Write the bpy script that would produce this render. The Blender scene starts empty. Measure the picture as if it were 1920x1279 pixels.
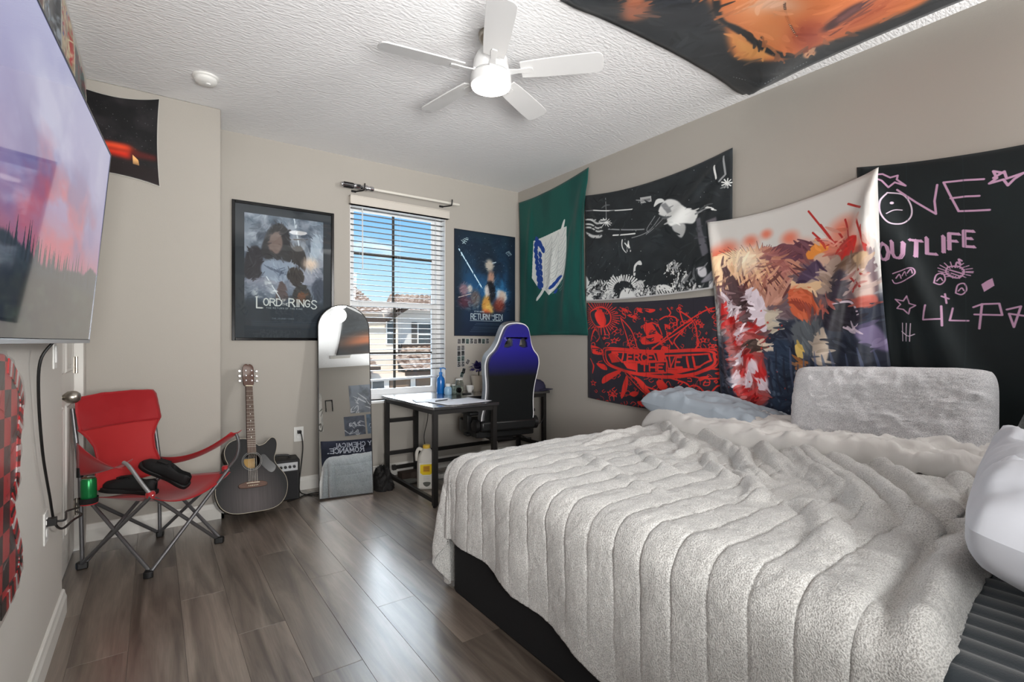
import bpy, bmesh, math, random
import numpy as np
from mathutils import Vector, Matrix, noise
from mathutils.geometry import tessellate_polygon

random.seed(7)
rng = np.random.default_rng(11)
C = bpy.context.scene.collection
SC = bpy.context.scene
PI = math.pi

def lin(c):
    """sRGB 0-255 triple -> linear rgba"""
    o = []
    for v in c[:3]:
        v = v / 255.0
        o.append(v / 12.92 if v <= 0.04045 else ((v + 0.055) / 1.055) ** 2.4)
    return (o[0], o[1], o[2], 1.0)

# ------------------------------------------------------------------ camera
cam = bpy.data.cameras.new('camera')
cam.sensor_width = 36.0
cam.lens = 944.0 / 1920.0 * 36.0
cam.shift_y = 0.0008
cam.clip_start = 0.02
camo = bpy.data.objects.new('camera', cam)
camo.location = (0.0, 0.0, 1.18)
camo.rotation_euler = (PI / 2, 0.0, math.radians(-35.4))
C.objects.link(camo)
SC.camera = camo

# ------------------------------------------------------------------ sky
w = bpy.data.worlds.new('sky')
SC.world = w
w.use_nodes = True
nt = w.node_tree
nt.nodes.clear()
N = nt.nodes.new
tc = N('ShaderNodeTexCoord')
sep = N('ShaderNodeSeparateXYZ')
nt.links.new(tc.outputs['Generated'], sep.inputs[0])
ramp = N('ShaderNodeValToRGB')
ramp.color_ramp.elements[0].position = 0.0
ramp.color_ramp.elements[0].color = lin((216, 228, 236))
ramp.color_ramp.elements[1].position = 1.0
ramp.color_ramp.elements[1].color = lin((44, 112, 196))
e = ramp.color_ramp.elements.new(0.12); e.color = lin((172, 212, 244))
e = ramp.color_ramp.elements.new(0.30); e.color = lin((82, 164, 238))
nt.links.new(sep.outputs[2], ramp.inputs[0])
mp = N('ShaderNodeMapping')
mp.inputs['Scale'].default_value = (3.0, 3.0, 11.0)
nt.links.new(tc.outputs['Generated'], mp.inputs[0])
nz = N('ShaderNodeTexNoise')
nz.inputs['Scale'].default_value = 2.2
nz.inputs['Detail'].default_value = 5.0
nt.links.new(mp.outputs[0], nz.inputs[0])
cr = N('ShaderNodeValToRGB')
cr.color_ramp.elements[0].position = 0.56
cr.color_ramp.elements[0].color = (0, 0, 0, 1)
cr.color_ramp.elements[1].position = 0.74
cr.color_ramp.elements[1].color = (0.85, 0.85, 0.85, 1)
nt.links.new(nz.outputs[0], cr.inputs[0])
mx = N('ShaderNodeMix'); mx.data_type = 'RGBA'
mx.inputs['B'].default_value = (0.9, 0.93, 0.97, 1)
nt.links.new(cr.outputs[0], mx.inputs[0])
nt.links.new(ramp.outputs[0], mx.inputs['A'])
bg = N('ShaderNodeBackground')
bg.inputs[1].default_value = 1.4
nt.links.new(mx.outputs['Result'], bg.inputs[0])
wo = N('ShaderNodeOutputWorld')
nt.links.new(bg.outputs[0], wo.inputs[0])

# ------------------------------------------------------------------ sun and room light
sun = bpy.data.lights.new('sun', 'SUN'); sun.energy = 4.6; sun.angle = 0.01
sun.color = (1.0, 0.95, 0.88)
suno = bpy.data.objects.new('sun', sun)
suno.rotation_euler = Vector((0.45, 0.62, -0.64)).to_track_quat('-Z', 'Y').to_euler()
suno.location = (-10, -14, 16)
C.objects.link(suno)

def area(name, loc, target, sx, sy, power, col=(1, 1, 1), spread=180):
    l = bpy.data.lights.new(name, 'AREA'); l.shape = 'RECTANGLE'; l.size = sx; l.size_y = sy
    l.energy = power; l.color = col; l.spread = math.radians(spread)
    o = bpy.data.objects.new(name, l); o.location = loc
    d = Vector(target) - Vector(loc)
    o.rotation_euler = d.to_track_quat('-Z', 'Y').to_euler()
    C.objects.link(o)
    return o
# added soft fill lamps behind the camera that brighten the room
area('fill_light', (0.26, -0.66, 1.20), (1.4, 3.3, 2.45), 1.0, 0.7, 56, (1.0, 0.99, 0.975), 100)
area('fill_light_far', (2.90, -0.62, 2.10), (1.6, 1.5, 2.74), 0.36, 0.8, 40, (1.0, 0.99, 0.975), 150)
# second, very broad sun added to strengthen sky light through the window
glow = bpy.data.lights.new('sky_fill_sun', 'SUN'); glow.energy = 14; glow.angle = math.radians(56); glow.color = (0.84, 0.92, 1.0)
glowo = bpy.data.objects.new('sky_fill_sun', glow)
glowo.rotation_euler = Vector((-0.26, -0.80, -0.50)).to_track_quat('-Z', 'Y').to_euler()
glowo.location = (8, 16, 10)
C.objects.link(glowo)

SC.view_settings.view_transform = 'Standard'
SC.view_settings.look = 'None'
SC.view_settings.gamma = 1.0
SC.view_settings.use_curve_mapping = False
SC.view_settings.exposure = 0.0
try:
    SC.cycles.max_bounces = 10
    SC.cycles.transparent_max_bounces = 24
    SC.cycles.use_denoising = True
    SC.cycles.sample_clamp_indirect = 8.0
except Exception:
    pass
# ------------------------------------------------------------------ helpers
class MB:
    """collects shapes that become ONE mesh object"""
    def __init__(s):
        s.v = []; s.f = []; s.uv = {}; s.flat = set()
    def add(s, vs, fs, uvs=None):
        o = len(s.v)
        s.v.extend([tuple(p) for p in vs])
        for i, f in enumerate(fs):
            if uvs is not None:
                s.uv[len(s.f)] = [uvs[k] for k in f]
            s.f.append(tuple(k + o for k in f))
        return s
    def box(s, lo, hi, M=None):
        x0, y0, z0 = lo; x1, y1, z1 = hi
        vs = [Vector(p) for p in ((x0,y0,z0),(x1,y0,z0),(x1,y1,z0),(x0,y1,z0),(x0,y0,z1),(x1,y0,z1),(x1,y1,z1),(x0,y1,z1))]
        if M is not None: vs = [M @ p for p in vs]
        return s.add(vs, [(0,3,2,1),(4,5,6,7),(0,1,5,4),(1,2,6,5),(2,3,7,6),(3,0,4,7)])
    def bar(s, p, q, wx, wy, up=(0, 0, 1)):
        """square bar from p to q"""
        p, q = Vector(p), Vector(q); d = q - p; L = d.length; d.normalize()
        u = Vector(up)
        if abs(d.dot(u)) > 0.98: u = Vector((0, 1, 0))
        a = d.cross(u).normalized(); b = a.cross(d)
        M = Matrix((a, d, b)).transposed().to_4x4(); M.translation = p
        return s.box((-wx/2, 0, -wy/2), (wx/2, L, wy/2), M)
    def tube(s, pts, r, n=10, closed=False, caps=True):
        pts = [Vector(p) for p in pts]; m = len(pts)
        rs = list(r) if isinstance(r, (list, tuple)) else [r] * m
        T = []
        for i in range(m):
            a = pts[(i - 1) % m] if (closed or i > 0) else pts[i]
            b = pts[(i + 1) % m] if (closed or i < m - 1) else pts[i]
            t = (b - a)
            T.append(t.normalized() if t.length > 1e-9 else Vector((0, 0, 1)))
        u = T[0].orthogonal().normalized()
        vs = []; 
        for i in range(m):
            u = (u - T[i] * u.dot(T[i]))
            u = u.normalized() if u.length > 1e-6 else T[i].orthogonal().normalized()
            b = T[i].cross(u)
            for k in range(n):
                a = 2 * PI * k / n
                vs.append(pts[i] + (u * math.cos(a) + b * math.sin(a)) * rs[i])
        fs = []
        for i in range(m if closed else m - 1):
            j = (i + 1) % m
            for k in range(n):
                l = (k + 1) % n
                fs.append((i*n+k, i*n+l, j*n+l, j*n+k))
        if caps and not closed:
            fs.append(tuple(reversed(range(n)))); fs.append(tuple((m-1)*n + k for k in range(n)))
        return s.add(vs, fs)
    def lathe(s, prof, n=24, M=None, cap=True):
        """profile of (r, z) turned about z"""
        vs = []
        for r, z in prof:
            for k in range(n):
                a = 2 * PI * k / n
                vs.append(Vector((r * math.cos(a), r * math.sin(a), z)))
        if M is not None: vs = [M @ p for p in vs]
        fs = []
        for i in range(len(prof) - 1):
            for k in range(n):
                l = (k + 1) % n
                fs.append((i*n+k, i*n+l, (i+1)*n+l, (i+1)*n+k))
        if cap:
            if prof[0][0] > 1e-6: fs.append(tuple(reversed(range(n))))
            if prof[-1][0] > 1e-6: fs.append(tuple((len(prof)-1)*n + k for k in range(n)))
        return s.add(vs, fs)
    def prism(s, out, z0, z1, M=None, holes=()):
        """2D outline (x, y) extruded from z0 to z1; M places it"""
        loops = [list(out)] + [list(h) for h in holes]
        flat = [p for l in loops for p in l]; n = len(flat)
        vs = [Vector((x, y, z0)) for x, y in flat] + [Vector((x, y, z1)) for x, y in flat]
        if M is not None: vs = [M @ p for p in vs]
        fs = []
        if holes:
            tri = tessellate_polygon([[Vector((x, y, 0)) for x, y in l] for l in loops])
            for t in tri:
                a, b, c = t
                ar = (flat[b][0]-flat[a][0])*(flat[c][1]-flat[a][1]) - (flat[b][1]-flat[a][1])*(flat[c][0]-flat[a][0])
                if ar < 0: a, c = c, a
                fs.append((c, b, a)); fs.append((a+n, b+n, c+n))
        else:
            ar = sum(flat[i][0]*flat[(i+1) % n][1] - flat[(i+1) % n][0]*flat[i][1] for i in range(n))
            r = list(range(n))
            if ar < 0: r.reverse()
            fs.append(tuple(reversed(r))); fs.append(tuple(k + n for k in r))
        o = 0
        for l in loops:
            m = len(l)
            ar = sum(l[i][0]*l[(i+1) % m][1] - l[(i+1) % m][0]*l[i][1] for i in range(m))
            for k in range(m):
                a, b = o + k, o + (k + 1) % m
                hole = o > 0
                f = (a, b, b+n, a+n)
                if (ar < 0) != hole: f = tuple(reversed(f))
                fs.append(f)
            o += m
        return s.add(vs, fs)
    def grid(s, P, closed_u=False, uv=True, flip=False):
        """P[i][j] points; i runs u, j runs v"""
        P = np.asarray(P, float); nu, nv = P.shape[:2]
        idx = np.arange(nu * nv).reshape(nu, nv)
        fs = []
        for i in range(nu if closed_u else nu - 1):
            i2 = (i + 1) % nu
            for j in range(nv - 1):
                f = (idx[i, j], idx[i2, j], idx[i2, j+1], idx[i, j+1])
                fs.append(tuple(int(k) for k in (reversed(f) if flip else f)))
        uvs = None
        if uv:
            uvs = [(i / (nu - 1), j / (nv - 1)) for i in range(nu) for j in range(nv)]
        return s.add(P.reshape(-1, 3).tolist(), fs, uvs)
    def build(s, name, mat=None, parent=None, smooth=False, bevel=0.0, seg=2, solid=0.0, sub=0, offset=-1.0):
        me = bpy.data.meshes.new(name)
        me.from_pydata(s.v, [], s.f)
        if s.uv:
            l = me.uv_layers.new(name='UVMap')
            arr = np.zeros((len(me.loops), 2), np.float32)
            k = 0
            for i, f in enumerate(s.f):
                for q in (s.uv.get(i) or [(0, 0)] * len(f)):
                    arr[k] = q; k += 1
            l.data.foreach_set('uv', arr.ravel())
        me.validate(); me.update()
        return obj(name, me, mat, parent, smooth, bevel, seg, solid, sub, offset)

def obj(name, me, mat=None, parent=None, smooth=False, bevel=0.0, seg=2, solid=0.0, sub=0, offset=-1.0):
    o = bpy.data.objects.new(name, me)
    C.objects.link(o)
    if mat is not None and len(me.materials) == 0: me.materials.append(mat)
    if smooth:
        me.polygons.foreach_set('use_smooth', [True] * len(me.polygons))
        try: me.set_sharp_from_angle(angle=math.radians(40 if smooth is True else smooth))
        except Exception: pass
    if parent is not None: o.parent = parent
    if solid:
        m = o.modifiers.new('thickness', 'SOLIDIFY'); m.thickness = solid; m.offset = offset
    if bevel:
        m = o.modifiers.new('bevel', 'BEVEL'); m.width = bevel; m.segments = seg; m.limit_method = 'ANGLE'
        m.angle_limit = math.radians(40)
        m.harden_normals = False
        me.polygons.foreach_set('use_smooth', [True] * len(me.polygons))
        try: me.set_sharp_from_angle(angle=math.radians(60))
        except Exception: pass
    if sub:
        m = o.modifiers.new('subdivision', 'SUBSURF'); m.levels = sub; m.render_levels = sub
    return o

def thing(name, label, cat, loc=(0, 0, 0), rotz=0.0, group=None, rot=None):
    o = bpy.data.objects.new(name, None); C.objects.link(o)
    o.empty_display_size = 0.05
    o.location = loc; o.rotation_euler = rot if rot else (0, 0, rotz)
    return tag(o, label, cat, group)
def tag(o, label, cat, group=None, kind=None):
    o['label'] = label; o['category'] = cat
    if group: o['group'] = group
    if kind: o['kind'] = kind
    return o
def struct(o):
    o['kind'] = 'structure'
    return o
def part(mb, name, mat, parent, label=None, **k):
    o = mb.build(name, mat, parent, **k)
    if label: o['label'] = label
    return o
def dup(root, loc=None, rot=None, label=None, group=None):
    c = root.copy(); C.objects.link(c)
    if loc is not None: c.location = loc
    if rot is not None: c.rotation_euler = rot
    if label: c['label'] = label
    if group: c['group'] = group
    for ch in list(root.children):
        d = ch.copy(); C.objects.link(d); d.parent = c
        for g in list(ch.children):
            q = g.copy(); C.objects.link(q); q.parent = d
    return c

def spline(pts, n=8, closed=False):
    """Catmull-Rom through points of any dimension"""
    P = [np.array(p, float) for p in pts]; m = len(P); out = []
    for i in range(m if closed else m - 1):
        p0 = P[(i-1) % m] if (closed or i > 0) else P[i]
        p1 = P[i]; p2 = P[(i+1) % m]
        p3 = P[(i+2) % m] if (closed or i < m - 2) else P[(i+1) % m]
        for k in range(n):
            t = k / n
            out.append(0.5*((2*p1) + (-p0+p2)*t + (2*p0-5*p1+4*p2-p3)*t*t + (-p0+3*p1-3*p2+p3)*t**3))
    if not closed: out.append(P[-1])
    return [tuple(p) for p in out]

# value noise on arrays
def vnoise(x, y, seed=0):
    x = np.asarray(x, float); y = np.asarray(y, float)
    xi = np.floor(x).astype(np.int64); yi = np.floor(y).astype(np.int64)
    fx = x - xi; fy = y - yi
    fx = fx*fx*(3-2*fx); fy = fy*fy*(3-2*fy)
    def h(a, b):
        n = (a * 374761393 + b * 668265263 + seed * 974634777) & 0x7fffffff
        n = ((n ^ (n >> 13)) * 1274126177) & 0x7fffffff
        return ((n ^ (n >> 16)) & 0xffff) / 65535.0
    return (h(xi, yi)*(1-fx)*(1-fy) + h(xi+1, yi)*fx*(1-fy) + h(xi, yi+1)*(1-fx)*fy + h(xi+1, yi+1)*fx*fy)
def fbm(x, y, seed=0, oct=4):
    t = 0; a = 0.5
    for k in range(oct):
        t = t + a * vnoise(x * 2**k, y * 2**k, seed + k*17); a *= 0.5
    return t / (1 - 0.5**oct)

# ------------------------------------------------------------------ materials
def mat(name, col, rough=0.6, metal=0.0, spec=0.5, sheen=0.0, coat=0.0, vary=0.0, vscale=8.0, bump=0.0, bscale=60.0,
        bdist=0.002, stretch=(1, 1, 1), emit=None, estr=0.0, alpha=1.0, trans=0.0, ior=1.45, detail=3.0):
    m = bpy.data.materials.new(name); m.use_nodes = True
    t = m.node_tree; b = t.nodes['Principled BSDF']
    L = t.links.new
    c = lin(col) if max(col) > 1.0 or isinstance(col[0], int) else tuple(col[:3]) + (1.0,)
    b.inputs['Base Color'].default_value = c
    b.inputs['Roughness'].default_value = rough
    b.inputs['Metallic'].default_value = metal
    b.inputs['Specular IOR Level'].default_value = spec
    b.inputs['Sheen Weight'].default_value = sheen
    b.inputs['Sheen Roughness'].default_value = 0.5
    b.inputs['Coat Weight'].default_value = coat
    b.inputs['Coat Roughness'].default_value = 0.05
    b.inputs['Alpha'].default_value = alpha
    b.inputs['Transmission Weight'].default_value = trans
    b.inputs['IOR'].default_value = ior
    if emit is not None:
        b.inputs['Emission Color'].default_value = lin(emit); b.inputs['Emission Strength'].default_value = estr
    if vary or bump:
        tc = t.nodes.new('ShaderNodeTexCoord'); mp = t.nodes.new('ShaderNodeMapping')
        mp.inputs['Scale'].default_value = stretch
        L(tc.outputs['Object'], mp.inputs[0])
    if vary:
        n = t.nodes.new('ShaderNodeTexNoise'); n.inputs['Scale'].default_value = vscale; n.inputs['Detail'].default_value = detail
        L(mp.outputs[0], n.inputs[0])
        r = t.nodes.new('ShaderNodeMapRange')
        r.inputs['From Min'].default_value = 0.3; r.inputs['From Max'].default_value = 0.7
        r.inputs['To Min'].default_value = 1 - vary; r.inputs['To Max'].default_value = 1 + vary
        L(n.outputs[0], r.inputs[0])
        x = t.nodes.new('ShaderNodeMix'); x.data_type = 'RGBA'; x.blend_type = 'MULTIPLY'; x.inputs[0].default_value = 1.0
        x.inputs['A'].default_value = c
        L(r.outputs[0], x.inputs['B'])
        L(x.outputs['Result'], b.inputs['Base Color'])
    if bump:
        n = t.nodes.new('ShaderNodeTexNoise'); n.inputs['Scale'].default_value = bscale; n.inputs['Detail'].default_value = 4.0
        L(mp.outputs[0], n.inputs[0])
        bm = t.nodes.new('ShaderNodeBump'); bm.inputs['Strength'].default_value = bump; bm.inputs['Distance'].default_value = bdist
        L(n.outputs[0], bm.inputs['Height']); L(bm.outputs[0], b.inputs['Normal'])
    return m

def image_mat(name, img, rough=0.6, spec=0.4, coat=0.0, sheen=0.0, bump=0.0, emit=0.0, weave=900.0):
    m = bpy.data.materials.new(name); m.use_nodes = True
    t = m.node_tree; b = t.nodes['Principled BSDF']
    u = t.nodes.new('ShaderNodeUVMap')
    i = t.nodes.new('ShaderNodeTexImage'); i.image = img; i.extension = 'EXTEND'; i.interpolation = 'Cubic'
    t.links.new(u.outputs[0], i.inputs[0])
    t.links.new(i.outputs[0], b.inputs['Base Color'])
    b.inputs['Roughness'].default_value = rough
    b.inputs['Specular IOR Level'].default_value = spec
    b.inputs['Coat Weight'].default_value = coat
    b.inputs['Coat Roughness'].default_value = 0.03
    b.inputs['Sheen Weight'].default_value = sheen
    if emit:
        t.links.new(i.outputs[0], b.inputs['Emission Color']); b.inputs['Emission Strength'].default_value = emit
        b.inputs['Base Color'].default_value = (0.01, 0.01, 0.012, 1)
        t.links.remove(b.inputs['Base Color'].links[0])
    if bump:
        tc = t.nodes.new('ShaderNodeTexCoord')
        n = t.nodes.new('ShaderNodeTexNoise'); n.inputs['Scale'].default_value = weave
        t.links.new(tc.outputs['Object'], n.inputs[0])
        bm = t.nodes.new('ShaderNodeBump'); bm.inputs['Strength'].default_value = bump; bm.inputs['Distance'].default_value = 0.001
        t.links.new(n.outputs[0], bm.inputs['Height']); t.links.new(bm.outputs[0], b.inputs['Normal'])
    return m

M = {}
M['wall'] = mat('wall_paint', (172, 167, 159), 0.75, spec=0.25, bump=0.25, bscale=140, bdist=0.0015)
M['ceiling'] = mat('ceiling_paint', (236, 236, 236), 0.9, spec=0.1, bump=0.8, bscale=34, bdist=0.007, stretch=(1.0, 2.2, 1))
M['trim'] = mat('trim_paint', (222, 220, 214), 0.45, spec=0.4, bump=0.1, bscale=30)
M['white'] = mat('white_enamel', (232, 232, 230), 0.35)
M['white_plastic'] = mat('white_plastic', (226, 226, 222), 0.4)
M['vinyl'] = mat('vinyl_frame', (242, 243, 243), 0.4)
M['muntin'] = mat('bronze_muntin', (58, 54, 48), 0.5)
M['slat'] = mat('blind_slat', (84, 80, 75), 0.5)  # slats coloured dark for their backlit look against the sky
M['black'] = mat('black_plastic', (18, 18, 19), 0.45)
M['black_gloss'] = mat('black_gloss', (12, 12, 14), 0.15)
M['black_metal'] = mat('black_powder_coat', (24, 22, 21), 0.5, bump=0.1, bscale=400)
M['steel'] = mat('grey_steel_tube', (120, 120, 122), 0.35, metal=0.7)
M['chrome'] = mat('chrome', (205, 205, 208), 0.18, metal=1.0)
M['nickel'] = mat('satin_nickel', (168, 162, 152), 0.32, metal=1.0)
M['mirror'] = mat('mirror_glass', (240, 244, 245), 0.005, metal=1.0)
M['cable'] = mat('black_cable', (16, 15, 15), 0.5)

def glass_mat(name, tint=(1, 1, 1), gloss=0.08, rough=0.02):
    m = bpy.data.materials.new(name); m.use_nodes = True
    t = m.node_tree; t.nodes.clear()
    o = t.nodes.new('ShaderNodeOutputMaterial'); mix = t.nodes.new('ShaderNodeMixShader')
    tr = t.nodes.new('ShaderNodeBsdfTransparent'); tr.inputs[0].default_value = tuple(tint) + (1,)
    gl = t.nodes.new('ShaderNodeBsdfGlossy'); gl.inputs['Roughness'].default_value = rough
    fr = t.nodes.new('ShaderNodeLayerWeight'); fr.inputs[0].default_value = 0.5
    pw = t.nodes.new('ShaderNodeMath'); pw.operation = 'POWER'; pw.inputs[1].default_value = 5.0
    t.links.new(fr.outputs['Facing'], pw.inputs[0])
    ad = t.nodes.new('ShaderNodeMath'); ad.operation = 'MULTIPLY_ADD'; ad.inputs[1].default_value = 0.8; ad.inputs[2].default_value = 0.03 + gloss * 0.2
    t.links.new(pw.outputs[0], ad.inputs[0])
    ge = t.nodes.new('ShaderNodeNewGeometry'); sb = t.nodes.new('ShaderNodeMath'); sb.operation = 'SUBTRACT'; sb.inputs[0].default_value = 1.0   # reflect at the outer skin only
    fm = t.nodes.new('ShaderNodeMath'); fm.operation = 'MULTIPLY'
    t.links.new(ge.outputs['Backfacing'], sb.inputs[1]); t.links.new(ad.outputs[0], fm.inputs[0]); t.links.new(sb.outputs[0], fm.inputs[1]); ad = fm; t.links.new(ad.outputs[0], mix.inputs[0])
    t.links.new(tr.outputs[0], mix.inputs[1]); t.links.new(gl.outputs[0], mix.inputs[2]); t.links.new(mix.outputs[0], o.inputs[0])
    return m
M['pane'] = glass_mat('window_glass', (0.97, 0.985, 0.98))
def film_mat(name, k, rough):
    m = bpy.data.materials.new(name); m.use_nodes = True
    t = m.node_tree; t.nodes.clear()
    o = t.nodes.new('ShaderNodeOutputMaterial'); mix = t.nodes.new('ShaderNodeMixShader'); mix.inputs[0].default_value = k
    tr = t.nodes.new('ShaderNodeBsdfTransparent'); tr.inputs[0].default_value = (.97, .97, .97, 1)
    gl = t.nodes.new('ShaderNodeBsdfGlossy'); gl.inputs['Roughness'].default_value = rough
    t.links.new(tr.outputs[0], mix.inputs[1]); t.links.new(gl.outputs[0], mix.inputs[2]); t.links.new(mix.outputs[0], o.inputs[0])
    return m
M['wrap'] = film_mat('clear_wrap', .2, .24)
M['clear'] = glass_mat('clear_glass', (0.86, 0.88, 0.86), 0.4, 0.03)
# ------------------------------------------------------------------ room shell
XL, XR, YB, YN, YA, XA, H = -0.327, 3.10, 4.25, -0.80, 3.88, 0.365, 2.74
WX0, WX1, WZ0, WZ1 = 1.345, 2.246, 0.67, 2.40
DY0, DY1, DZ = 2.92, 3.76, 2.04

def wall_sheet(name, lo, hi, mat=None):
    return struct(MB().box(lo, hi).build(name, mat or M['wall']))
# floor: slab with separate vinyl planks laid on it
fl = struct(MB().box((XL-0.3, YN-0.2, -0.12), (XR+0.2, YB+0.2, -0.008)).build('floor', mat('floor_underlay', (40, 34, 30), 0.9)))

def plank_material():
    m = bpy.data.materials.new('vinyl_plank'); m.use_nodes = True
    t = m.node_tree; b = t.nodes['Principled BSDF']; L = t.links.new
    tc = t.nodes.new('ShaderNodeTexCoord'); oi = t.nodes.new('ShaderNodeObjectInfo')
    ad = t.nodes.new('ShaderNodeVectorMath'); ad.operation = 'ADD'
    sc = t.nodes.new('ShaderNodeVectorMath'); sc.operation = 'SCALE'; sc.inputs['Scale'].default_value = 37.0
    cx = t.nodes.new('ShaderNodeCombineXYZ'); L(oi.outputs['Random'], cx.inputs[0]); L(oi.outputs['Random'], cx.inputs[1])
    L(cx.outputs[0], sc.inputs[0]); L(tc.outputs['Object'], ad.inputs[0]); L(sc.outputs[0], ad.inputs[1])
    mp = t.nodes.new('ShaderNodeMapping'); mp.inputs['Scale'].default_value = (9.0, 0.75, 1); L(ad.outputs[0], mp.inputs[0])
    n1 = t.nodes.new('ShaderNodeTexNoise'); n1.inputs['Scale'].default_value = 1.6; n1.inputs['Detail'].default_value = 5; n1.inputs['Distortion'].default_value = 0.9
    L(mp.outputs[0], n1.inputs[0])
    mp2 = t.nodes.new('ShaderNodeMapping'); mp2.inputs['Scale'].default_value = (90.0, 4.0, 1); L(ad.outputs[0], mp2.inputs[0])
    n2 = t.nodes.new('ShaderNodeTexNoise'); n2.inputs['Scale'].default_value = 2.0; n2.inputs['Detail'].default_value = 4
    L(mp2.outputs[0], n2.inputs[0])
    r = t.nodes.new('ShaderNodeValToRGB'); r.color_ramp.elements[0].position = 0.33; r.color_ramp.elements[1].position = 0.72
    r.color_ramp.elements[0].color = lin((80, 69, 60)); r.color_ramp.elements[1].color = lin((142, 130, 118))
    q = r.color_ramp.elements.new(0.5); q.color = lin((114, 102, 91))
    L(n1.outputs[0], r.inputs[0])
    mm = t.nodes.new('ShaderNodeMapRange'); mm.inputs['To Min'].default_value = 0.72; mm.inputs['To Max'].default_value = 1.22
    L(n2.outputs[0], mm.inputs[0])
    rr = t.nodes.new('ShaderNodeMapRange'); rr.inputs['To Min'].default_value = 0.78; rr.inputs['To Max'].default_value = 1.16
    L(oi.outputs['Random'], rr.inputs[0])
    mu = t.nodes.new('ShaderNodeMath'); mu.operation = 'MULTIPLY'; L(mm.outputs[0], mu.inputs[0]); L(rr.outputs[0], mu.inputs[1])
    x = t.nodes.new('ShaderNodeMix'); x.data_type = 'RGBA'; x.blend_type = 'MULTIPLY'; x.inputs[0].default_value = 1
    L(r.outputs[0], x.inputs['A']); L(mu.outputs[0], x.inputs['B']); L(x.outputs['Result'], b.inputs['Base Color'])
    b.inputs['Roughness'].default_value = 0.42
    b.inputs['Coat Weight'].default_value = 1.0; b.inputs['Coat Roughness'].default_value = 0.27; b.inputs['Coat IOR'].default_value = 1.85
    bm = t.nodes.new('ShaderNodeBump'); bm.inputs['Strength'].default_value = 0.22; bm.inputs['Distance'].default_value = 0.001
    L(n2.outputs[0], bm.inputs['Height']); L(bm.outputs[0], b.inputs['Normal'])
    return m
M['plank'] = plank_material()
PW, PL = 0.178, 1.22
meshes = {}
nx = int((XR - XL) / PW) + 1
for i in range(nx):
    x0 = XL - 0.11 + i * PW
    if x0 >= XR: continue
    off = (i * 0.447) % PL
    y = YN - off
    while y < YB:
        a, b_ = max(y, YN), min(y + PL, YB)
        ln = round(b_ - a, 3)
        wd = PW if x0 + PW <= XR else round(XR - x0, 3)
        if ln > 0.02 and wd > 0.01:
            key = (ln, wd)
            if key not in meshes:
                mb = MB(); g = 0.0003; e = 0.0007
                mb.add([(g,g,-.008),(wd-g,g,-.008),(wd-g,ln-g,-.008),(g,ln-g,-.008),
                        (g,g,-e),(wd-g,g,-e),(wd-g,ln-g,-e),(g,ln-g,-e),
                        (g+e,g+e,0),(wd-g-e,g+e,0),(wd-g-e,ln-g-e,0),(g+e,ln-g-e,0)],
                       [(0,1,5,4),(1,2,6,5),(2,3,7,6),(3,0,4,7),(4,5,9,8),(5,6,10,9),(6,7,11,10),(7,4,8,11),(8,9,10,11)])
                o = mb.build('plank', M['plank'], fl); meshes[key] = o.data
            else:
                o = bpy.data.objects.new('plank', meshes[key]); C.objects.link(o); o.parent = fl
            o.location = (x0, a, 0)
        y += PL

wall_sheet('ceiling', (XL-0.2, YN-0.2, H), (XR+0.2, YB+0.25, H+0.15), M['ceiling'])
wall_sheet('wall_right', (XR, YN-0.2, -0.1), (XR+0.15, YB+0.25, H))
wall_sheet('wall_near', (XL-0.2, YN-0.15, -0.1), (XR, YN, H))
# left wall with the door opening
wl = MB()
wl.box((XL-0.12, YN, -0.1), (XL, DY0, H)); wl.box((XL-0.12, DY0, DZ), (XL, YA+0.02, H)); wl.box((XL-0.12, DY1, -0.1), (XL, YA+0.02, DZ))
struct(wl.build('wall_left', mat('left_wall_lightened', (208, 204, 197), 0.7, spec=0.25, bump=0.25, bscale=140, bdist=0.0015), bevel=0.006))  # paler than the other walls: stronger light on it put into the colour
# chase that juts into the room left of the guitar
struct(MB().box((XL-0.12, YA, -0.1), (XA, YB+0.25, H)).build('wall_alcove', M['wall'], bevel=0.008))
# back wall with the window opening
wb = MB(); D = 0.16
wb.box((XA-0.02, YB, -0.1), (WX0, YB+D, H)); wb.box((WX1, YB, -0.1), (XR, YB+D, H))
wb.box((WX0, YB, -0.1), (WX1, YB+D, WZ0)); wb.box((WX0, YB, WZ1), (WX1, YB+D, H))
struct(wb.build('wall_back', M['wall']))
mb = MB(); e_ = 0.004
mb.box((WX0, YB+.002, WZ0), (WX0+e_, YB+.095, WZ1)); mb.box((WX1-e_, YB+.002, WZ0), (WX1, YB+.095, WZ1)); mb.box((WX0+e_, YB+.002, WZ1-e_), (WX1-e_, YB+.095, WZ1))
struct(mb.build('trim_2', M['vinyl']))  # white liner added, putting the reveal's daylit brightness into its colour

# baseboards
def baseboard(name, p, q, nrm):
    p, q, n = Vector(p), Vector(q), Vector(nrm); d = (q - p)
    prof = [(0, 0), (0.016, 0), (0.016, 0.072), (0.011, 0.086), (0.009, 0.1), (0.004, 0.104), (0, 0.104)]
    vs = [p + n * a + Vector((0, 0, b)) for a, b in prof] + [q + n * a + Vector((0, 0, b)) for a, b in prof]
    k = len(prof); fs = [(i, (i+1) % k, (i+1) % k + k, i + k) for i in range(k)]
    fs += [tuple(reversed(range(k))), tuple(range(k, 2*k))]
    mb = MB().add(vs, fs)
    me_o = mb.build(name, M['trim'])
    bm = bmesh.new(); bm.from_mesh(me_o.data); bmesh.ops.recalc_face_normals(bm, faces=bm.faces); bm.to_mesh(me_o.data); bm.free()
    return struct(me_o)
baseboard('baseboard_left', (XL, YN, 0), (XL, DY0, 0), (1, 0, 0))
baseboard('baseboard_alcove', (XL, YA, 0), (XA+0.016, YA, 0), (0, -1, 0))
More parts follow.
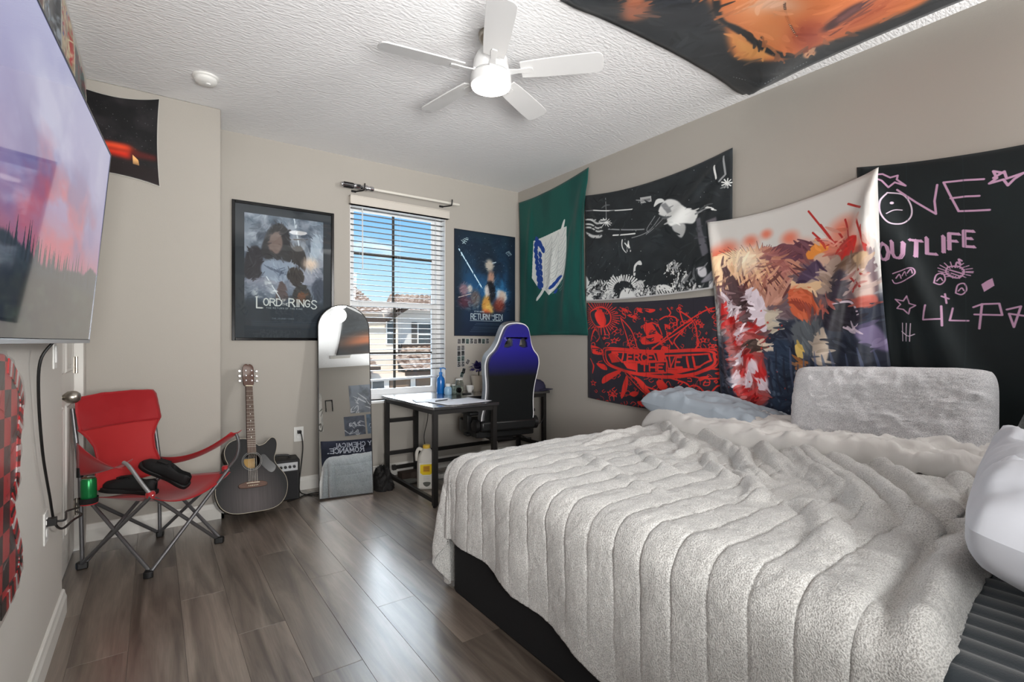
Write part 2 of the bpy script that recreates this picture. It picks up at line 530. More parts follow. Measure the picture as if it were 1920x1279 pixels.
baseboard('baseboard_chase', (XA, YA-0.016, 0), (XA, YB, 0), (1, 0, 0))
baseboard('baseboard_back', (XA, YB, 0), (XR, YB, 0), (0, -1, 0))
baseboard('baseboard_right', (XR, YN, 0), (XR, YB, 0), (-1, 0, 0))
baseboard('baseboard_near', (XL, YN, 0), (XR, YN, 0), (0, 1, 0))

# ------------------------------------------------------------------ door in the left wall
dr = struct(thing('door_1', 'white panelled door', 'door'))
del dr['label']; del dr['category']
dx = XL - 0.035
mb = MB(); mb.box((dx-0.04, DY0+0.018, 0.012), (dx-0.006, DY1-0.018, DZ-0.018))
part(mb, 'door_slab', M['trim'], dr, bevel=0.002)
for (a, b_, c, d) in ((0.12, 0.37, 0.20, 0.86), (0.45, 0.70, 0.20, 0.86), (0.12, 0.37, 1.02, 1.60), (0.45, 0.70, 1.02, 1.60), (0.12, 0.37, 1.70, 1.92), (0.45, 0.70, 1.70, 1.92)):
    mb = MB(); y0, y1 = DY0 + a + .01, DY0 + b_ + .01
    x = dx - 0.006
    def ring(g, xx): return [(xx, y0+g, c+g), (xx, y1-g, c+g), (xx, y1-g, d-g), (xx, y0+g, d-g)]
    vs = ring(0, x) + ring(0.008, x+0.007) + ring(0.02, x+0.003) + ring(0.04, x+0.006)
    fs = []
    for k in range(3):
        for i in range(4): fs.append((k*4+i, k*4+(i+1) % 4, (k+1)*4+(i+1) % 4, (k+1)*4+i))
    fs.append((12, 13, 14, 15))
    part(mb.add(vs, fs), 'door_panel', M['trim'], dr)
# jamb lining
mb = MB(); mb.box((XL-0.12, DY0, 0), (XL-0.002, DY0+0.015, DZ)); mb.box((XL-0.12, DY1-0.015, 0), (XL-0.002, DY1, DZ)); mb.box((XL-0.12, DY0, DZ-0.015), (XL-0.002, DY1, DZ))
part(mb, 'door_jamb', M['trim'], dr)
mb = MB()
for k in range(3):
    pass
for z in (0.25, 1.05, 1.82):
    mb = MB(); mb.box((dx-0.006, DY1-0.05, z-0.045), (dx-0.001, DY1-0.02, z+0.045)); mb.tube([(dx+0.004, DY1-0.017, z-0.047), (dx+0.004, DY1-0.017, z+0.047)], 0.007, 10)
    part(mb, 'hinge', M['nickel'], dr)
Rk = Matrix.Translation((dx-0.006, DY0+0.085, 0.93)) @ Matrix.Rotation(PI/2, 4, 'Y')
mb = MB().lathe([(0.034, 0), (0.034, 0.006), (0.024, 0.012), (0.012, 0.016), (0.011, 0.034), (0.016, 0.038), (0.026, 0.05), (0.029, 0.066), (0.026, 0.082), (0.016, 0.094), (0, 0.098)], 24, Rk)
part(mb, 'door_knob', M['nickel'], dr, smooth=True)

# ------------------------------------------------------------------ window
wn = struct(bpy.data.objects.new('window_1', None)); C.objects.link(wn); wn.location = (0, 0, 0)
fy = YB + 0.095
def wframe(x0, x1, z0, z1, t, y0, y1):
    m = MB(); m.box((x0, y0, z0), (x0+t, y1, z1)); m.box((x1-t, y0, z0), (x1, y1, z1)); m.box((x0+t, y0, z0), (x1-t, y1, z0+t)); m.box((x0+t, y0, z1-t), (x1-t, y1, z1)); return m
part(wframe(WX0, WX1, WZ0, WZ1, 0.045, fy, fy+0.06), 'window_frame', M['vinyl'], wn, bevel=0.003)
zm = 1.50
part(wframe(WX0+.045, WX1-.045, zm-0.01, WZ1-.045, 0.03, fy+.038, fy+.06), 'upper_sash', M['vinyl'], wn)
part(wframe(WX0+.045, WX1-.045, WZ0+.045, zm+.04, 0.045, fy+.006, fy+.034), 'lower_sash', M['vinyl'], wn, bevel=0.002)
mb = MB(); mb.box((WX0+.07, fy+.048, zm), (WX1-.07, fy+.051, WZ1-.07)); part(mb, 'upper_pane', M['pane'], wn)
mb = MB(); mb.box((WX0+.085, fy+.019, WZ0+.085), (WX1-.085, fy+.022, zm)); part(mb, 'lower_pane', M['pane'], wn)
xm = (WX0+WX1)/2 - 0.012
for (x0, x1, z0, z1, yy) in ((xm-.011, xm+.011, zm+.02, WZ1-.05, .044), (WX0+.05, WX1-.05, 1.945, 1.967, .044), (xm-.011, xm+.011, WZ0+.07, zm, .014), (WX0+.07, WX1-.07, 1.065, 1.087, .014)):
    mb = MB(); mb.box((x0, fy+yy-.005, z0), (x1, fy+yy+.003, z1)); part(mb, 'muntin', M['muntin'], wn)
mb = MB(); mb.box((WX0-0.05, YB-0.045, WZ0-0.022), (WX1+0.05, YB+0.085, WZ0)); struct(mb.build('trim_1', M['white'], bevel=0.005))
# ------------------------------------------------------------------ flat prints, drawn with code
GL = {  # letters as pen strokes in a unit box, y down
 'A': [[(0,1),(.5,0),(1,1)],[(.2,.62),(.8,.62)]], 'B': [[(0,0),(0,1)],[(0,0),(.7,.06),(.85,.24),(.7,.46),(0,.48)],[(.6,.48),(.95,.6),(.98,.8),(.7,.98),(0,1)]],
 'C': [[(.95,.2),(.75,.03),(.45,0),(.15,.15),(.02,.5),(.15,.85),(.45,1),(.75,.97),(.95,.8)]],
 'D': [[(0,0),(0,1)],[(0,0),(.55,.03),(.9,.25),(1,.5),(.9,.75),(.55,.97),(0,1)]],
 'E': [[(.9,0),(0,0),(0,1),(.95,1)],[(0,.48),(.7,.48)]], 'F': [[(.95,0),(0,0),(0,1)],[(0,.47),(.7,.47)]],
 'G': [[(.95,.2),(.75,.03),(.45,0),(.15,.15),(.02,.5),(.15,.85),(.45,1),(.8,.95),(.95,.8),(.95,.55),(.6,.55)]],
 'H': [[(0,0),(0,1)],[(1,0),(1,1)],[(0,.48),(1,.48)]], 'I': [[(.5,0),(.5,1)]], 'J': [[(.8,0),(.8,.75),(.6,.97),(.3,1),(.08,.85)]],
 'K': [[(0,0),(0,1)],[(.95,0),(0,.55)],[(.3,.4),(1,1)]], 'L': [[(0,0),(0,1),(.9,1)]], 'M': [[(0,1),(.05,0),(.5,.75),(.95,0),(1,1)]], 'N': [[(0,1),(0,0),(1,1),(1,0)]],
 'O': [[(.5,0),(.18,.12),(.02,.5),(.18,.88),(.5,1),(.82,.88),(.98,.5),(.82,.12),(.5,0)]],
 'P': [[(0,1),(0,0),(.7,.04),(.95,.25),(.7,.5),(0,.54)]], 'R': [[(0,1),(0,0),(.7,.04),(.92,.24),(.7,.47),(0,.5)],[(.5,.5),(1,1)]],
 'S': [[(.9,.16),(.65,.01),(.3,.02),(.08,.2),(.2,.4),(.75,.58),(.93,.78),(.7,.97),(.3,1),(.05,.83)]],
 'T': [[(0,0),(1,0)],[(.5,0),(.5,1)]], 'U': [[(0,0),(0,.7),(.2,.95),(.5,1),(.8,.95),(1,.7),(1,0)]], 'V': [[(0,0),(.5,1),(1,0)]],
 'W': [[(0,0),(.25,1),(.5,.3),(.75,1),(1,0)]], 'X': [[(0,0),(1,1)],[(1,0),(0,1)]], 'Y': [[(0,0),(.5,.5),(1,0)],[(.5,.5),(.5,1)]], 'Z': [[(0,0),(1,0),(0,1),(1,1)]],
 '2': [[(.05,.2),(.3,0),(.7,.02),(.92,.25),(.7,.55),(.05,1),(.95,1)]], '3': [[(.08,.1),(.5,0),(.9,.2),(.8,.42),(.45,.48),(.85,.56),(.95,.8),(.55,1),(.08,.9)]],
 '/': [[(1,0),(0,1)]], '.': [[(.4,.94),(.5,1)]], '-': [[(.15,.5),(.85,.5)]],
 'i': [[(.5,.35),(.5,1)]],
}
class Canvas:
    def __init__(s, w, h, bg, k=1.0):
        """nominal size w x h; k = pixels per nominal unit"""
        s.k = k; s.w = int(round(w*k)); s.h = int(round(h*k)); s.W = w; s.H = h
        s.a = np.empty((s.h, s.w, 3)); s.a[:] = np.array(bg) / 255.0
    def _win(s, x0, y0, x1, y1):
        k = s.k
        X0 = max(0, int(x0*k)-1); Y0 = max(0, int(y0*k)-1); X1 = min(s.w, int(x1*k)+2); Y1 = min(s.h, int(y1*k)+2)
        if X1 <= X0 or Y1 <= Y0: return None
        yy, xx = np.mgrid[Y0:Y1, X0:X1]
        return X0, Y0, X1, Y1, (xx+.5)/k, (yy+.5)/k
    def _put(s, win, m, col):
        X0, Y0, X1, Y1 = win[:4]
        c = np.array(col) / 255.0
        s.a[Y0:Y1, X0:X1] = s.a[Y0:Y1, X0:X1]*(1-m[..., None]) + c*m[..., None]
    def poly(s, pts, col, alpha=1.0, soft=0.0):
        xs = [p[0] for p in pts]; ys = [p[1] for p in pts]
        g = soft * 2
        win = s._win(min(xs)-g, min(ys)-g, max(xs)+g, max(ys)+g)
        if win is None: return s
        x, y = win[4], win[5]; ins = np.zeros(x.shape, bool); n = len(pts)
        for i in range(n):
            (xa, ya), (xb, yb) = pts[i], pts[(i+1) % n]
            if ya == yb: continue
            c = ((ya > y) != (yb > y)) & (x < (xb-xa)*(y-ya)/(yb-ya)+xa)
            ins ^= c
        m = ins.astype(float)
        r = int(round(soft * s.k))
        r = max(r, 0)
        if r: 
            for _ in range(2): m = s._blur(m, r)
        s._put(win, m*alpha, col); return s
    @staticmethod
    def _blur(m, r):
        for ax in (0, 1):
            p = np.pad(m, [(r+1, r) if a == ax else (0, 0) for a in (0, 1)], mode='edge')
            c = np.cumsum(p, axis=ax)
            n = m.shape[ax]
            hi = np.take(c, np.arange(2*r+1, 2*r+1+n), axis=ax); lo = np.take(c, np.arange(0, n), axis=ax)
            m = (hi-lo)/(2*r+1)
        return m
    def ell(s, cx, cy, rx, ry, col, alpha=1.0, soft=0.08, ang=0.0):
        R = max(rx, ry)*(1+soft)+1
        win = s._win(cx-R, cy-R, cx+R, cy+R)
        if win is None: return s
        ca, sa = math.cos(ang), math.sin(ang); dx, dy = win[4]-cx, win[5]-cy
        d = np.hypot((dx*ca+dy*sa)/rx, (-dx*sa+dy*ca)/ry)
        m = np.clip((1+soft-d)/(2*soft), 0, 1)
        s._put(win, m*m*(3-2*m)*alpha, col); return s
    def stroke(s, pts, wd, col, alpha=1.0, taper=False):
        n = len(pts)
        xs = [p[0] for p in pts]; ys = [p[1] for p in pts]
        win = s._win(min(xs)-wd, min(ys)-wd, max(xs)+wd, max(ys)+wd)
        if win is None: return s
        x, y = win[4], win[5]; m = np.zeros(x.shape)
        for i in range(n-1):
            (xa, ya), (xb, yb) = pts[i], pts[i+1]
            dx, dy = xb-xa, yb-ya; L = dx*dx+dy*dy+1e-9
            t = np.clip(((x-xa)*dx+(y-ya)*dy)/L, 0, 1)
            d = np.hypot(x-xa-t*dx, y-ya-t*dy)
            r = wd/2
            if taper:
                q = (i+t)/(n-1); r = wd/2*(1-np.abs(2*q-1)**2)+0.25
            m = np.maximum(m, np.clip((r-d)*s.k+0.5, 0, 1))
        s._put(win, m*alpha, col); return s
    def curve(s, pts, wd, col, alpha=1.0, taper=False, closed=False):
        q = spline(pts, 6, closed)
        if closed: q = q + [q[0]]
        return s.stroke(q, wd, col, alpha, taper)
    def blob(s, pts, col, alpha=1.0, soft=0.0): return s.poly(spline(pts, 6, True), col, alpha, soft)
    def vgrad(s, stops, y0=None, y1=None):
        ys = (np.arange(s.h)+.5)/s.h
        for c in range(3):
            s.a[:, :, c] = np.interp(ys, [p for p, _ in stops], [q[c]/255.0 for _, q in stops])[:, None]
        return s
    def noise(s, sx, sy, col, amt, seed=1, lo=.45, hi=.7, box=None):
        win = s._win(*(box or (0, 0, s.W, s.H)))
        n = fbm(win[4]*sx, win[5]*sy, seed, 4)
        m = np.clip((n-lo)/(hi-lo), 0, 1)
        if box:
            x, y = win[4], win[5]; fx = (box[2]-box[0])*.25; fy = (box[3]-box[1])*.25
            e = np.clip((x-box[0])/fx, 0, 1)*np.clip((box[2]-x)/fx, 0, 1)*np.clip((y-box[1])/fy, 0, 1)*np.clip((box[3]-y)/fy, 0, 1)
            m = m*e
        s._put(win, m*amt, col); return s
    def grain(s, amt, seed=3):
        s.a += (np.random.default_rng(seed).random(s.a.shape[:2])[..., None]-.5)*amt; return s
    def specks(s, n, col, r0, r1, box, seed=5, alpha=1.0):
        g = np.random.default_rng(seed)
        for _ in range(n):
            r = g.uniform(r0, r1); s.ell(g.uniform(box[0], box[2]), g.uniform(box[1], box[3]), r, r*g.uniform(.5, 1), col, alpha, .3, g.uniform(0, 3))
        return s
    def text(s, txt, x, y, h, col, wd=None, aspect=.6, gap=.22, slant=0.0, rot=0.0, serif=0.0, jit=0.0, seed=1, alpha=1.0):
        """x, y = top left; returns the x where it ends"""
        g = random.Random(seed); wd = wd or h*.14; cx = x; x0, y0 = x, y
        ca, sa = math.cos(rot), math.sin(rot)
        for ch in txt:
            if ch == ' ': cx += h*aspect*.6; continue
            adv = h*aspect*(.28 if ch in 'Ii.' else 1.0)
            for st in GL.get(ch, []):
                q = []
                for (u, v) in st:
                    uu = (u-.5)*.0+.5 if ch in 'Ii' else u
                    px = cx+uu*adv+slant*(1-v)*h+g.uniform(-jit, jit)*h; py = y+v*h+g.uniform(-jit, jit)*h
                    dx, dy = px-x0, py-y0
                    q.append((x0+dx*ca-dy*sa, y0+dx*sa+dy*ca))
                s.stroke(q, wd, col, alpha)
                if serif:
                    for e in (q[0], q[-1]):
                        s.stroke([(e[0]-serif*h, e[1]), (e[0]+serif*h, e[1])], wd*.55, col, alpha)
            cx += adv+h*gap
        return cx
    def painterly(s, n, ln, wd, seed=1, box=None, vary=26, field=None):
        """brush strokes that pick up the colour below them"""
        g = random.Random(seed); x0, y0, x1, y1 = box or (0, 0, s.W, s.H); src = s.a.copy()
        for _ in range(n):
            x, y = g.uniform(x0, x1), g.uniform(y0, y1)
            c = src[min(s.h-1, max(0, int(y*s.k))), min(s.w-1, max(0, int(x*s.k)))]*255; d = g.uniform(-vary, vary)
            t = (field(x, y) if field else 6.28*float(fbm(np.array(x*.03), np.array(y*.03), seed, 2)))+g.uniform(-.4, .4); L = ln*g.uniform(.5, 1.3); b = g.uniform(-.5, .5)
            s.curve([(x-L*math.cos(t), y-L*math.sin(t)), (x, y), (x+L*math.cos(t+b), y+L*math.sin(t+b))], wd*g.uniform(.4, 1.3), tuple(max(0, min(255, v+d)) for v in c), .85, True)
        return s
    def image(s, name):
        im = bpy.data.images.new(name, s.w, s.h, alpha=False)
        px = np.ones((s.h, s.w, 4), np.float32)
        px[..., :3] = np.clip(s.a, 0, 1)[::-1]
        im.pixels.foreach_set(px.ravel()); im.update(); im.pack()
        return im
def star(cx, cy, r, rot=0.0, inner=.42, n=5):
    return [(cx+(r if k % 2 == 0 else r*inner)*math.sin(rot+k*PI/n), cy-(r if k % 2 == 0 else r*inner)*math.cos(rot+k*PI/n)) for k in range(2*n)]
# where a line of sight of the photograph meets the flat print it was read from
_s, _c = math.sin(math.radians(35.4)), math.cos(math.radians(35.4))
def sight(px, py):
    u = (px-960)/944.0; v = (638-py)/944.0
    return (_s+u*_c, _c-u*_s, v)
def on_x(px, py, X):
    r = sight(px, py); t = X/r[0]; return t*r[1], 1.18+t*r[2]
def on_y(px, py, Y):
    r = sight(px, py); t = Y/r[1]; return t*r[0], 1.18+t*r[2]
def on_z(px, py, Z):
    r = sight(px, py); t = (Z-1.18)/r[2]; return t*r[0], t*r[1]
def zoomed(fn, ox, oy, k): return lambda pts: [fn(ox+x/k, oy+y/k) for x, y in pts]

# --- dark green flag, 100 x 146
GREEN = dict(y0=4.20, y1=3.20, z0=2.68, z1=1.23)
def green_print():
    c = Canvas(100, 146, (8, 84, 76), 4)
    c.noise(.05, .02, (4, 62, 60), .5, 2)
    W = (226, 230, 226); B = (22, 66, 150); Gy = (168, 176, 176)
    sh = [(21, 49), (64, 46), (71, 46), (71.5, 84), (66, 95), (56, 103), (47, 109), (40, 104), (26, 97), (18.5, 88)]
    c.poly(sh, W)
    def feather(x, y, L, w, ang, col):
        ca, sa = math.cos(ang), math.sin(ang)
        q = [(0, -.15), (.25, -.5), (.7, -.5), (1, -.1), (.95, .25), (.6, .5), (.2, .45)]
        c.poly([(x+u*L*ca-v*w*sa, y+u*L*sa+v*w*ca) for u, v in q], col)
    # two overlapping wings of feathers, blue at the left, white at the right
    feather(24, 45, 13, 5.2, 1.05, B); feather(29, 50, 12, 5.2, 1.05, B); feather(22.5, 50.5, 10, 5, 1.05, B); feather(33.5, 57, 9, 5, 1.0, B)
    for k in range(7):
        feather(21.5+k*.9, 57+k*6.3, 9.6, 5.0, .86-.02*k, B)
        if k < 6: feather(29+k*.5, 62+k*6.3, 8.0, 4.6, .92, B)
    for col in range(3):
        for k in range(9):
            x = 40+col*10; y = 53+k*6-col*1.6
            if y < 101 and x+9 < 73: c.curve([(x, y+6.5), (x+5, y+3.5), (x+9.6, y-3)], .5, Gy); c.curve([(x+1, y+8.5), (x+5, y+6.4)], .35, Gy)
        c.curve([(40+col*10, 54-col*2), (39.2+col*10, 76), (37.5+col*9, 98-col*3)], .45, Gy)
    c.blob([(66, 40), (68.5, 41), (62, 58), (42, 98), (28, 112), (25.5, 110), (38, 97), (58, 57)], W)
    c.stroke([(63, 53), (41, 97)], .3, Gy)
    for k in range(3): feather(46+k*4.5, 103-k*3.4, 11, 3.4, -.45, B)
    feather(53, 108, 7, 3, -.7, B)
    c.a = np.roll(c.a, (-int(3*c.k), int(3*c.k)), (0, 1))
    return c.image('print_green')

# --- black and white stage photograph
STAGE = dict(y0=3.21, y1=1.84, z0=2.46, z1=1.535)
def stage_print():
    k = 100/(STAGE['y0']-STAGE['y1']); Hh = (STAGE['z0']-STAGE['z1'])*k
    c = Canvas(100, Hh, (30, 35, 38), 8)
    # straighten the sagging top edge of the cloth
    def m(pts):
        out = []
        for x, y in pts:
            px, py = 1080+x/3.997, 260+y/3.997
            Y, Z = on_x(px, py, 3.08); out.append(((STAGE['y0']-Y)*k, (STAGE['z0']-Z)*k))
        return out
    W = (226, 228, 226); G = (140, 143, 145)
    c.noise(.06, .08, (46, 52, 56), .7, 4)
    # tumbling figure in a pale shirt
    c.blob(m([(640, 440), (690, 390), (760, 400), (850, 470), (920, 510), (890, 590), (820, 590), (740, 610), (700, 540), (630, 505)]), W, 1, .2)
    c.blob(m([(592, 445), (610, 390), (650, 380), (672, 405), (630, 420)]), W, 1, .1)
    c.poly(m([(640, 430), (680, 415), (735, 490), (700, 505)]), G, 1, .2)
    c.blob(m([(750, 610), (820, 590), (830, 640), (800, 700), (765, 670)]), (170, 172, 172), 1, .2)
    c.stroke(m([(905, 520), (975, 490), (1030, 490)]), 1.1, G); c.stroke(m([(975, 470), (1040, 500)]), 1.2, W)
    for p in ([(640, 530), (560, 640), (430, 695)], [(600, 520), (545, 620), (560, 650)], [(690, 520), (600, 620), (540, 665)]): c.curve(m(p), .55, G)
    c.poly(m([(905, 560), (940, 550), (1005, 830), (960, 865)]), (92, 92, 100), 1, .3)
    c.poly(m([(990, 590), (1060, 560), (1065, 640), (1010, 640)]), (96, 92, 98), 1, .2)
    # lights and rigging
    c.stroke(m([(235, 400), (240, 600)]), .5, G)
    c.stroke(m([(150, 512), (440, 466)]), .7, W); c.stroke(m([(70, 530), (150, 512)]), .6, G)
    for a in range(0, 360, 30): c.stroke(m([(240, 590), (240+38*math.cos(a/57.3), 590+34*math.sin(a/57.3))]), .5, W)
    for y in (600, 635, 660): c.curve(m([(60, y), (120, y-12), (170, y+8), (220, y-5)]), 1.1, W, .9)
    c.blob(m([(75, 685), (140, 700), (210, 690), (190, 715), (120, 722)]), W, .9, .3)
    c.stroke(m([(300, 685), (450, 660)]), .9, W); c.stroke(m([(260, 640), (520, 625)]), .8, G)
    c.curve(m([(365, 715), (370, 780), (395, 812), (405, 770), (385, 740)]), .7, W); c.stroke(m([(410, 750), (425, 800)]), 1.2, W)
    c.poly(m([(490, 372), (573, 357), (576, 402), (494, 420)]), (178, 180, 180))
    c.stroke(m([(505, 398), (560, 386)]), 1.4, (120, 122, 124))
    c.stroke(m([(1055, 165), (1068, 265)]), 1.0, W); c.stroke(m([(1120, 100), (1130, 240), (1090, 290)]), .9, G)
    for a in range(0, 360, 40): c.stroke(m([(1140, 310), (1140+36*math.cos(a/57.3), 310+36*math.sin(a/57.3))]), .6, W)
    # crowd
    g = random.Random(4)
    c.blob(m([(60, 1040), (85, 1020), (110, 1080), (140, 1200), (60, 1200)]), W, 1, .2)
    c.blob(m([(200, 1200), (215, 1110), (250, 1080), (280, 1200)]), W, 1, .2)
    for a in range(-10, 200, 9):
        r0, r1 = 85, 125+g.uniform(-12, 12)
        x, y = 365, 1115; t = a/57.3
        c.stroke(m([(x+r0*math.cos(t), y-r0*math.sin(t)), (x+r1*math.cos(t), y-r1*math.sin(t))]), 1.1, W)
    c.blob(m([(340, 1205), (345, 1120), (400, 1090), (435, 1130), (440, 1205)]), W, 1, .2)
    c.blob(m([(450, 1200), (455, 1060), (500, 1030), (525, 1100), (520, 1200)]), (205, 207, 206), 1, .2)
    c.curve(m([(445, 985), (452, 920), (490, 885), (500, 900)]), 1.6, W); c.blob(m([(475, 890), (500, 880), (505, 905), (480, 908)]), W)
    c.blob(m([(700, 930), (730, 885), (770, 920), (760, 965), (720, 985)]), W, 1, .2)
    c.blob(m([(715, 955), (760, 955), (740, 985)]), (40, 42, 44), 1, .2)
    c.blob(m([(520, 1195), (540, 1140), (600, 1075), (700, 1075), (775, 1165), (640, 1190)]), W, 1, .1)
    for i in range(6):
        c.stroke(m([(610+i*22, 1100+i*4), (650+i*20, 1175)]), .6, (60, 62, 64))
    c.blob(m([(915, 955), (975, 945), (985, 1010), (940, 1020)]), (200, 200, 205), 1, .2)
    c.blob(m([(945, 1060), (1000, 1000), (1060, 970), (1050, 1030), (975, 1065)]), (128, 128, 136), 1, .2)
    c.poly(m([(1005, 1060), (1085, 1030), (1085, 1138), (1000, 1140)]), (214, 214, 214), 1, .3)
    for cx_, cy_, r_, hair in ((105, 1110, 46, 0), (190, 1080, 50, 1), (245, 1150, 44, 0), (480, 1120, 48, 0), (560, 1120, 44, 1), (730, 930, 46, 1), (790, 1040, 90, 1), (880, 1120, 50, 1)):
        for i in range(90 if hair else 40):
            t = g.uniform(0, 6.28); q = r_*g.uniform(.2, 1.25)
            x, y = cx_+q*math.cos(t), cy_+q*math.sin(t)
            c.curve(m([(x, y), (x+g.uniform(-14, 14), y+g.uniform(4, 26)), (x+g.uniform(-22, 22), y+g.uniform(14, 44))]), g.uniform(.25, .6), g.choice((W, (24, 26, 28), (24, 26, 28), G)) if hair else g.choice((G, W, W, (70, 72, 76))), .9, True)
    for i in range(24): c.stroke(m([(590+i*8, 1085+(i*37) % 90), (596+i*8, 1090+(i*37) % 90)]), .45, (60, 62, 64))
    for i in range(26): c.stroke(m([(455+(i*29) % 70, 1050+(i*17) % 130), (460+(i*29) % 70, 1052+(i*17) % 130)]), .4, (70, 72, 74))
    c.painterly(220, 3, .7, 4, (0, 0, 100, Hh), 16)
    c.specks(60, W, .15, .5, (0, Hh*.78, 70, Hh), 9); c.specks(45, W, .1, .3, (0, 0, 100, Hh*.8), 10, .8)
    for i in range(26):
        x = 100+g.uniform(0, 750); y = 1040+g.uniform(0, 150)
        c.stroke(m([(x, y), (x+g.uniform(-20, 20), y+g.uniform(-30, 30))]), .5, g.choice((W, (50, 52, 54))))
    c.poly([(0, Hh-.9), (100, Hh-.9), (100, Hh), (0, Hh)], (205, 205, 205))
    return c.image('print_stage')

# --- red and black band flag
BAND = dict(y0=3.20, y1=1.72, z0=1.515, z1=.68)
def band_print():
    k = 100/(BAND['y0']-BAND['y1']); Hh = (BAND['z0']-BAND['z1'])*k
    c = Canvas(100, Hh, (44, 42, 52), 8)
    def m(pts):
        out = []
        for x, y in pts:
            Y, Z = on_x(1090+x/5.329, 540+y/5.329, 3.08); out.append(((BAND['y0']-Y)*k, (BAND['z0']-Z)*k))
        return out
    R = (222, 52, 44); Kk = (44, 42, 52); g = random.Random(12)
    def S(p, w=.8): c.curve(m(p), w, R)
    # sun with rays
    for a in range(0, 360, 9):
        t = a/57.3; r = 135+g.uniform(-18, 26)
        c.stroke(m([(200+112*math.cos(t), 270+112*math.sin(t)), (200+r*1.25*math.cos(t), 270+r*1.25*math.sin(t))]), .5, R)
    c.curve(m([(200+95*math.cos(a/57.3), 270+100*math.sin(a/57.3)) for a in range(0, 360, 30)]), 1.0, R, closed=True)
    c.blob(m([(150, 230), (200, 200), (245, 290), (230, 370), (180, 320)]), R)
    # rays and blades
    for p in ([(390, 265), (500, 395), (560, 590)], [(390, 265), (440, 420), (490, 590)], [(980, 180), (1100, 270), (1160, 420), (1190, 540)], [(980, 180), (1020, 300), (1100, 270)],
              [(680, 590), (900, 400), (1210, 190), (1400, 140)], [(700, 560), (930, 420), (1130, 270)], [(830, 320), (880, 340), (850, 420), (900, 520)],
              [(780, 270), (850, 235), (940, 250), (950, 320)], [(860, 150), (890, 200), (860, 240)], [(410, 170), (470, 240), (550, 260)], [(560, 165), (640, 200), (720, 185)],
              [(1240, 140), (1300, 190), (1400, 150)], [(1000, 600), (920, 500), (960, 430), (1010, 380)], [(1160, 570), (1200, 500), (1150, 430)], [(620, 330), (680, 300), (760, 330), (800, 420)]): S(p, .7)
    for p in ([(410, 165), (480, 190), (550, 260), (460, 240)], [(555, 165), (730, 165), (700, 200), (600, 205)], [(620, 340), (690, 300), (760, 400), (810, 450), (700, 490), (640, 420)],
              [(830, 330), (880, 340), (890, 420), (845, 400)], [(600, 460), (720, 420), (790, 480), (680, 520), (600, 520)], [(490, 560), (560, 560), (570, 600), (490, 600)],
              [(620, 250), (660, 270), (710, 260), (690, 320), (640, 320)], [(800, 540), (860, 560), (850, 640), (780, 640)], [(100, 560), (210, 600), (190, 650), (120, 640)]):
        c.blob(m(p), R)
        x = sum(q[0] for q in p)/len(p); y = sum(q[1] for q in p)/len(p)
        for _ in range(5): S([(x+g.uniform(-40, 40), y+g.uniform(-25, 25)) for _ in range(3)], .4) if False else c.curve(m([(x+g.uniform(-45, 45), y+g.uniform(-25, 25)) for _ in range(3)]), .5, Kk)
    # banner
    bq = [(240, 640), (300, 590), (700, 600), (1250, 590), (1330, 660), (1290, 760), (1050, 830), (760, 840), (480, 800), (280, 740)]
    c.blob(m(bq), Kk); c.curve(m(bq), 1.1, R, closed=True); c.curve(m([(790+(x-790)*1.05, 715+(y-715)*1.14) for x, y in bq]), .7, R, closed=True)
    for q in ([(320, 612), (712, 608), (742, 688), (560, 700), (420, 708)], [(545, 712), (850, 690), (856, 806), (552, 818)], [(826, 636), (1290, 622), (1304, 692), (1130, 774), (876, 764)]): c.stroke(m(q+[q[0]]), .9, R)
    c.poly(m([(742, 606), (826, 606), (826, 690), (760, 690)]), R); c.poly(m([(270, 640), (318, 620), (400, 706), (300, 724)]), R); c.poly(m([(430, 716), (540, 712), (546, 790), (470, 770)]), R); c.poly(m([(862, 774), (1120, 782), (1000, 812), (866, 812)]), R)
    def word(t, box, w=1.0):
        (x0, y0), (x1, y1) = box; n = len(t); cw = (x1-x0)/(n*1.0)
        for i, ch in enumerate(t):
            for st in GL[ch]:
                c.stroke(m([(x0+(i+ .78*((u-.5)*(.3 if ch == 'I' else 1)+.5))*cw, y0+(y1-y0)*v) for u, v in st]), w, R)
    word('PIERCE', ((322, 620), (724, 692))); word('THE', ((588, 722), (840, 790))); word('VEIL', ((872, 650), (1215, 752)))
    # leaves, coils, chains below
    for p in ([(200, 900), (240, 850), (370, 790), (390, 810), (300, 880), (210, 940)], [(390, 1080), (400, 960), (440, 850), (465, 870), (440, 1000)], [(470, 1030), (510, 1000), (570, 1010), (520, 1055)],
              [(540, 850), (620, 900), (700, 1010), (760, 1060), (640, 1000)], [(740, 900), (800, 880), (850, 960), (780, 980)], [(880, 990), (960, 985), (970, 1030), (900, 1040)], [(1180, 860), (1280, 850), (1200, 900)],
              [(1320, 820), (1470, 800), (1500, 850), (1390, 860)], [(150, 740), (230, 750), (250, 800), (190, 790)], [(550, 1100), (610, 1100), (620, 1150), (560, 1130)]): c.blob(m(p), R)
    for p in ([(440, 820), (560, 940), (720, 1080)], [(460, 800), (640, 940), (800, 1000)], [(870, 850), (1040, 920), (1090, 1010)], [(1040, 1020), (1060, 960), (1120, 940), (1190, 960), (1230, 1020)],
              [(1280, 1020), (1330, 960), (1400, 950)], [(1330, 640), (1400, 610), (1450, 650), (1400, 690), (1340, 680)], [(1260, 770), (1400, 790), (1500, 780)], [(880, 800), (1100, 850), (1330, 880), (1500, 860)],
              [(100, 520), (140, 400), (190, 460), (150, 520)], [(90, 700), (130, 760), (120, 840)]): S(p, .8)
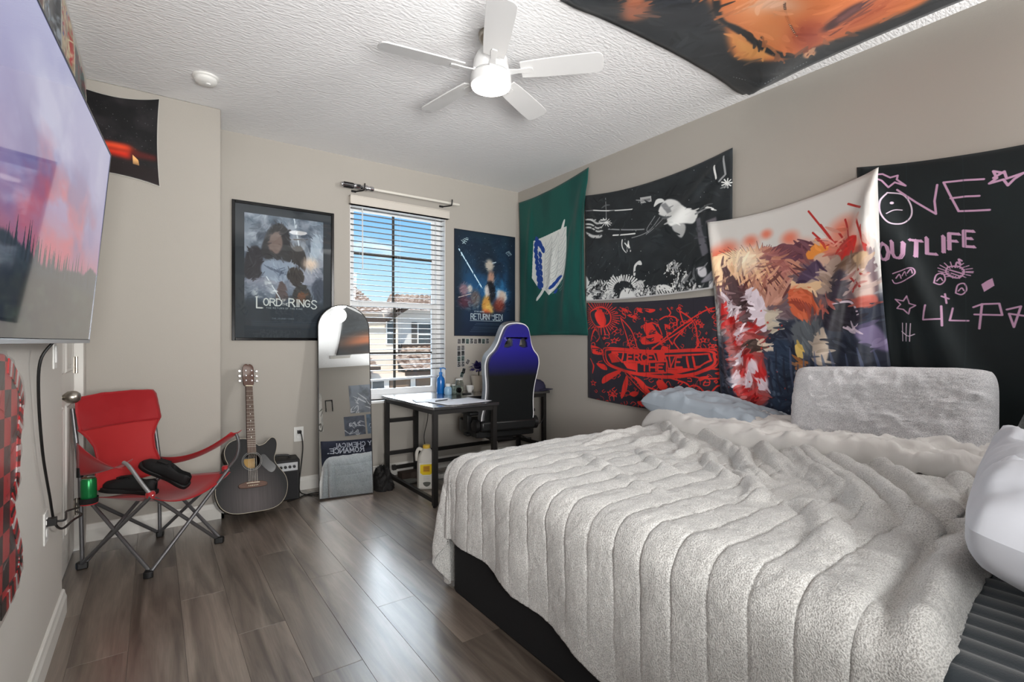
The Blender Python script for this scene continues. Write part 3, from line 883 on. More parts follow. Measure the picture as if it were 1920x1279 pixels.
    for (x, y) in ((575, 430), (280, 1030), (325, 1040), (120, 940), (400, 1030), (1160, 300), (1200, 330), (1310, 540), (1350, 560), (1240, 480), (1120, 1000), (1440, 930), (480, 500), (330, 500)):
        q = star(x, y, 30); c.stroke(m(q+[q[0]]), .4, R)
    for i in range(260):
        x, y = g.uniform(80, 1560), g.uniform(150, 1180); t = g.uniform(0, 6.3); r = g.uniform(12, 38)
        if 560 < y < 830 and 240 < x < 1330: continue
        c.curve(m([(x, y), (x+r*math.cos(t), y+r*math.sin(t)), (x+r*1.7*math.cos(t+.7), y+r*1.7*math.sin(t+.7)), (x+r*math.cos(t+1.6), y+r*math.sin(t+1.6))]), g.uniform(.22, .5), R)
    # faint ironed creases, drawn as darker lines in the print
    for i in range(1, 7): c.stroke([(i*14.3, 0), (i*14.3, Hh)], .2, (24, 22, 28), .5)
    return c.image('print_band')

# --- painted tapestry, pale sky over warm and dark shapes
PAINT = dict(y0=1.995, y1=.93, z0=2.06, z1=.70)
def paint_print():
    k = 100/(PAINT['y0']-PAINT['y1']); Hh = (PAINT['z0']-PAINT['z1'])*k
    c = Canvas(100, Hh, (206, 204, 200), 8)
    def m(pts):
        out = []
        for x, y in pts:
            Y, Z = on_x(1320+x/2.8425, 310+y/2.8425, 3.06); out.append(((PAINT['y0']-Y)*k, (PAINT['z0']-Z)*k))
        return out
    g = random.Random(5)
    def B(p, col, a=1.0, soft=1.0): c.blob(m(p), col, a, min(soft, 2.5)*.3)
    # dark lower half
    c.poly([(0, 78), (28, 70), (60, 62), (100, 60), (100, Hh), (0, Hh)], (44, 50, 66), 1, 3)
    c.noise(.05, .05, (28, 36, 52), .8, 8, box=(15, 70, 110, Hh+20))
    B([(330, 560), (480, 470), (640, 430), (860, 420), (1000, 440), (1010, 720), (800, 760), (560, 780), (360, 760)], (112, 92, 98), 1, 2)
    B([(60, 560), (140, 520), (240, 640), (330, 860), (300, 1000), (120, 1000)], (120, 92, 96), 1, 2)
    B([(90, 700), (180, 760), (300, 860), (330, 1000), (300, 1240), (150, 1260), (110, 900)], (150, 60, 58), 1, 2)
    # warm splashes in the sky
    for (x, y, r) in ((140, 390, 60), (270, 335, 40), (500, 320, 40), (365, 290, 28), (830, 300, 60), (870, 420, 70), (720, 400, 50), (90, 430, 50), (560, 400, 60)):
        p = m([(x, y)])[0]; c.ell(p[0], p[1], r/9, r/11, (224, 96, 66), .75, .9)
    B([(800, 430), (850, 370), (930, 360), (900, 450), (850, 520), (815, 500)], (196, 36, 30), .95, .6)
    for p in ([(620, 175), (780, 390)], [(690, 260), (745, 340)], [(860, 165), (955, 205)], [(930, 265), (985, 420)], [(800, 320), (890, 440)], [(840, 250), (905, 430)], [(640, 300), (700, 360)]): c.stroke(m(p), 1.0, (176, 40, 34))
    # big mass of swept spikes, cream at the left to rose and plum at the right
    B([(95, 470), (170, 410), (290, 385), (430, 380), (540, 410), (560, 450), (500, 540), (450, 640), (410, 700), (350, 700), (290, 760), (240, 690), (200, 560), (130, 500)], (186, 134, 116), 1, .6)
    def hue(t): return tuple(int(np.interp(t, [0, .35, .65, 1], v)) for v in ([246, 226, 168, 92], [214, 172, 104, 54], [172, 132, 98, 70]))
    for i in range(150):
        t = g.random(); x0 = 150+t*330+g.uniform(-30, 30); y0 = 430+g.uniform(-30, 40)-30*math.sin(t*PI)
        a = 2.2-2.3*t+g.uniform(-.35, .35); L = g.uniform(110, 270)
        x1 = x0+L*math.cos(a); y1 = y0+L*math.sin(a)*1.05; bx = (x0+x1)/2-30*math.sin(a); by = (y0+y1)/2-34
        w = g.uniform(8, 20); px_, py_ = -math.sin(a)*w, math.cos(a)*w
        cl = hue(min(1, max(0, t+g.uniform(-.2, .2))))
        c.poly(m(spline([(x0-px_, y0-py_), (bx-px_*.8, by-py_*.8), (x1, y1)], 5)+spline([(x1, y1), (bx+px_*.8, by+py_*.8), (x0+px_, y0+py_)], 5)), cl, .95, 0)
        if i % 3 == 0: c.curve(m([(x0+px_, y0+py_), (bx+px_*.8, by+py_*.8), (x1, y1)]), .45, (84, 44, 46), .8, True)
    for i in range(26):
        t = i/26; x0 = 150+t*340; y0 = 420-20*math.sin(t*PI); a = -2.6+2.5*t+g.uniform(-.15, .15); L = g.uniform(40, 90)+60*t
        x1, y1 = x0+L*math.cos(a), y0+L*math.sin(a)*.6
        c.poly(m([(x0-14, y0+10), (x1, y1), (x0+16, y0+14)]), hue(t), 1, 0); c.stroke(m([(x0+16, y0+14), (x1, y1)]), .35, (96, 50, 52), .8)
    p = m([(235, 440)])[0]; c.ell(p[0], p[1], 9, 7, (255, 242, 216), .8, .95)
    # pale lavender flank with a jagged dark edge
    B([(215, 620), (280, 600), (330, 700), (330, 830), (300, 850), (240, 780), (225, 700)], (222, 208, 218), 1, .6)
    B([(100, 470), (170, 560), (220, 700), (230, 800), (180, 780), (140, 640)], (70, 48, 52), .95, 1)
    B([(100, 640), (150, 700), (190, 780), (170, 800), (120, 760)], (216, 206, 214), .9, .6)
    # tan, brown and violet drapery right of centre
    B([(590, 420), (660, 360), (730, 390), (690, 440), (610, 450)], (226, 140, 60), 1, .8)
    B([(640, 440), (700, 420), (740, 470), (690, 500), (650, 490)], (206, 170, 150), 1, .8)
    B([(600, 490), (660, 460), (690, 520), (600, 580), (530, 560)], (78, 60, 84), 1, 1)
    B([(690, 520), (770, 440), (830, 480), (800, 560), (720, 650), (620, 640), (560, 600)], (176, 152, 138), 1, 1)
    B([(490, 560), (560, 590), (680, 570), (700, 600), (600, 640), (500, 620)], (226, 190, 150), 1, .6)
    B([(800, 510), (900, 450), (985, 470), (960, 540), (860, 540), (760, 580)], (122, 96, 80), 1, .8)
    B([(900, 470), (985, 450), (985, 500), (930, 525)], (196, 164, 130), 1, .8)
    B([(760, 560), (840, 540), (830, 680), (770, 720), (720, 700)], (54, 46, 60), .95, 2)
    B([(860, 560), (960, 530), (1000, 690), (900, 700)], (214, 190, 178), .9, 2)
    for p in ([(870, 580), (900, 620), (880, 660)], [(930, 540), (960, 580), (985, 570)], [(905, 600), (940, 640)]): c.curve(m(p), 1.0, (168, 60, 56))
    # orange cloth
    B([(470, 640), (500, 600), (580, 620), (640, 700), (700, 720), (640, 760), (540, 790), (480, 740)], (206, 100, 66), 1, .8)
    B([(640, 760), (720, 700), (880, 700), (1000, 690), (1010, 740), (900, 760), (700, 770)], (196, 96, 82), .9, 1.2)
    for i in range(8): c.curve(m([(480+i*18, 650+i*8), (520+i*18, 720+i*5), (600+i*14, 760)]), .6, (140, 60, 48), .8, True)
    # rounded dark and slate masses, violet mist lower right
    B([(690, 800), (740, 720), (850, 700), (910, 770), (890, 860), (800, 870), (720, 860)], (34, 30, 42), 1, .6)
    c.curve(m([(800, 850), (860, 868), (905, 820), (900, 760), (850, 712), (760, 715)]), 1.2, (226, 208, 222), .9)
    B([(470, 830), (560, 790), (680, 800), (640, 900), (600, 1000), (500, 960)], (92, 98, 104), 1, 2)
    B([(870, 890), (960, 840), (1030, 900), (1050, 1000), (940, 960)], (124, 112, 148), 1, 2)
    B([(620, 900), (690, 840), (710, 920), (690, 1020), (640, 1050), (610, 980)], (206, 188, 168), .9, 1)
    B([(320, 760), (370, 730), (410, 760), (390, 860), (340, 850)], (208, 196, 176), .95, .8)
    B([(480, 950), (500, 925), (540, 940), (545, 1000), (500, 1010)], (232, 196, 110), .95, .6)
    B([(480, 1030), (540, 1020), (565, 1080), (545, 1180), (490, 1170)], (196, 130, 76), .95, .8)
    B([(300, 960), (440, 900), (470, 1050), (440, 1260), (330, 1260)], (40, 56, 78), .9, 3)
    # red spatter down the left edge
    for (x, y, rx, ry) in ((120, 800, 22, 60), (150, 900, 20, 40), (215, 1000, 40, 30), (270, 1090, 40, 60), (180, 1080, 26, 50), (100, 740, 20, 40), (250, 830, 30, 25), (160, 1180, 40, 30), (225, 1210, 30, 30)):
        p = m([(x, y)])[0]; c.ell(p[0], p[1], rx/9, ry/9, (186, 30, 30), .95, .25, g.uniform(0, 1))
    for (x, y) in ((170, 860), (230, 1050), (200, 1130), (280, 1150), (150, 1000), (140, 1120)):
        p = m([(x, y)])[0]; c.ell(p[0], p[1], 3.2, 5, (224, 216, 226), .9, .3, .4)
    B([(200, 900), (260, 890), (330, 930), (280, 960), (210, 940)], (60, 52, 46), .9, .8)
    for i in range(9): c.curve(m([(260+i*8, 890+i*3), (300+i*6, 930), (290+i*8, 960)]), .6, (224, 206, 186), .9, True)
    c.painterly(700, 4.5, 1.3, 5, (0, 22, 100, Hh), 22)
    c.painterly(260, 3, 1.6, 6, (0, 55, 26, Hh), 45)
    for i in range(16): c.curve(m([(330+i*42, 1000+g.uniform(-60, 40)), (320+i*44, 1090), (340+i*42, 1200)]), 1.0, g.choice(((58, 74, 104), (28, 34, 50), (86, 96, 126))), .7, True)
    c.specks(50, (196, 60, 52), .2, .8, (0, 60, 45, Hh), 21, .8)
    c.specks(40, (150, 170, 196), .3, 1.1, (30, 95, 80, Hh), 22, .3)
    return c.image('print_paint')

# --- black tapestry with pink scrawled lettering
SCRAWL = dict(y0=1.135, y1=-.385, z0=2.13, z1=.62)
def scrawl_print():
    k = 100/(SCRAWL['y0']-SCRAWL['y1']); Hh = (SCRAWL['z0']-SCRAWL['z1'])*k
    c = Canvas(100, Hh, (14, 24, 27), 12)
    c.noise(.05, .05, (20, 34, 37), .6, 5)
    def m(pts):
        out = []
        for x, y in pts:
            Y, Z = on_x(1580+x/2.46, 260+y/2.46, 3.08); out.append(((SCRAWL['y0']-Y)*k, (SCRAWL['z0']-Z)*k))
        return out
    P = (204, 160, 192); Wt = (226, 206, 224)
    def S(p, w=.75, col=P): c.stroke(m(p), w*.78, col)
    def CV(p, w=.6, col=P): c.curve(m(p), w, col)
    # star, face in the O, V, E
    S([(125, 150), (175, 160), (205, 188), (235, 160), (285, 170), (245, 145), (250, 125), (215, 140), (180, 128), (150, 135), (125, 150)], .8)
    S([(30, 150), (20, 330), (110, 345)], .9)
    CV([(200, 215), (270, 215), (305, 260), (305, 315), (265, 355), (215, 360), (180, 320), (175, 260), (200, 215)], .5, Wt)
    p = m([(220, 262)])[0]; c.ell(p[0], p[1], .55, .5, Wt)
    CV([(203, 318), (230, 295), (265, 290)], .35, Wt)
    S([(245, 195), (330, 245), (420, 292), (415, 230), (430, 150)], .85)
    S([(645, 104), (560, 115), (460, 135), (485, 190), (525, 270), (600, 262), (668, 254)], .85); S([(490, 210), (560, 195), (622, 188)], .85)
    S([(690, 95), (740, 60), (750, 95), (830, 62), (785, 95), (755, 128), (735, 100), (670, 124), (705, 95), (690, 62), (740, 68)], .9)
    # blackletter word
    def black(ch, x, y, w, h):
        for st in GL[ch]:
            q = [(x+w*((u-.5)*(.4 if ch == 'I' else 1)+.5), y+h*v) for u, v in st]
            c.stroke(m(q), .85, P)
            c.stroke(m([(a+w*.2, b+4) for a, b in q]), .4, P)
            for e in (q[0], q[-1]): c.poly(m([(e[0]-10, e[1]), (e[0], e[1]-9), (e[0]+10, e[1]), (e[0], e[1]+9)]), P)
            if len(q) > 2:
                e = q[1]; c.poly(m([(e[0]-8, e[1]), (e[0], e[1]-7), (e[0]+8, e[1]), (e[0], e[1]+7)]), P)
    for ch, x, y in (('O', 160, 462), ('U', 225, 448), ('T', 300, 430), ('L', 372, 412), ('I', 425, 398), ('F', 476, 382), ('E', 545, 364)): black(ch, x, y, 48, 76)
    # small cartouche, crustacean, diamond
    CV([(225, 600), (270, 580), (315, 565), (328, 590), (300, 615), (240, 645), (222, 630)], .4); 
    for i in range(3): CV([(240+i*28, 620-i*14), (255+i*28, 600-i*14), (262+i*28, 618-i*14)], .4)
    body = [(470, 545), (520, 540), (545, 565), (520, 595), (480, 590), (460, 570)]
    CV(body+[body[0]], .5)
    for a in range(0, 360, 22):
        t = a/57.3; S([(505+32*math.cos(t), 567+22*math.sin(t)), (505+82*math.cos(t+.2), 567+40*math.sin(t+.2)-8)], .4)
    for (x, y) in ((430, 605), (528, 648)):
        CV([(x-24, y+22), (x-14, y-16), (x+16, y-26), (x+26, y+4), (x+4, y+28), (x-24, y+22)], .45); CV([(x-12, y+12), (x+4, y-4), (x+14, y+8)], .4)
    CV([(505, 545), (512, 520), (528, 530), (520, 505), (535, 512)], .5); S([(480, 560), (540, 575)], .6); S([(485, 575), (530, 588)], .5)
    c.poly(m([(622, 622), (648, 603), (675, 588), (684, 625), (635, 658)]), P)
    q = [(232, 720), (270, 725), (285, 700), (295, 735), (328, 742), (298, 758), (292, 785), (270, 765), (238, 762), (258, 742), (232, 720)]
    S(q, .55)
    # lower word
    S([(375, 738), (362, 808), (440, 800)], .7); S([(440, 738), (448, 832)], .75); S([(440, 690), (472, 700)], .7); S([(455, 678), (462, 722)], .7)
    S([(490, 745), (478, 805), (562, 802)], .7)
    S([(585, 735), (625, 718), (705, 712), (718, 768), (590, 770)], .75); S([(625, 718), (612, 838)], .8)
    S([(740, 740), (805, 722), (772, 825), (750, 760), (836, 770)], .75)
    for i in range(3): S([(265+i*18, 830), (262+i*18, 915)], .35, Wt)
    CV([(260, 870), (290, 890), (318, 880)], .35, Wt)
    # the half beyond the photograph's edge goes on with the same word and figures
    c.text('EP', 44.5, 49, 6.8, P, .75, .8, .3)
    q = star(62, 22, 5, .3); c.stroke(q+[q[0]], .7, P); q = star(88, 30, 6, .1); c.stroke(q+[q[0]], .7, P)
    c.poly([(43, 36), (49, 24), (53, 30), (47, 33)], (205, 206, 204)); 
    for i in range(1, 7): c.stroke([(i*14.3, 0), (i*14.3, Hh)], .18, (34, 50, 54), .5)
    return c.image('print_scrawl')

# --- ceiling tapestry: a face close up
FACE = dict(x0=1.50, x1=3.005, y0=1.735, y1=-.20)
def face_print():
    k = 100/(FACE['x1']-FACE['x0']); Hh = (FACE['y0']-FACE['y1'])*k
    c = Canvas(100, Hh, (34, 38, 42), 6)
    def m(pts):
        out = []
        for x, y in pts:
            X, Y = on_z(1060+x/2.4, y/2.4, 2.71); out.append(((X-FACE['x0'])*k, (FACE['y0']-Y)*k))
        return out
    def B(p, col, a=1.0, soft=1.0): c.blob(m(p), col, a, soft)
    c.noise(.04, .05, (52, 58, 62), .8, 3)
    B([(660, 100), (700, 130), (720, 220), (760, 268), (880, 255), (1000, 235), (1060, 212), (1180, 190), (1400, 120), (1640, 10), (1500, -60), (900, -120), (600, -60), (640, 20)], (206, 112, 58), 1, 1.2)
    B([(690, 30), (800, 0), (950, 60), (1000, 160), (900, 200), (740, 110)], (226, 140, 82), 1, 4)
    B([(720, 150), (800, 190), (930, 225), (840, 260), (760, 262)], (228, 158, 88), 1, 1.5)
    B([(1020, 100), (1080, 60), (1150, 100), (1150, 190), (1060, 205), (1010, 150)], (150, 58, 34), 1, 3)
    B([(1160, 120), (1300, 40), (1420, -20), (1560, -10), (1400, 100), (1220, 170)], (176, 84, 46), 1, 4)
    B([(790, 0), (900, -20), (1040, 0), (1020, 40), (960, 30), (880, 50)], (226, 206, 192), .8, 3)
    B([(1150, 100), (1250, 20), (1340, -10), (1390, -5), (1290, 60), (1180, 125)], (60, 22, 22), 1, 1)
    B([(1210, 70), (1290, 20), (1340, 0), (1300, 35), (1230, 85)], (110, 60, 60), 1, .8)
    c.curve(m([(1160, 165), (1210, 140), (1290, 80), (1380, 20)]), 1.0, (110, 46, 28), .8, True)
    B([(640, -40), (660, 90), (780, 180), (880, 222), (1020, 238), (1000, 216), (880, 195), (760, 130), (690, 90), (670, -40)], (22, 24, 28), 1, .4)
    for t in np.linspace(0, 1, 22):
        p = m([(968+60*t*t, 135*t)])[0]; c.ell(p[0], p[1], .45, .35, (70, 40, 30)); c.ell(p[0]+.2, p[1]-.1, .22, .18, (230, 200, 170))
    B([(255, -20), (340, -30), (370, 60), (290, 110), (240, 90)], (176, 106, 76), 1, 1.5)
    B([(380, 0), (560, -20), (650, 90), (640, 150), (480, 130), (390, 70)], (24, 30, 38), 1, 2)
    B([(1065, 235), (1090, 210), (1125, 235), (1110, 262), (1080, 258)], (206, 150, 112), 1, .4); c.curve(m([(1085, 245), (1095, 228), (1112, 238)]), .7, (120, 70, 50))
    for t in np.linspace(0, 1, 26):
        p = m([(745+340*t, 352-70*t*t)])[0]; c.ell(p[0], p[1], .3, .2, (176, 184, 188), .9)
    c.painterly(420, 3.5, 1.2, 6, (0, 0, 100, 75), 14)
    # beyond the frame the cheek, brow and dark ground go on
    c.ell(48, 95, 40, 30, (190, 104, 56), .9, .5); c.ell(50, 112, 44, 16, (30, 30, 34), .95, .5)
    c.specks(60, (210, 140, 90), .2, .6, (20, 10, 90, 90), 4, .35)
    return c.image('print_face')

# --- framed film poster, 69 x 101
def fantasy_print():
    c = Canvas(69, 101, (96, 108, 124), 7)
    c.vgrad([(0, (104, 116, 132)), (.3, (134, 142, 156)), (.55, (150, 152, 168)), (.75, (70, 84, 102)), (1, (14, 22, 34))])
    c.noise(.08, .08, (54, 64, 80), .9, 3); c.noise(.12, .1, (186, 190, 204), .6, 9, .5, .75)
    # storm crag and cloaked ranges in place of the figures
    c.blob([(14, 36), (16, 22), (22, 10), (30, 6), (37, 12), (40, 26), (44, 34), (38, 40), (24, 40)], (44, 42, 46), 1, .4)
    c.blob([(20, 28), (22, 17), (29, 14), (32, 24), (28, 33), (23, 32)], (128, 108, 102), .9, .5)
    c.blob([(0, 54), (2, 34), (10, 28), (15, 36), (14, 52), (8, 58)], (38, 34, 42), 1, .4)
    c.blob([(14, 44), (24, 38), (42, 42), (44, 52), (30, 58), (16, 54)], (140, 152, 172), .9, .6)
    for i in range(6): c.curve([(16+i*3, 44+i), (24+i*3, 48+i), (34+i*2, 45+i*1.5)], .7, (82, 92, 112), .8, True)
    c.blob([(38, 30), (47, 24), (53, 34), (52, 46), (46, 42), (40, 40)], (42, 38, 40), 1, .35)
    c.stroke([(42, -1), (46.5, 24)], 1.2, (196, 204, 214)); c.stroke([(38.5, 19.5), (54, 17.5)], .9, (60, 56, 54))
    c.blob([(58, 16), (66, 12), (68, 24), (62, 36), (55, 40), (57, 26)], (168, 180, 196), .9, .6)
    c.ell(57, 40, 6, 5, (236, 208, 186), .9, .8)
    c.blob([(36, 54), (38, 46), (45, 44), (51, 50), (50, 58), (44, 62)], (52, 44, 42), 1, .35)
    c.blob([(40, 72), (44, 62), (52, 60), (58, 70), (56, 78), (42, 78)], (46, 44, 44), 1, .35); c.blob([(44, 76), (47, 66), (52, 68), (52, 78)], (110, 66, 40), 1, .35)
    c.blob([(26, 74), (30, 58), (35, 62), (36, 74)], (84, 66, 64), .9, .4); c.blob([(58, 62), (66, 52), (70, 66), (64, 74)], (52, 60, 78), .9, .6)
    c.stroke([(18, 54), (31, 75)], .9, (214, 220, 226)); c.noise(.2, .25, (208, 212, 218), .7, 14, .5, .7, (2, 52, 30, 80))
    c.poly([(0, 74), (20, 76), (69, 74), (69, 101), (0, 101)], (20, 30, 42), .9, 4)
    c.painterly(420, 3, .8, 3, (0, 0, 69, 74), 20)
    T = (206, 208, 206)
    c.text('L', 10, 72.5, 9.5, T, 1.25, .5, .1, serif=.1); c.text('ORD', 15.6, 73.5, 6.2, T, 1.0, .74, .16, serif=.08)
    c.text('OF', 31.5, 73.5, 2.1, T, .35, .7, .25); c.text('THE', 31.4, 77, 2.1, T, .35, .7, .25)
    c.text('R', 37.6, 72.8, 7, T, 1.15, .72, .12, serif=.1); c.text('ING', 44.2, 73.5, 6.2, T, 1.0, .72, .16, serif=.08); c.text('S', 57.6, 73.5, 7.8, T, 1.0, .7, .1, serif=.06)
    c.text('THE RETURN OF THE KING', 18, 81.2, 1.3, (170, 176, 178), .22, .8, .5)
    c.text('THE JOURNEY ENDS', 23, 90.5, 1.1, (120, 130, 140), .2, .8, .4)
    for y in (94, 95.6, 97): c.stroke([(6, y), (63, y)], .5, (60, 74, 90), .5)
    return c.image('print_fantasy')

# --- blue space-film poster, 72 x 103
def space_print():
    c = Canvas(72, 103, (22, 48, 70), 7)
    c.vgrad([(0, (22, 42, 56)), (.3, (26, 60, 86)), (.6, (28, 82, 130)), (.75, (22, 46, 72)), (1, (16, 30, 54))])
    c.poly([(0, 0), (6, 0), (10, 60), (4, 103), (0, 103)], (16, 30, 42), .8, 4); c.poly([(64, 0), (72, 0), (72, 103), (66, 103), (62, 60)], (14, 26, 40), .8, 3)
    c.noise(.06, .06, (14, 32, 52), .8, 6); c.noise(.08, .05, (56, 140, 196), .6, 12, .5, .8, (24, 36, 70, 76))
    c.blob([(26, 34), (30, 12), (38, 8), (46, 14), (50, 36), (40, 44)], (18, 34, 50), .8, 3)
    c.specks(60, (190, 210, 222), .08, .25, (4, 4, 68, 40), 3)
    for i in range(4): c.stroke([(7+i*1.6, 10-i), (12+i*1.2, 13-i*2)], .7, (160, 182, 188)); c.stroke([(61+i, 17+i), (65+i, 15+i)], .6, (150, 176, 186))
    c.stroke([(4.5, 19), (31, 55)], 1.8, (120, 190, 230), .6); c.stroke([(4.5, 19), (31, 55)], 1.0, (218, 240, 250)); 
    # glowing group of rounded warm shapes
    c.ell(40, 32, 5, 6, (196, 186, 170), .9, .5); c.ell(42, 45, 4, 7, (186, 140, 116), .9, .5); c.blob([(36, 52), (44, 48), (48, 62), (40, 70)], (20, 22, 30), .95, 1)
    c.blob([(50, 56), (62, 62), (58, 70), (50, 72)], (206, 208, 210), .9, 1); c.blob([(34, 56), (38, 52), (40, 62), (36, 64)], (220, 214, 208), .9, .8)
    c.ell(36, 72, 5, 9, (206, 150, 70), .95, .4, .1); c.ell(40, 78, 5, 7, (226, 186, 96), .9, .5); c.ell(36, 82, 6, 5, (186, 84, 50), .9, .5)
    c.ell(10, 58, 5, 6, (140, 110, 120), .9, .5); c.ell(17, 57, 3, 4, (196, 190, 182), .9, .5); c.ell(23, 66, 6, 8, (98, 84, 80), .9, .5); c.ell(11, 70, 7, 6, (92, 44, 56), .8, .6)
    c.ell(56, 62, 4, 5, (196, 176, 160), .9, .5); c.ell(52, 72, 7, 7, (120, 48, 34), .9, .6); c.stroke([(4, 66), (18, 62)], .8, (190, 176, 170))
    c.noise(.3, .3, (120, 140, 150), .6, 17, .5, .7, (10, 62, 30, 80))
    c.painterly(260, 1.8, .6, 4, (2, 50, 68, 78), 24); c.painterly(160, 3, .7, 5, (2, 4, 68, 50), 10)
    T = (176, 192, 200)
    c.poly([(17, 80), (55, 80), (55, 89), (17, 89)], (20, 40, 66), .75, .8)
    c.text('RETURN', 18, 81.5, 5.6, T, .8, .55, .12, serif=.05); c.text('OF THE', 39, 82.3, 1.4, T, .3, .7, .3); c.text('JEDI', 44.2, 81.5, 6.0, T, .8, .5, .14, serif=.05)
    c.text('STAR WARS', 22, 78.6, 1.2, T, .3, .9, .3); c.stroke([(17, 88.4), (55, 88.4)], .4, T)
    for i, y in enumerate((91, 92.4, 94.6, 96, 97.6, 99.4)): c.stroke([(24-i*1.4, y), (52+i*1.2, y)], .35, (92, 116, 138), .6)
    return c.image('print_space')

# --- dark starry poster on the chase wall, 40 x 57
def ember_print():
    c = Canvas(41, 57, (30, 29, 31), 6)
    c.noise(.1, .1, (44, 41, 44), .8, 2); c.noise(.08, .08, (16, 16, 18), .8, 7)
    c.specks(70, (170, 176, 180), .06, .22, (2, 4, 39, 54), 6); c.specks(40, (120, 120, 126), .1, .4, (2, 20, 39, 36), 8, .4)
    c.poly([(0, 35), (26, 34), (26, 44), (0, 42)], (226, 44, 22), .95, 1.6); c.ell(18, 37, 9, 3, (255, 96, 50), .7, .7)
    c.poly([(0, 38), (26, 37.5), (26, 39), (0, 40)], (120, 20, 14), .7, 1)
    c.poly([(26, 36.5), (40, 37.5), (40, 41), (27, 42)], (96, 26, 22), .8, 1); c.poly([(27, 40), (30, 43), (30.4, 46.8), (27, 46.6)], (250, 190, 120))
    c.poly([(0, 45), (41, 46), (41, 57), (0, 57)], (32, 20, 20), .7, 2)
    for a in (((0, 0), (41, .1)),): pass
    e = .5
    c.poly([(0, 0), (41, 0), (41, e), (0, e)], (196, 194, 186)); c.poly([(0, 57-e), (41, 57-e), (41, 57), (0, 57)], (196, 194, 186)); c.poly([(41-e, 0), (41, 0), (41, 57), (41-e, 57)], (196, 194, 186))
    return c.image('print_ember')

def comic_print(name, base, cols, seed):
    g = random.Random(seed)
    c = Canvas(44, 62, (222, 218, 196), 5)
    c.poly([(2, 2), (42, 2), (42, 60), (2, 60)], base)
    c.noise(.3, .2, cols[0], .9, seed); c.noise(.2, .3, cols[1], .8, seed+5)
    for i in range(90):
        x, y = g.uniform(3, 41), g.uniform(3, 59); t = g.uniform(0, 6.28); r = g.uniform(1, 5)
        c.curve([(x, y), (x+r*math.cos(t), y+r*math.sin(t)), (x+r*1.5*math.cos(t+.8), y+r*1.5*math.sin(t+.8))], g.uniform(.3, 1.3), g.choice(cols), .9, True)
    return c.image(name)

# --- television picture, 145 x 81: violet dusk over a spruce skyline
def tv_print():
    c = Canvas(145, 81, (170, 170, 220), 6)
    c.vgrad([(0, (176, 180, 226)), (.35, (168, 164, 214)), (.52, (170, 140, 190)), (.66, (196, 120, 150)), (.74, (150, 92, 120)), (.8, (40, 52, 70)), (1, (24, 32, 44))])
    c.noise(.03, .06, (206, 208, 240), .9, 3, .45, .7, (0, -20, 145, 50)); c.noise(.04, .09, (216, 96, 122), .9, 8, .42, .65, (0, 22, 145, 68)); c.noise(.04, .06, (120, 112, 176), .7, 15, .5, .72, (0, 15, 145, 60))
    g = random.Random(3)
    c.poly([(0, 60)]+[(x, 58-2*math.sin(x*.07)-(6 if x > 118 else 0)*min(1, (x-118)/14)+g.uniform(-.5, .5)) for x in range(0, 147, 2)]+[(147, 81), (0, 81)], (40, 58, 72), 1, .3)
    for i in range(120):
        x = g.uniform(0, 132); h = g.uniform(3, 9)*(1.4 if g.random() < .12 else 1); y = 61; wv = h*.12
        c.poly([(x-wv, y), (x, y-h), (x+wv, y)], g.choice(((34, 50, 66), (44, 62, 80), (28, 42, 56))))
    c.poly([(0, 65), (145, 62), (145, 81), (0, 81)], (44, 52, 54), .95, 1.5)
    c.noise(.06, .2, (66, 84, 76), .7, 25, .5, .7, (0, 60, 145, 81)); c.noise(.1, .2, (26, 34, 50), .8, 28, .45, .7, (0, 58, 120, 85))
    return c.image('print_tv')

# --- banner on the near wall (seen in the standing mirror)
def banner_print():
    c = Canvas(150, 95, (38, 44, 62), 5)
    c.noise(.03, .05, (60, 66, 88), .8, 4); c.noise(.08, .08, (24, 28, 44), .8, 8)
    c.text('MY CHEMICAL', 64, 5, 7.5, (206, 212, 224), 1.3, .68, .24, serif=.1, jit=.02); c.text('ROMANCE.', 84, 14, 8.5, (214, 220, 230), 1.5, .7, .22, serif=.1, jit=.02)
    for i in range(14): c.curve([(20+i*8, 40+(i*7) % 20), (30+i*8, 55+(i*5) % 18), (24+i*9, 80)], .8, (150, 156, 176), .6, True)
    c.blob([(60, 95), (64, 62), (84, 50), (104, 58), (112, 95)], (86, 92, 112), .9, 2)
    return c.image('print_banner')

def sketch_print(name, base, ink, seed, txt=None):
    c = Canvas(40, 52, base, 5); g = random.Random(seed)
    c.noise(.1, .08, tuple(int(v*.7) for v in base), .7, seed)
    for i in range(12):
        x, y = g.uniform(3, 37), g.uniform(18, 49)
        c.curve([(x, y), (x+g.uniform(-9, 9), y+g.uniform(-9, 9)), (x+g.uniform(-12, 12), y+g.uniform(-8, 8))], g.uniform(.6, 2), ink, .8, True)
    if txt: c.text(txt, 9, 18, 9, ink, 1.6, .6, .3)
    return c.image(name)
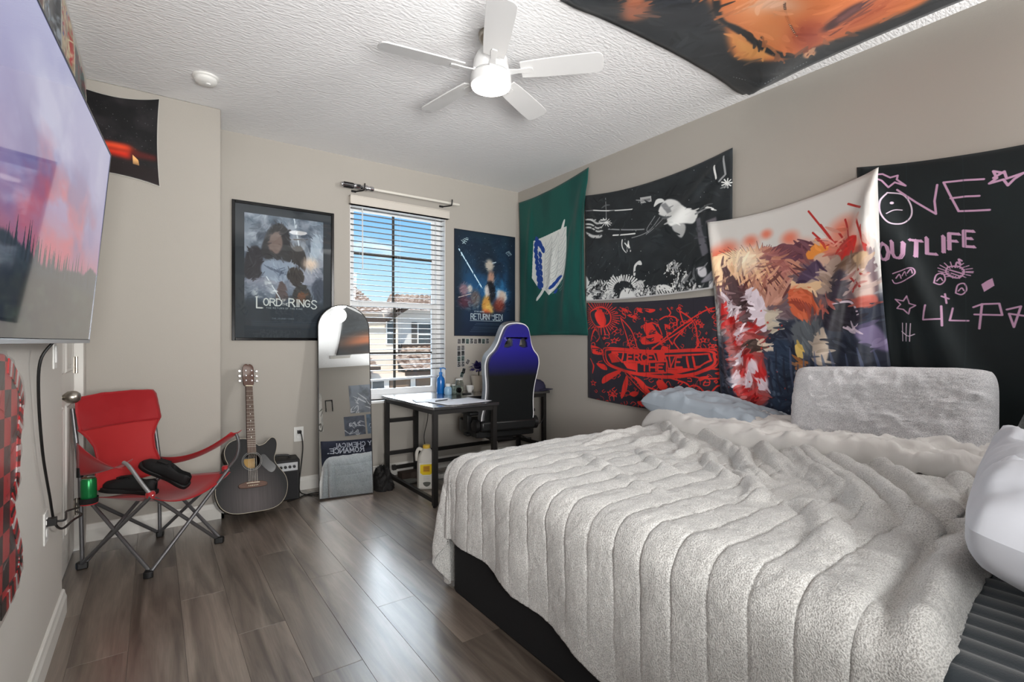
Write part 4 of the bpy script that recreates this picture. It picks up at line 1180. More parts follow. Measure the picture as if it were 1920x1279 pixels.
# ------------------------------------------------------------------ cloth prints on walls and ceiling
def cloth_panel(name, label, cat, tl, tr, br, bl, nrm, img, folds=(), sag=(0, 0, 0, 0), base=0.012, rough=0.62, n=56, seed=1,
                ripple=0.003, coat=0.0, group=None, sheen=0.1, pins=()):
    tl, tr, br, bl, nn = (np.array(p, float) for p in (tl, tr, br, bl, nrm))
    nv = n
    U, V = np.meshgrid(np.linspace(0, 1, n), np.linspace(0, 1, nv), indexing='ij')
    P = (tl*((1-U)*(1-V))[..., None] + tr*(U*(1-V))[..., None] + br*(U*V)[..., None] + bl*((1-U)*V)[..., None])
    up = ((tl+tr)-(bl+br))/2; up = up/np.linalg.norm(up); rt = ((tr+br)-(tl+bl))/2; rt = rt/np.linalg.norm(rt)
    P = P - up*(sag[0]*4*U*(1-U)*(1-V))[..., None] - up*(sag[1]*4*U*(1-U)*V)[..., None]
    P = P + rt*(sag[2]*4*V*(1-V)*(1-U))[..., None] - rt*(sag[3]*4*V*(1-V)*U)[..., None]
    hgt = np.zeros_like(U)
    wu = np.linalg.norm(tr-tl); wv = np.linalg.norm(bl-tl)
    for (u0, v0, u1, v1, w, amp) in folds:
        dx, dy = (u1-u0)*wu, (v1-v0)*wv; L = dx*dx+dy*dy
        ax, ay = (U-u0)*wu, (V-v0)*wv
        t = (ax*dx+ay*dy)/L; tc_ = np.clip(t, 0, 1); d = np.hypot(ax-tc_*dx, ay-tc_*dy)
        env = np.clip(1.15-np.abs(2*tc_-1)**3, 0, 1)
        ww = w*(0.45+0.75*tc_)
        hgt += amp*env*np.exp(-(d/ww)**2)
    hgt += ripple*(fbm(U*wu*5+seed, V*wv*4, seed, 3)-.5)*2
    edge = np.minimum(np.minimum(U, 1-U)*wu, np.minimum(V, 1-V)*wv)
    hgt = np.maximum(hgt, -0.006)
    for (pu, pv) in pins: hgt *= 1-0.9*np.exp(-(((U-pu)*wu)**2+((V-pv)*wv)**2)/0.05**2)
    P = P + nn*(base+hgt)[..., None]
    mb = MB()
    mb.grid(P, uv=False)
    mb.uv = {}
    idx = 0
    uvs = np.stack([U, 1-V], -1)
    k = 0
    for i in range(n-1):
        for j in range(nv-1):
            mb.uv[k] = [tuple(uvs[i, j]), tuple(uvs[i+1, j]), tuple(uvs[i+1, j+1]), tuple(uvs[i, j+1])]; k += 1
    m = image_mat(name + '_print', img, rough=rough, spec=0.3, coat=coat, sheen=sheen, bump=0.12)
    o = mb.build(name, m, None, smooth=180, solid=0.0016, offset=0.0)
    return tag(o, label, cat, group)

RX = XR
cloth_panel('flag', 'dark green flag with a white and blue feathered shield, hung beside the corner', 'flag',
    (RX, 4.21, 2.62), (RX, 3.185, 2.70), (RX, 3.19, 1.235), (RX, 4.20, 1.235), (-1, 0, 0), green_print(), sag=(0.03, -.01, 0.01, 0.03),
    folds=((.95, .05, .8, .95, .10, .03), (.82, .3, .68, 1, .05, .022), (.55, .4, .45, 1, .06, .016), (.2, .05, .12, .9, .06, .015), (1, .1, .97, .9, .03, .03)), base=.02, seed=2)
cloth_panel('wall_tapestry', 'black and white stage photo tapestry above the red band flag', 'tapestry',
    (RX, 3.225, 2.46), (RX, 1.84, 2.445), (RX, 1.84, 1.55), (RX, 3.215, 1.535), (-1, 0, 0), stage_print(), sag=(0.06, 0.02, 0.01, 0.0),
    folds=((.97, .03, .55, .55, .07, .03), (.97, .03, .75, .95, .06, .022), (.03, .03, .3, .6, .07, .02), (.2, .4, .55, .7, .10, .018), (.45, .45, .75, .4, .1, .015)), base=.03, seed=3)
cloth_panel('band_flag', 'red on black band flag covered in line drawings, hung below the stage photo', 'flag',
    (RX, 3.20, 1.52), (RX, 1.72, 1.50), (RX, 1.70, .70), (RX, 3.19, .695), (-1, 0, 0), band_print(), sag=(0.02, 0.03, 0.0, 0.0),
    folds=((.02, .02, .22, .55, .05, .035), (.22, .5, .5, .95, .06, .025), (.97, .02, .55, .75, .07, .04), (.85, .25, .72, .95, .05, .035), (.97, .1, .8, .9, .04, -.012), (.04, .1, .06, .9, .03, .02)), base=.02, seed=4)
cloth_panel('scrawl_tapestry', 'black tapestry with scrawled pink lettering and stars behind the fluffy pillow', 'tapestry',
    (RX, 1.135, 2.12), (RX, -.385, 2.09), (RX, -.385, .62), (RX, 1.12, .63), (-1, 0, 0), scrawl_print(), sag=(0.07, 0.0, 0.01, 0.0),
    folds=((.03, .02, .35, .98, .06, .045), (.03, .02, .22, .98, .04, .03), (.05, .05, .10, .95, .03, .03), (.95, .05, .7, .9, .08, .03)), base=.014, seed=5)
cloth_panel('painted_tapestry', 'pale tapestry with red splashes and rose and navy painted shapes over the bed head', 'tapestry',
    (RX-.015, 2.0, 1.985), (RX-.015, 1.015, 2.075), (RX-.015, .92, .72), (RX-.015, 1.90, .70), (-1, 0, 0), paint_print(), sag=(0.05, 0.0, 0.015, 0.03),
    folds=((.99, .01, .55, .95, .07, .055), (.99, .01, .80, .98, .05, .04), (.02, .02, .12, .98, .045, .05), (.02, .02, .28, .9, .05, .025), (.03, .3, .2, .98, .03, -.01), (.98, .02, .9, .6, .025, .03)), base=.05, rough=.4, seed=6)
cloth_panel('ceiling_tapestry', 'orange and black close-up face tapestry pinned to the ceiling', 'tapestry',
    (FACE['x0'], FACE['y0'], H), (FACE['x1'], FACE['y0'], H), (FACE['x1'], FACE['y1'], H), (FACE['x0'], FACE['y1'], H), (0, 0, -1), face_print(), sag=(0.035, -.02, 0.02, .02),
    folds=((.99, .01, .45, .55, .25, .05), (.5, .45, .5, .6, .5, .03), (.99, .01, .9, .12, .05, .03), (.0, .02, .5, .3, .2, .03)), base=.012, rough=.5, seed=7, pins=((0, 0), (1, 0), (0, 1), (1, 1)))
cloth_panel('starry_poster', 'dark starry poster with a glowing red band, high on the chase wall', 'poster',
    (-.36, YA, 2.68), (.03, YA, 2.715), (.032, YA, 2.155), (-.36, YA, 2.19), (0, -1, 0), ember_print(), sag=(0.03, -.02, 0, .012), folds=((.02, .1, .02, .9, .06, .02),), base=.006, rough=.35, seed=8, ripple=.002)
g_ = 'posters in a row above the television'
cl_ = (('brown dotted comic poster above the television, first from the near end', (96, 66, 58), ((150, 90, 76), (60, 44, 40), (120, 110, 84)), (1.86, 2.29)),
       ('black comic poster with pale figures above the television, second from the near end', (48, 50, 52), ((56, 58, 62), (150, 160, 168), (96, 120, 140)), (2.31, 2.69)),
       ('crowded colourful comic poster above the television, third from the near end', (150, 128, 100), ((170, 44, 46), (206, 196, 160), (60, 84, 150)), (2.70, 3.10)),
       ('dark red and green comic poster above the television, nearest the chase corner', (70, 30, 36), ((150, 40, 56), (40, 96, 92), (40, 32, 36)), (3.12, 3.60)))
for i, (lb, base_c, cols, (ya, yb)) in enumerate(cl_):
    cloth_panel('comic_poster', lb, 'poster', (XL, ya, 2.70-.01*i), (XL, yb, 2.70-.012*i), (XL, yb, 2.08), (XL, ya, 2.08), (1, 0, 0), comic_print('print_comic_%d' % i, base_c, cols, 30+i),
        base=.006, rough=.4, seed=20+i, n=20, folds=((.98, 0, .98, 1, .05, .02), (.02, 0, .02, 1, .04, .012)), ripple=.002)

# ------------------------------------------------------------------ framed and frameless film posters on the back wall
def framed(name, label, x0, x1, z0, z1, img, bw, mat_w, fm, glass=True, depth=.022):
    t = thing(name, label, 'poster', ((x0+x1)/2, YB, z0))
    hw, h = (x1-x0)/2, z1-z0
    mb = MB()
    for (a, b_, c, d) in ((-hw, -hw+bw, 0, h), (hw-bw, hw, 0, h), (-hw+bw, hw-bw, 0, bw), (-hw+bw, hw-bw, h-bw, h)): mb.box((a, -depth, c), (b_, -.001, d))
    part(mb, 'frame', fm, t, bevel=.0025)
    mb = MB().box((-hw+bw, -.010, bw), (hw-bw, -.004, h-bw)); part(mb, 'mat_board', mat('mat_board', (26, 34, 44), .6), t)
    a, b_ = -hw+bw+mat_w, hw-bw-mat_w; c, d = bw+mat_w, h-bw-mat_w
    mb = MB().add([(a, -.0112, c), (b_, -.0112, c), (b_, -.0112, d), (a, -.0112, d), (a, -.0102, c), (b_, -.0102, c), (b_, -.0102, d), (a, -.0102, d)],
        [(0, 1, 2, 3), (4, 7, 6, 5), (0, 4, 5, 1), (1, 5, 6, 2), (2, 6, 7, 3), (3, 7, 4, 0)], [(0, 0), (1, 0), (1, 1), (0, 1)]*2)
    part(mb, 'print', image_mat(name+'_print', img, .5, .3), t)
    if glass:
        mb = MB().box((-hw+bw*.9, -.0165, bw*.9), (hw-bw*.9, -.0145, h-bw*.9)); part(mb, 'glazing', M['pane'], t)
    return t
framed('framed_poster', 'large black-framed fantasy film poster under glass, left of the window', .467, 1.208, 1.19, 2.237, fantasy_print(), .022, .062, M['black_gloss'])
framed('film_poster', 'dark blue space film poster with a glowing blade, right of the window', 2.338, 3.052, 1.238, 2.265, space_print(), .006, .0, mat('poster_edge', (20, 30, 44), .5), glass=False, depth=.014)

# ------------------------------------------------------------------ small photo cards under the blue poster
pm = []
for i in range(4):
    c = Canvas(10, 13, (196, 198, 198), 6); g = random.Random(50+i)
    c.poly([(.6, .6), (9.4, .6), (9.4, 12.4), (.6, 12.4)], g.choice(((28, 28, 30), (40, 44, 46), (60, 84, 80), (90, 86, 84))))
    for _ in range(4): c.blob([(g.uniform(1, 9), g.uniform(1, 12)) for _ in range(4)], g.choice(((170, 172, 172), (20, 20, 22), (110, 110, 112))), .9, .4)
    pm.append(image_mat('photo_card_%d' % i, c.image('photo_%d' % i), .4))
cards = [(2.395+i*.046, 1.185+.003*(i % 2), 0) for i in range(8)]
cards += [(2.392, 1.118-i*.052, 0) for i in range(4)] + [(2.436, 1.122-i*.052, 0) for i in range(4)]
cards += [(2.49, .985, .5), (2.445, .90, .2), (2.425, .862, .3)]
for i, (x, z, r) in enumerate(cards):
    w_, h_ = .019, .026
    mb = MB().add([(-w_, -.0015, -h_), (w_, -.0015, -h_), (w_, -.0015, h_), (-w_, -.0015, h_), (-w_, 0, -h_), (w_, 0, -h_), (w_, 0, h_), (-w_, 0, h_)],
        [(0, 1, 2, 3), (4, 7, 6, 5), (0, 4, 5, 1), (1, 5, 6, 2), (2, 6, 7, 3), (3, 7, 4, 0)], [(0, 0), (1, 0), (1, 1), (0, 1)]*2)
    o = mb.build('photo_card', pm[i % 4]); o.location = (x, YB-.001, z); o.rotation_euler = (0, r, 0)
    nth = ('first', 'second', 'third', 'fourth', 'fifth', 'sixth', 'seventh', 'eighth')
    if i < 8: lb = nth[i]+' small photo card from the window in the top row under the blue poster'; gp = 'photo cards in the top row'
    elif i < 16: lb = nth[(i-8) % 4]+' photo card from the top in the '+('window' if i < 12 else 'chair')+' side column under the blue poster'; gp = 'photo cards in the double column'
    else: lb = ('black tilted photo card, highest of the loose cards by the plant', 'grey loose photo card below the black tilted one', 'lowest loose photo card above the glass jar')[i-16]; gp = None
    tag(o, lb, 'photo', gp)

# ------------------------------------------------------------------ toy light sword on two wall hooks above the window
t = thing('toy_light_sword', 'toy light sword with white blade and silver and black hilt above the window', 'toy', (1.25, YB-.07, 2.478))
RY = Matrix.Rotation(PI/2, 4, 'Y')
mb = MB().lathe([(.0, .27), (.0125, .27), (.0125, 1.09), (.008, 1.108), (0, 1.112)], 16, RY, cap=False); part(mb, 'blade', mat('frosted_blade', (222, 218, 208), .35), t, smooth=True)
mb = MB().lathe([(0, 0), (.019, 0), (.021, .004), (.021, .015), (.018, .02), (.018, .10), (.023, .104), (.023, .16), (.018, .166), (.018, .20), (.024, .205), (.024, .216), (.017, .222), (.017, .242), (.023, .246), (.02, .272), (.013, .275)], 20, RY)
part(mb, 'hilt', M['chrome'], t, smooth=True)
for k in range(7):
    a = k*2*PI/7; mb = MB(); Mx = Matrix.Rotation(a, 4, 'X'); mb.box((.022, -.0045, .016), (.1, .0045, .0235), Mx); part(mb, 'grip', M['black'], t)
mb = MB().box((.125, -.026, -.008), (.155, .0, .012)); part(mb, 'switch_box', M['black'], t, bevel=.002)
for x, lb in ((1.43, 'black wall hook under the hilt of the toy light sword'), (2.256, 'black wall hook under the blade of the toy light sword')):
    o = MB().tube(spline([(x-.05, YB-.002, 2.452), (x-.02, YB-.045, 2.452), (x, YB-.085, 2.452), (x+.004, YB-.102, 2.46), (x+.006, YB-.106, 2.505)], 5), .006, 8).box((x-.075, YB-.006, 2.444), (x-.035, YB, 2.462)).build('wall_hook', M['black'], smooth=True)
    tag(o, lb, 'hook')

# ------------------------------------------------------------------ window blind
bl = thing('window_blind', 'white faux-wood venetian blind with open slats in the window', 'blind', (WX0, YB, 0))
Wd = WX1-WX0
part(MB().box((-.012, -.052, 2.335), (Wd+.02, -.002, 2.41)).box((-.012, -.056, 2.40), (Wd+.02, -.002, 2.41)).box((-.012, -.055, 2.335), (Wd+.02, -.002, 2.345)), 'valance', mat('valance_vinyl', (204, 198, 188), .5), bl, bevel=.003)
part(MB().box((.008, .006, 2.345), (Wd-.008, .056, 2.392)), 'headrail', M['white'], bl)
zs = []
z = 2.322
while z > .90: zs.append(z); z -= .0465
sl = None
for i, z in enumerate(zs):
    if sl is None:
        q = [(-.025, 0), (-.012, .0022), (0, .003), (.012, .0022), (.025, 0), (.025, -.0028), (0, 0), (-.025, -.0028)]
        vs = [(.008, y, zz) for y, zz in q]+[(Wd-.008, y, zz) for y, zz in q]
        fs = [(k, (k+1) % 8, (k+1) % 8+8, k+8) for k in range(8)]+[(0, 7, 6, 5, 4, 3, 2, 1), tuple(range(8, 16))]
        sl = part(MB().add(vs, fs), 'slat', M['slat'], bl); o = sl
    else:
        o = sl.copy(); C.objects.link(o); o.parent = bl
    o.location = (0, .032, z); o.rotation_euler = (math.radians(4), math.radians(-.15*max(0, i-18)/6), 0)
br_ = MB(); br_.bar((.008, .032, .838), (Wd-.008, .032, .858), .05, .018); part(br_, 'bottom_rail', mat('blind_rail', (205, 210, 216), .4), bl, bevel=.003)
for x in (.10, .45, .80):
    for dy in (.005, .059): part(MB().tube([(x, dy, .85), (x, dy, 2.345)], .0008, 5), 'ladder_cord', M['white_plastic'], bl)
part(MB().tube([(.105, -.006, 2.33), (.107, -.008, 1.80)], .0045, 6), 'tilt_wand', M['white_plastic'], bl, smooth=True)

# ------------------------------------------------------------------ plates on walls
def outlet(name, label, loc, rotz, plug=True):
    t = thing(name, label, 'outlet', loc, rotz)
    part(MB().box((-.036, -.006, -.058), (.036, 0, .058)), 'cover_plate', M['white_plastic'], t, bevel=.002)
    for z in (-.02, .02):
        part(MB().lathe([(0, .0085), (.0155, .0085), (.0165, .007), (.0165, .004)], 20, Matrix.Translation((0, 0, z)) @ Matrix.Rotation(PI/2, 4, 'X')), 'socket', M['white'], t)
    return t
outlet('wall_outlet', 'white wall outlet with a black plug between the guitar and the mirror', (.937, YB, .446), 0)
outlet('wall_outlet', 'white outlet low on the left wall with the television plug', (XL, 2.49, .50), PI/2)
sw = thing('light_switch', 'white light switch plate beside the door, under the television corner', 'switch', (XL, 2.70, 1.13), PI/2)
part(MB().box((-.036, -.006, -.058), (.036, 0, .058)), 'cover_plate', M['white_plastic'], sw, bevel=.002); part(MB().box((-.016, -.010, -.033), (.016, -.006, .033)), 'rocker', M['white'], sw, bevel=.001)

# ------------------------------------------------------------------ smoke detector
sd = thing('smoke_detector', 'round white smoke detector on the ceiling', 'detector', (.247, 3.46, H))
part(MB().lathe([(0, 0), (.068, 0), (.068, -.01), (.062, -.014)], 32), 'base', M['white_plastic'], sd, smooth=True)
part(MB().lathe([(.060, -.012), (.060, -.028), (.052, -.037), (.03, -.043), (0, -.044)], 32), 'cover', M['white_plastic'], sd, smooth=True)
part(MB().lathe([(.014, -.041), (.013, -.049), (0, -.05)], 16, Matrix.Translation((.012, -.012, 0))), 'test_button', M['white'], sd, smooth=True)

# ------------------------------------------------------------------ ceiling fan
M['fan_white'] = mat('fan_white', (206, 206, 205), .4)
fan = thing('ceiling_fan', 'white five-blade ceiling fan with a lit round lamp', 'fan', (1.39, 2.14, H))
part(MB().lathe([(0, 0), (.062, 0), (.064, -.008), (.06, -.03), (.045, -.05), (.02, -.058), (0, -.058)], 32), 'canopy', M['nickel'], fan, smooth=True)
part(MB().lathe([(.013, -.05), (.013, -.10)], 16, cap=False), 'downrod', M['fan_white'], fan, smooth=True)
part(MB().lathe([(0, -.09), (.05, -.09), (.07, -.10), (.086, -.135), (.094, -.185), (.092, -.2), (.06, -.205), (0, -.205)], 40), 'motor_housing', M['fan_white'], fan, smooth=True)
part(MB().lathe([(0, -.203), (.088, -.203), (.1, -.212), (.103, -.222), (.103, -.262), (.098, -.266), (0, -.266)], 40), 'lamp_collar', M['fan_white'], fan, smooth=True)
part(MB().lathe([(.097, -.264), (.097, -.272), (.08, -.281), (.05, -.287), (0, -.289)], 40), 'lamp_diffuser', mat('lit_diffuser', (255, 250, 244), .4, emit=(255, 248, 240), estr=12.0), fan, smooth=True)
ll = bpy.data.lights.new('fan_lamp', 'POINT'); ll.energy = 0.6; ll.shadow_soft_size = .09; ll.color = (1, .95, .88)
lo = bpy.data.objects.new('fan_lamp', ll); lo.location = (0, 0, -.40); C.objects.link(lo); lo.parent = fan
out = spline([(.155, -.04), (.17, -.052), (.30, -.06), (.50, -.064), (.545, -.058), (.56, -.03), (.56, .03), (.545, .058), (.50, .064), (.30, .06), (.17, .052), (.155, .04)], 3, True)
for k in range(5):
    a = math.radians(-46+72*k)
    Mb = Matrix.Rotation(a, 4, 'Z') @ Matrix.Translation((0, 0, -.197)) @ Matrix.Rotation(math.radians(-13), 4, 'X')
    part(MB().prism(out, -.004, .003, Mb), 'blade', M['fan_white'], fan, bevel=.0015)
    Mi = Matrix.Rotation(a, 4, 'Z') @ Matrix.Translation((0, 0, -.2))
    mb = MB().prism([(.06, -.024), (.14, -.012), (.20, -.018), (.215, -.012), (.215, .012), (.20, .018), (.14, .012), (.06, .024)], -.006, .0, Mb @ Matrix.Translation((0, 0, -.004)))
    mb.prism([(.05, -.02), (.1, -.016), (.1, .016), (.05, .02)], -.012, .004, Mi)
    part(mb, 'blade_iron', M['fan_white'], fan, bevel=.001)
# ------------------------------------------------------------------ television on its arm
ty, tt = math.radians(3.5), math.radians(5.2)
# lower far corner of the screen at (-.215, 2.66, 1.19); local x runs along the set towards the camera, local y into the room
tvW, tvH = 1.40, .768
ux = Vector((-math.sin(ty), -math.cos(ty), 0)); nx_ = Vector((math.cos(ty), -math.sin(ty), 0)); uz = Vector((0, 0, 1))
upv = (uz*math.cos(tt) + nx_*math.sin(tt)).normalized(); nv_ = ux.cross(upv).normalized()
if nv_.x < 0: nv_ = -nv_
R3 = Matrix((ux, nv_, upv)).transposed()
flip = R3.determinant() < 0
tv = thing('television', 'large flat television on the left wall showing a violet dusk sky', 'television', (-.215, 2.665, 1.187))
def tvp(x, y, z): return ux*x + nv_*y + upv*z
def tvbox(lo, hi):
    mb = MB().box(lo, hi); mb.v = [tuple(tvp(*p)) for p in mb.v]
    if flip: mb.f = [tuple(reversed(f)) for f in mb.f]
    return mb
part(tvbox((0, -.024, 0), (tvW, -.003, tvH)), 'housing', M['black'], tv, bevel=.003)
part(tvbox((0, -.008, -.012), (tvW, .002, 0.001)), 'bottom_bezel', mat('silver_bezel', (176, 182, 190), .3, metal=.8), tv, bevel=.001)
for lo, hi in (((-.003, -.008, 0), (.002, .0008, tvH)), ((tvW-.002, -.008, 0), (tvW+.003, .0008, tvH)), ((0, -.008, tvH-.002), (tvW, .0008, tvH+.003))): part(tvbox(lo, hi), 'bezel', mat('dark_bezel', (70, 72, 76), .3, metal=.6), tv)
mb = MB()
q = [tvp(.003, -.001, .003), tvp(tvW-.003, -.001, .003), tvp(tvW-.003, -.001, tvH-.003), tvp(.003, -.001, tvH-.003)]
mb.add(q + [p - nv_*.003 for p in q], [(0, 3, 2, 1) if not flip else (0, 1, 2, 3), (4, 5, 6, 7)], [(1, 0), (0, 0), (0, 1), (1, 1)]*2)
part(mb, 'screen', image_mat('tv_screen', tv_print(), .06, .6, coat=.6, emit=.72), tv)
mb = MB()
c0 = tvp(tvW*.5, -.024, tvH*.5)
mb.box((-.108, c0.y-.12, c0.z-.12), (c0.x-.002, c0.y+.12, c0.z+.12))
part(mb, 'wall_bracket', M['black_metal'], tv)
# power cord down to the wall outlet
pts = [on_x(52, 655, XL+.03)]
tl0 = Vector(tv.location)
o = MB().tube([Vector(p)-tl0 for p in spline([(XL+.06, 2.20, 1.18), (XL+.03, 2.19, 1.12), (XL+.02, 2.23, 1.0), (XL+.018, 2.32, .80), (XL+.018, 2.46, .62), (XL+.02, 2.55, .50), (XL+.03, 2.66, .44), (XL+.05, 2.80, .43), (XL+.06, 2.98, .40), (XL+.02, 3.2, .36)], 8)], .0045, 8).build('power_cord', M['cable'], tv, smooth=True)
o['label'] = 'long black power cord hanging down the left wall'
o = MB().box((XL+.006, 2.476, .506), (XL+.034, 2.504, .532)).tube(spline([(XL+.03, 2.49, .518), (XL+.055, 2.50, .515), (XL+.05, 2.58, .515), (XL+.04, 2.68, .50), (XL+.045, 2.82, .47), (XL+.05, 3.0, .43), (XL+.02, 3.2, .40)], 8), .004, 8).build('plug_cable', M['cable'], smooth=True)
tag(o, 'short black cable plugged into the left wall outlet, running towards the camp chair', 'cable')

# ------------------------------------------------------------------ checkered wrapped board at the left edge
# outline (y, z) on the left wall: two bouts and a waist
far = [(1.72, 1.152), (1.80, 1.138), (1.875, 1.11), (1.945, 1.068), (1.978, 1.015), (1.962, .958), (1.936, .909), (1.93, .85), (1.915, .79), (1.872, .758), (1.868, .734), (1.91, .672), (1.958, .602), (1.956, .556), (1.915, .52), (1.83, .505), (1.72, .50)]
oy = far + [(3.04-y, z) for y, z in reversed(far)]
bo = thing('checkered_board', 'wavy-edged red and black checkered board in clear plastic on the left wall', 'board', (XL, 1.52, .5))
Mo = Matrix(((0, 0, 1, 0), (1, 0, 0, -1.52), (0, 1, 0, -.5), (0, 0, 0, 1)))
ol = spline(oy, 4, True)
def checker():
    m = bpy.data.materials.new('checkered_print'); m.use_nodes = True; t = m.node_tree; b = t.nodes['Principled BSDF']
    tc = t.nodes.new('ShaderNodeTexCoord'); mp = t.nodes.new('ShaderNodeMapping'); mp.inputs['Rotation'].default_value = (math.radians(3), 0, 0)
    ck = t.nodes.new('ShaderNodeTexChecker'); ck.inputs['Scale'].default_value = 14.0; ck.inputs['Color1'].default_value = lin((196, 42, 50)); ck.inputs['Color2'].default_value = lin((34, 28, 32))
    mp.inputs['Location'].default_value = (.013, 0, 0)
    t.links.new(tc.outputs['Object'], mp.inputs[0]); t.links.new(mp.outputs[0], ck.inputs[0]); t.links.new(ck.outputs[0], b.inputs['Base Color']); b.inputs['Roughness'].default_value = .3
    return m
part(MB().prism(ol, .004, .022, Mo), 'board', checker(), bo, bevel=.004)
# rim of red, white and black dashes along the far edge
cy, cz = 1.52, .82
for k in range(4, 64):
    i0, i1 = k, k+1
    (a, b_), (c, d) = ol[i0], ol[i1]
    n0 = Vector((c-a, d-b_)); n0.normalize(); nn = Vector((n0.y, -n0.x))
    if nn.dot(Vector((cy-a, cz-b_))) < 0: nn = -nn
    w_ = .04
    q = [(a, b_), (c, d), (c+nn.x*w_, d+nn.y*w_), (a+nn.x*w_, b_+nn.y*w_)]
    col = ('red_dash', 'white_dash', 'red_dash', 'dark_dash')[k % 4]
    if col not in M: M[col] = mat(col, {'red_dash': (190, 30, 36), 'white_dash': (214, 208, 206), 'dark_dash': (40, 34, 36)}[col], .3)
    part(MB().prism(q, .0215, .0245, Mo), 'rim_dash', M[col], bo)
ow = spline([(cy+(a-cy)*1.02, cz+(b_-cz)*1.03) for a, b_ in oy], 4, True)
ring_n = len(ow)
vs = []; fs = []
lay = [(1.0, .008), (1.0, .014), (.99, .024), (.95, .027), (.6, .028)]
for s_, x_ in lay:
    for a, b_ in ow: vs.append((x_+.003*math.sin(a*90+b_*60), (cy+(a-cy)*s_)-1.52, (cz+(b_-cz)*s_)-.5))
for k in range(len(lay)-1):
    for i in range(ring_n): fs.append((k*ring_n+i, k*ring_n+(i+1) % ring_n, (k+1)*ring_n+(i+1) % ring_n, (k+1)*ring_n+i))
fs.append(tuple((len(lay)-1)*ring_n+i for i in range(ring_n)))
part(MB().add(vs, fs), 'plastic_wrap', M['wrap'], bo, smooth=True)
# ------------------------------------------------------------------ L-shaped desk
DT = .715
dk = thing('corner_desk', 'black L-shaped desk with steel legs under and beside the window', 'desk', (1.62, 3.22, 0))
M['desk_top'] = mat('desk_laminate', (40, 39, 41), .32, coat=1.0, spec=.6, vary=.15, vscale=14, stretch=(1, 8, 1))
def dpart(mb, name, m=None, **k):
    mb.v = [(x-1.62, y-3.22, z) for x, y, z in mb.v]
    return part(mb, name, m or M['black_metal'], dk, **k)
_b = M['desk_top'].node_tree.nodes['Principled BSDF']; _b.inputs['Coat IOR'].default_value = 2.0; _b.inputs['Coat Roughness'].default_value = .16
dpart(MB().box((1.605, 3.215, DT-.022), (2.165, 3.70, DT)), 'wing_top', M['desk_top'], bevel=.003)
dpart(MB().box((1.605, 3.702, DT-.022), (3.075, 4.21, DT)), 'long_top', M['desk_top'], bevel=.003)
L_ = .034
for (x, y) in ((1.632, 3.245), (2.135, 3.245), (1.632, 4.15), (1.90, 4.15), (3.03, 3.74), (3.03, 4.15)):
    dpart(MB().box((x-L_/2, y-L_/2, .012), (x+L_/2, y+L_/2, DT-.022)), 'leg')
    dpart(MB().lathe([(.015, 0), (.017, .006), (.012, .013)], 12, Matrix.Translation((x, y, 0))), 'levelling_foot', M['black'])
for (p, q) in (((1.632, 3.262, .045), (1.632, 4.133, .045)), ((1.632, 3.262, DT-.04), (1.632, 4.133, DT-.04)), ((1.649, 3.245, DT-.04), (2.118, 3.245, DT-.04)), ((2.135, 3.262, DT-.04), (2.135, 3.713, DT-.04)),
               ((1.66, 3.73, DT-.04), (3.013, 3.73, DT-.04)), ((3.03, 3.757, .20), (3.03, 4.133, .20)), ((1.649, 4.15, .22), (1.883, 4.15, .22)), ((1.649, 4.15, .50), (1.883, 4.15, .50)),
               ((1.649, 3.262, .20), (3.013, 4.13, .20)) if False else ((1.917, 4.15, .20), (3.013, 4.15, .20))):
    dpart(MB().bar(p, q, .026, .03), 'rail')
dpart(MB().box((1.649, 3.99, .115), (3.013, 4.01, .145)).box((1.62, 3.985, .11), (1.649, 4.015, .15)), 'rail')
# things on the desk
paper = mat('white_paper', (222, 224, 232), .6)
def sheet(lb, x, y, w_, h_, r, z=DT+.0005, curl=.0, m=paper, name='paper_sheet', cat='paper'):
    n = 9; P = np.zeros((n, n, 3))
    for i in range(n):
        for j in range(n):
            u, v = i/(n-1)-.5, j/(n-1)-.5
            P[i, j] = (u*w_, v*h_, curl*(4*u*u*u*u*8)*.5+.0006)
    o = MB().grid(P, uv=False).build(name, m, smooth=True, solid=.0006, offset=1)
    o.location = (x, y, z); o.rotation_euler = (0, 0, r); return tag(o, lb, cat)
sheet('large white drawing sheet lying on the wing of the desk', 1.93, 3.43, .42, .30, .12, curl=.004)
sheet('white sheet at the back of the desk wing, under the drawing sheet edge', 1.80, 3.62, .30, .21, -.25, z=DT+.0002, curl=.003)
sheet('dark folder lying along the front edge of the drawing sheet', 2.00, 3.285, .26, .05, .1, z=DT+.0003, m=mat('dark_card', (40, 40, 46), .5), name='folder', cat='folder')
o = MB().tube([(1.76, 3.49, DT+.009), (1.88, 3.53, DT+.009)], .004, 8).tube([(1.88, 3.53, DT+.009), (1.89, 3.533, DT+.009)], [.004, .001], 8).build('pen', M['black'], smooth=True); tag(o, 'dark pen lying on the papers at the near end', 'pen')
# blue pump bottle
t = thing('pump_bottle', 'blue pump bottle at the right edge of the window', 'bottle', (2.115, 4.09, DT))
blu = mat('blue_bottle', (22, 108, 190), .25, coat=.4)
part(MB().lathe([(0, 0), (.034, 0), (.037, .006), (.037, .115), (.033, .135), (.016, .155), (.013, .165), (.013, .172)], 24), 'body', blu, t, smooth=True)
part(MB().lathe([(.0155, .17), (.0155, .19), (.006, .193), (.006, .218), (.011, .22), (.011, .23), (0, .231)], 16).tube(spline([(0, 0, .224), (.02, -.002, .228), (.042, -.004, .222), (.045, -.004, .213)], 4), .0045, 8), 'pump', mat('blue_pump', (30, 120, 200), .3), t, smooth=True)
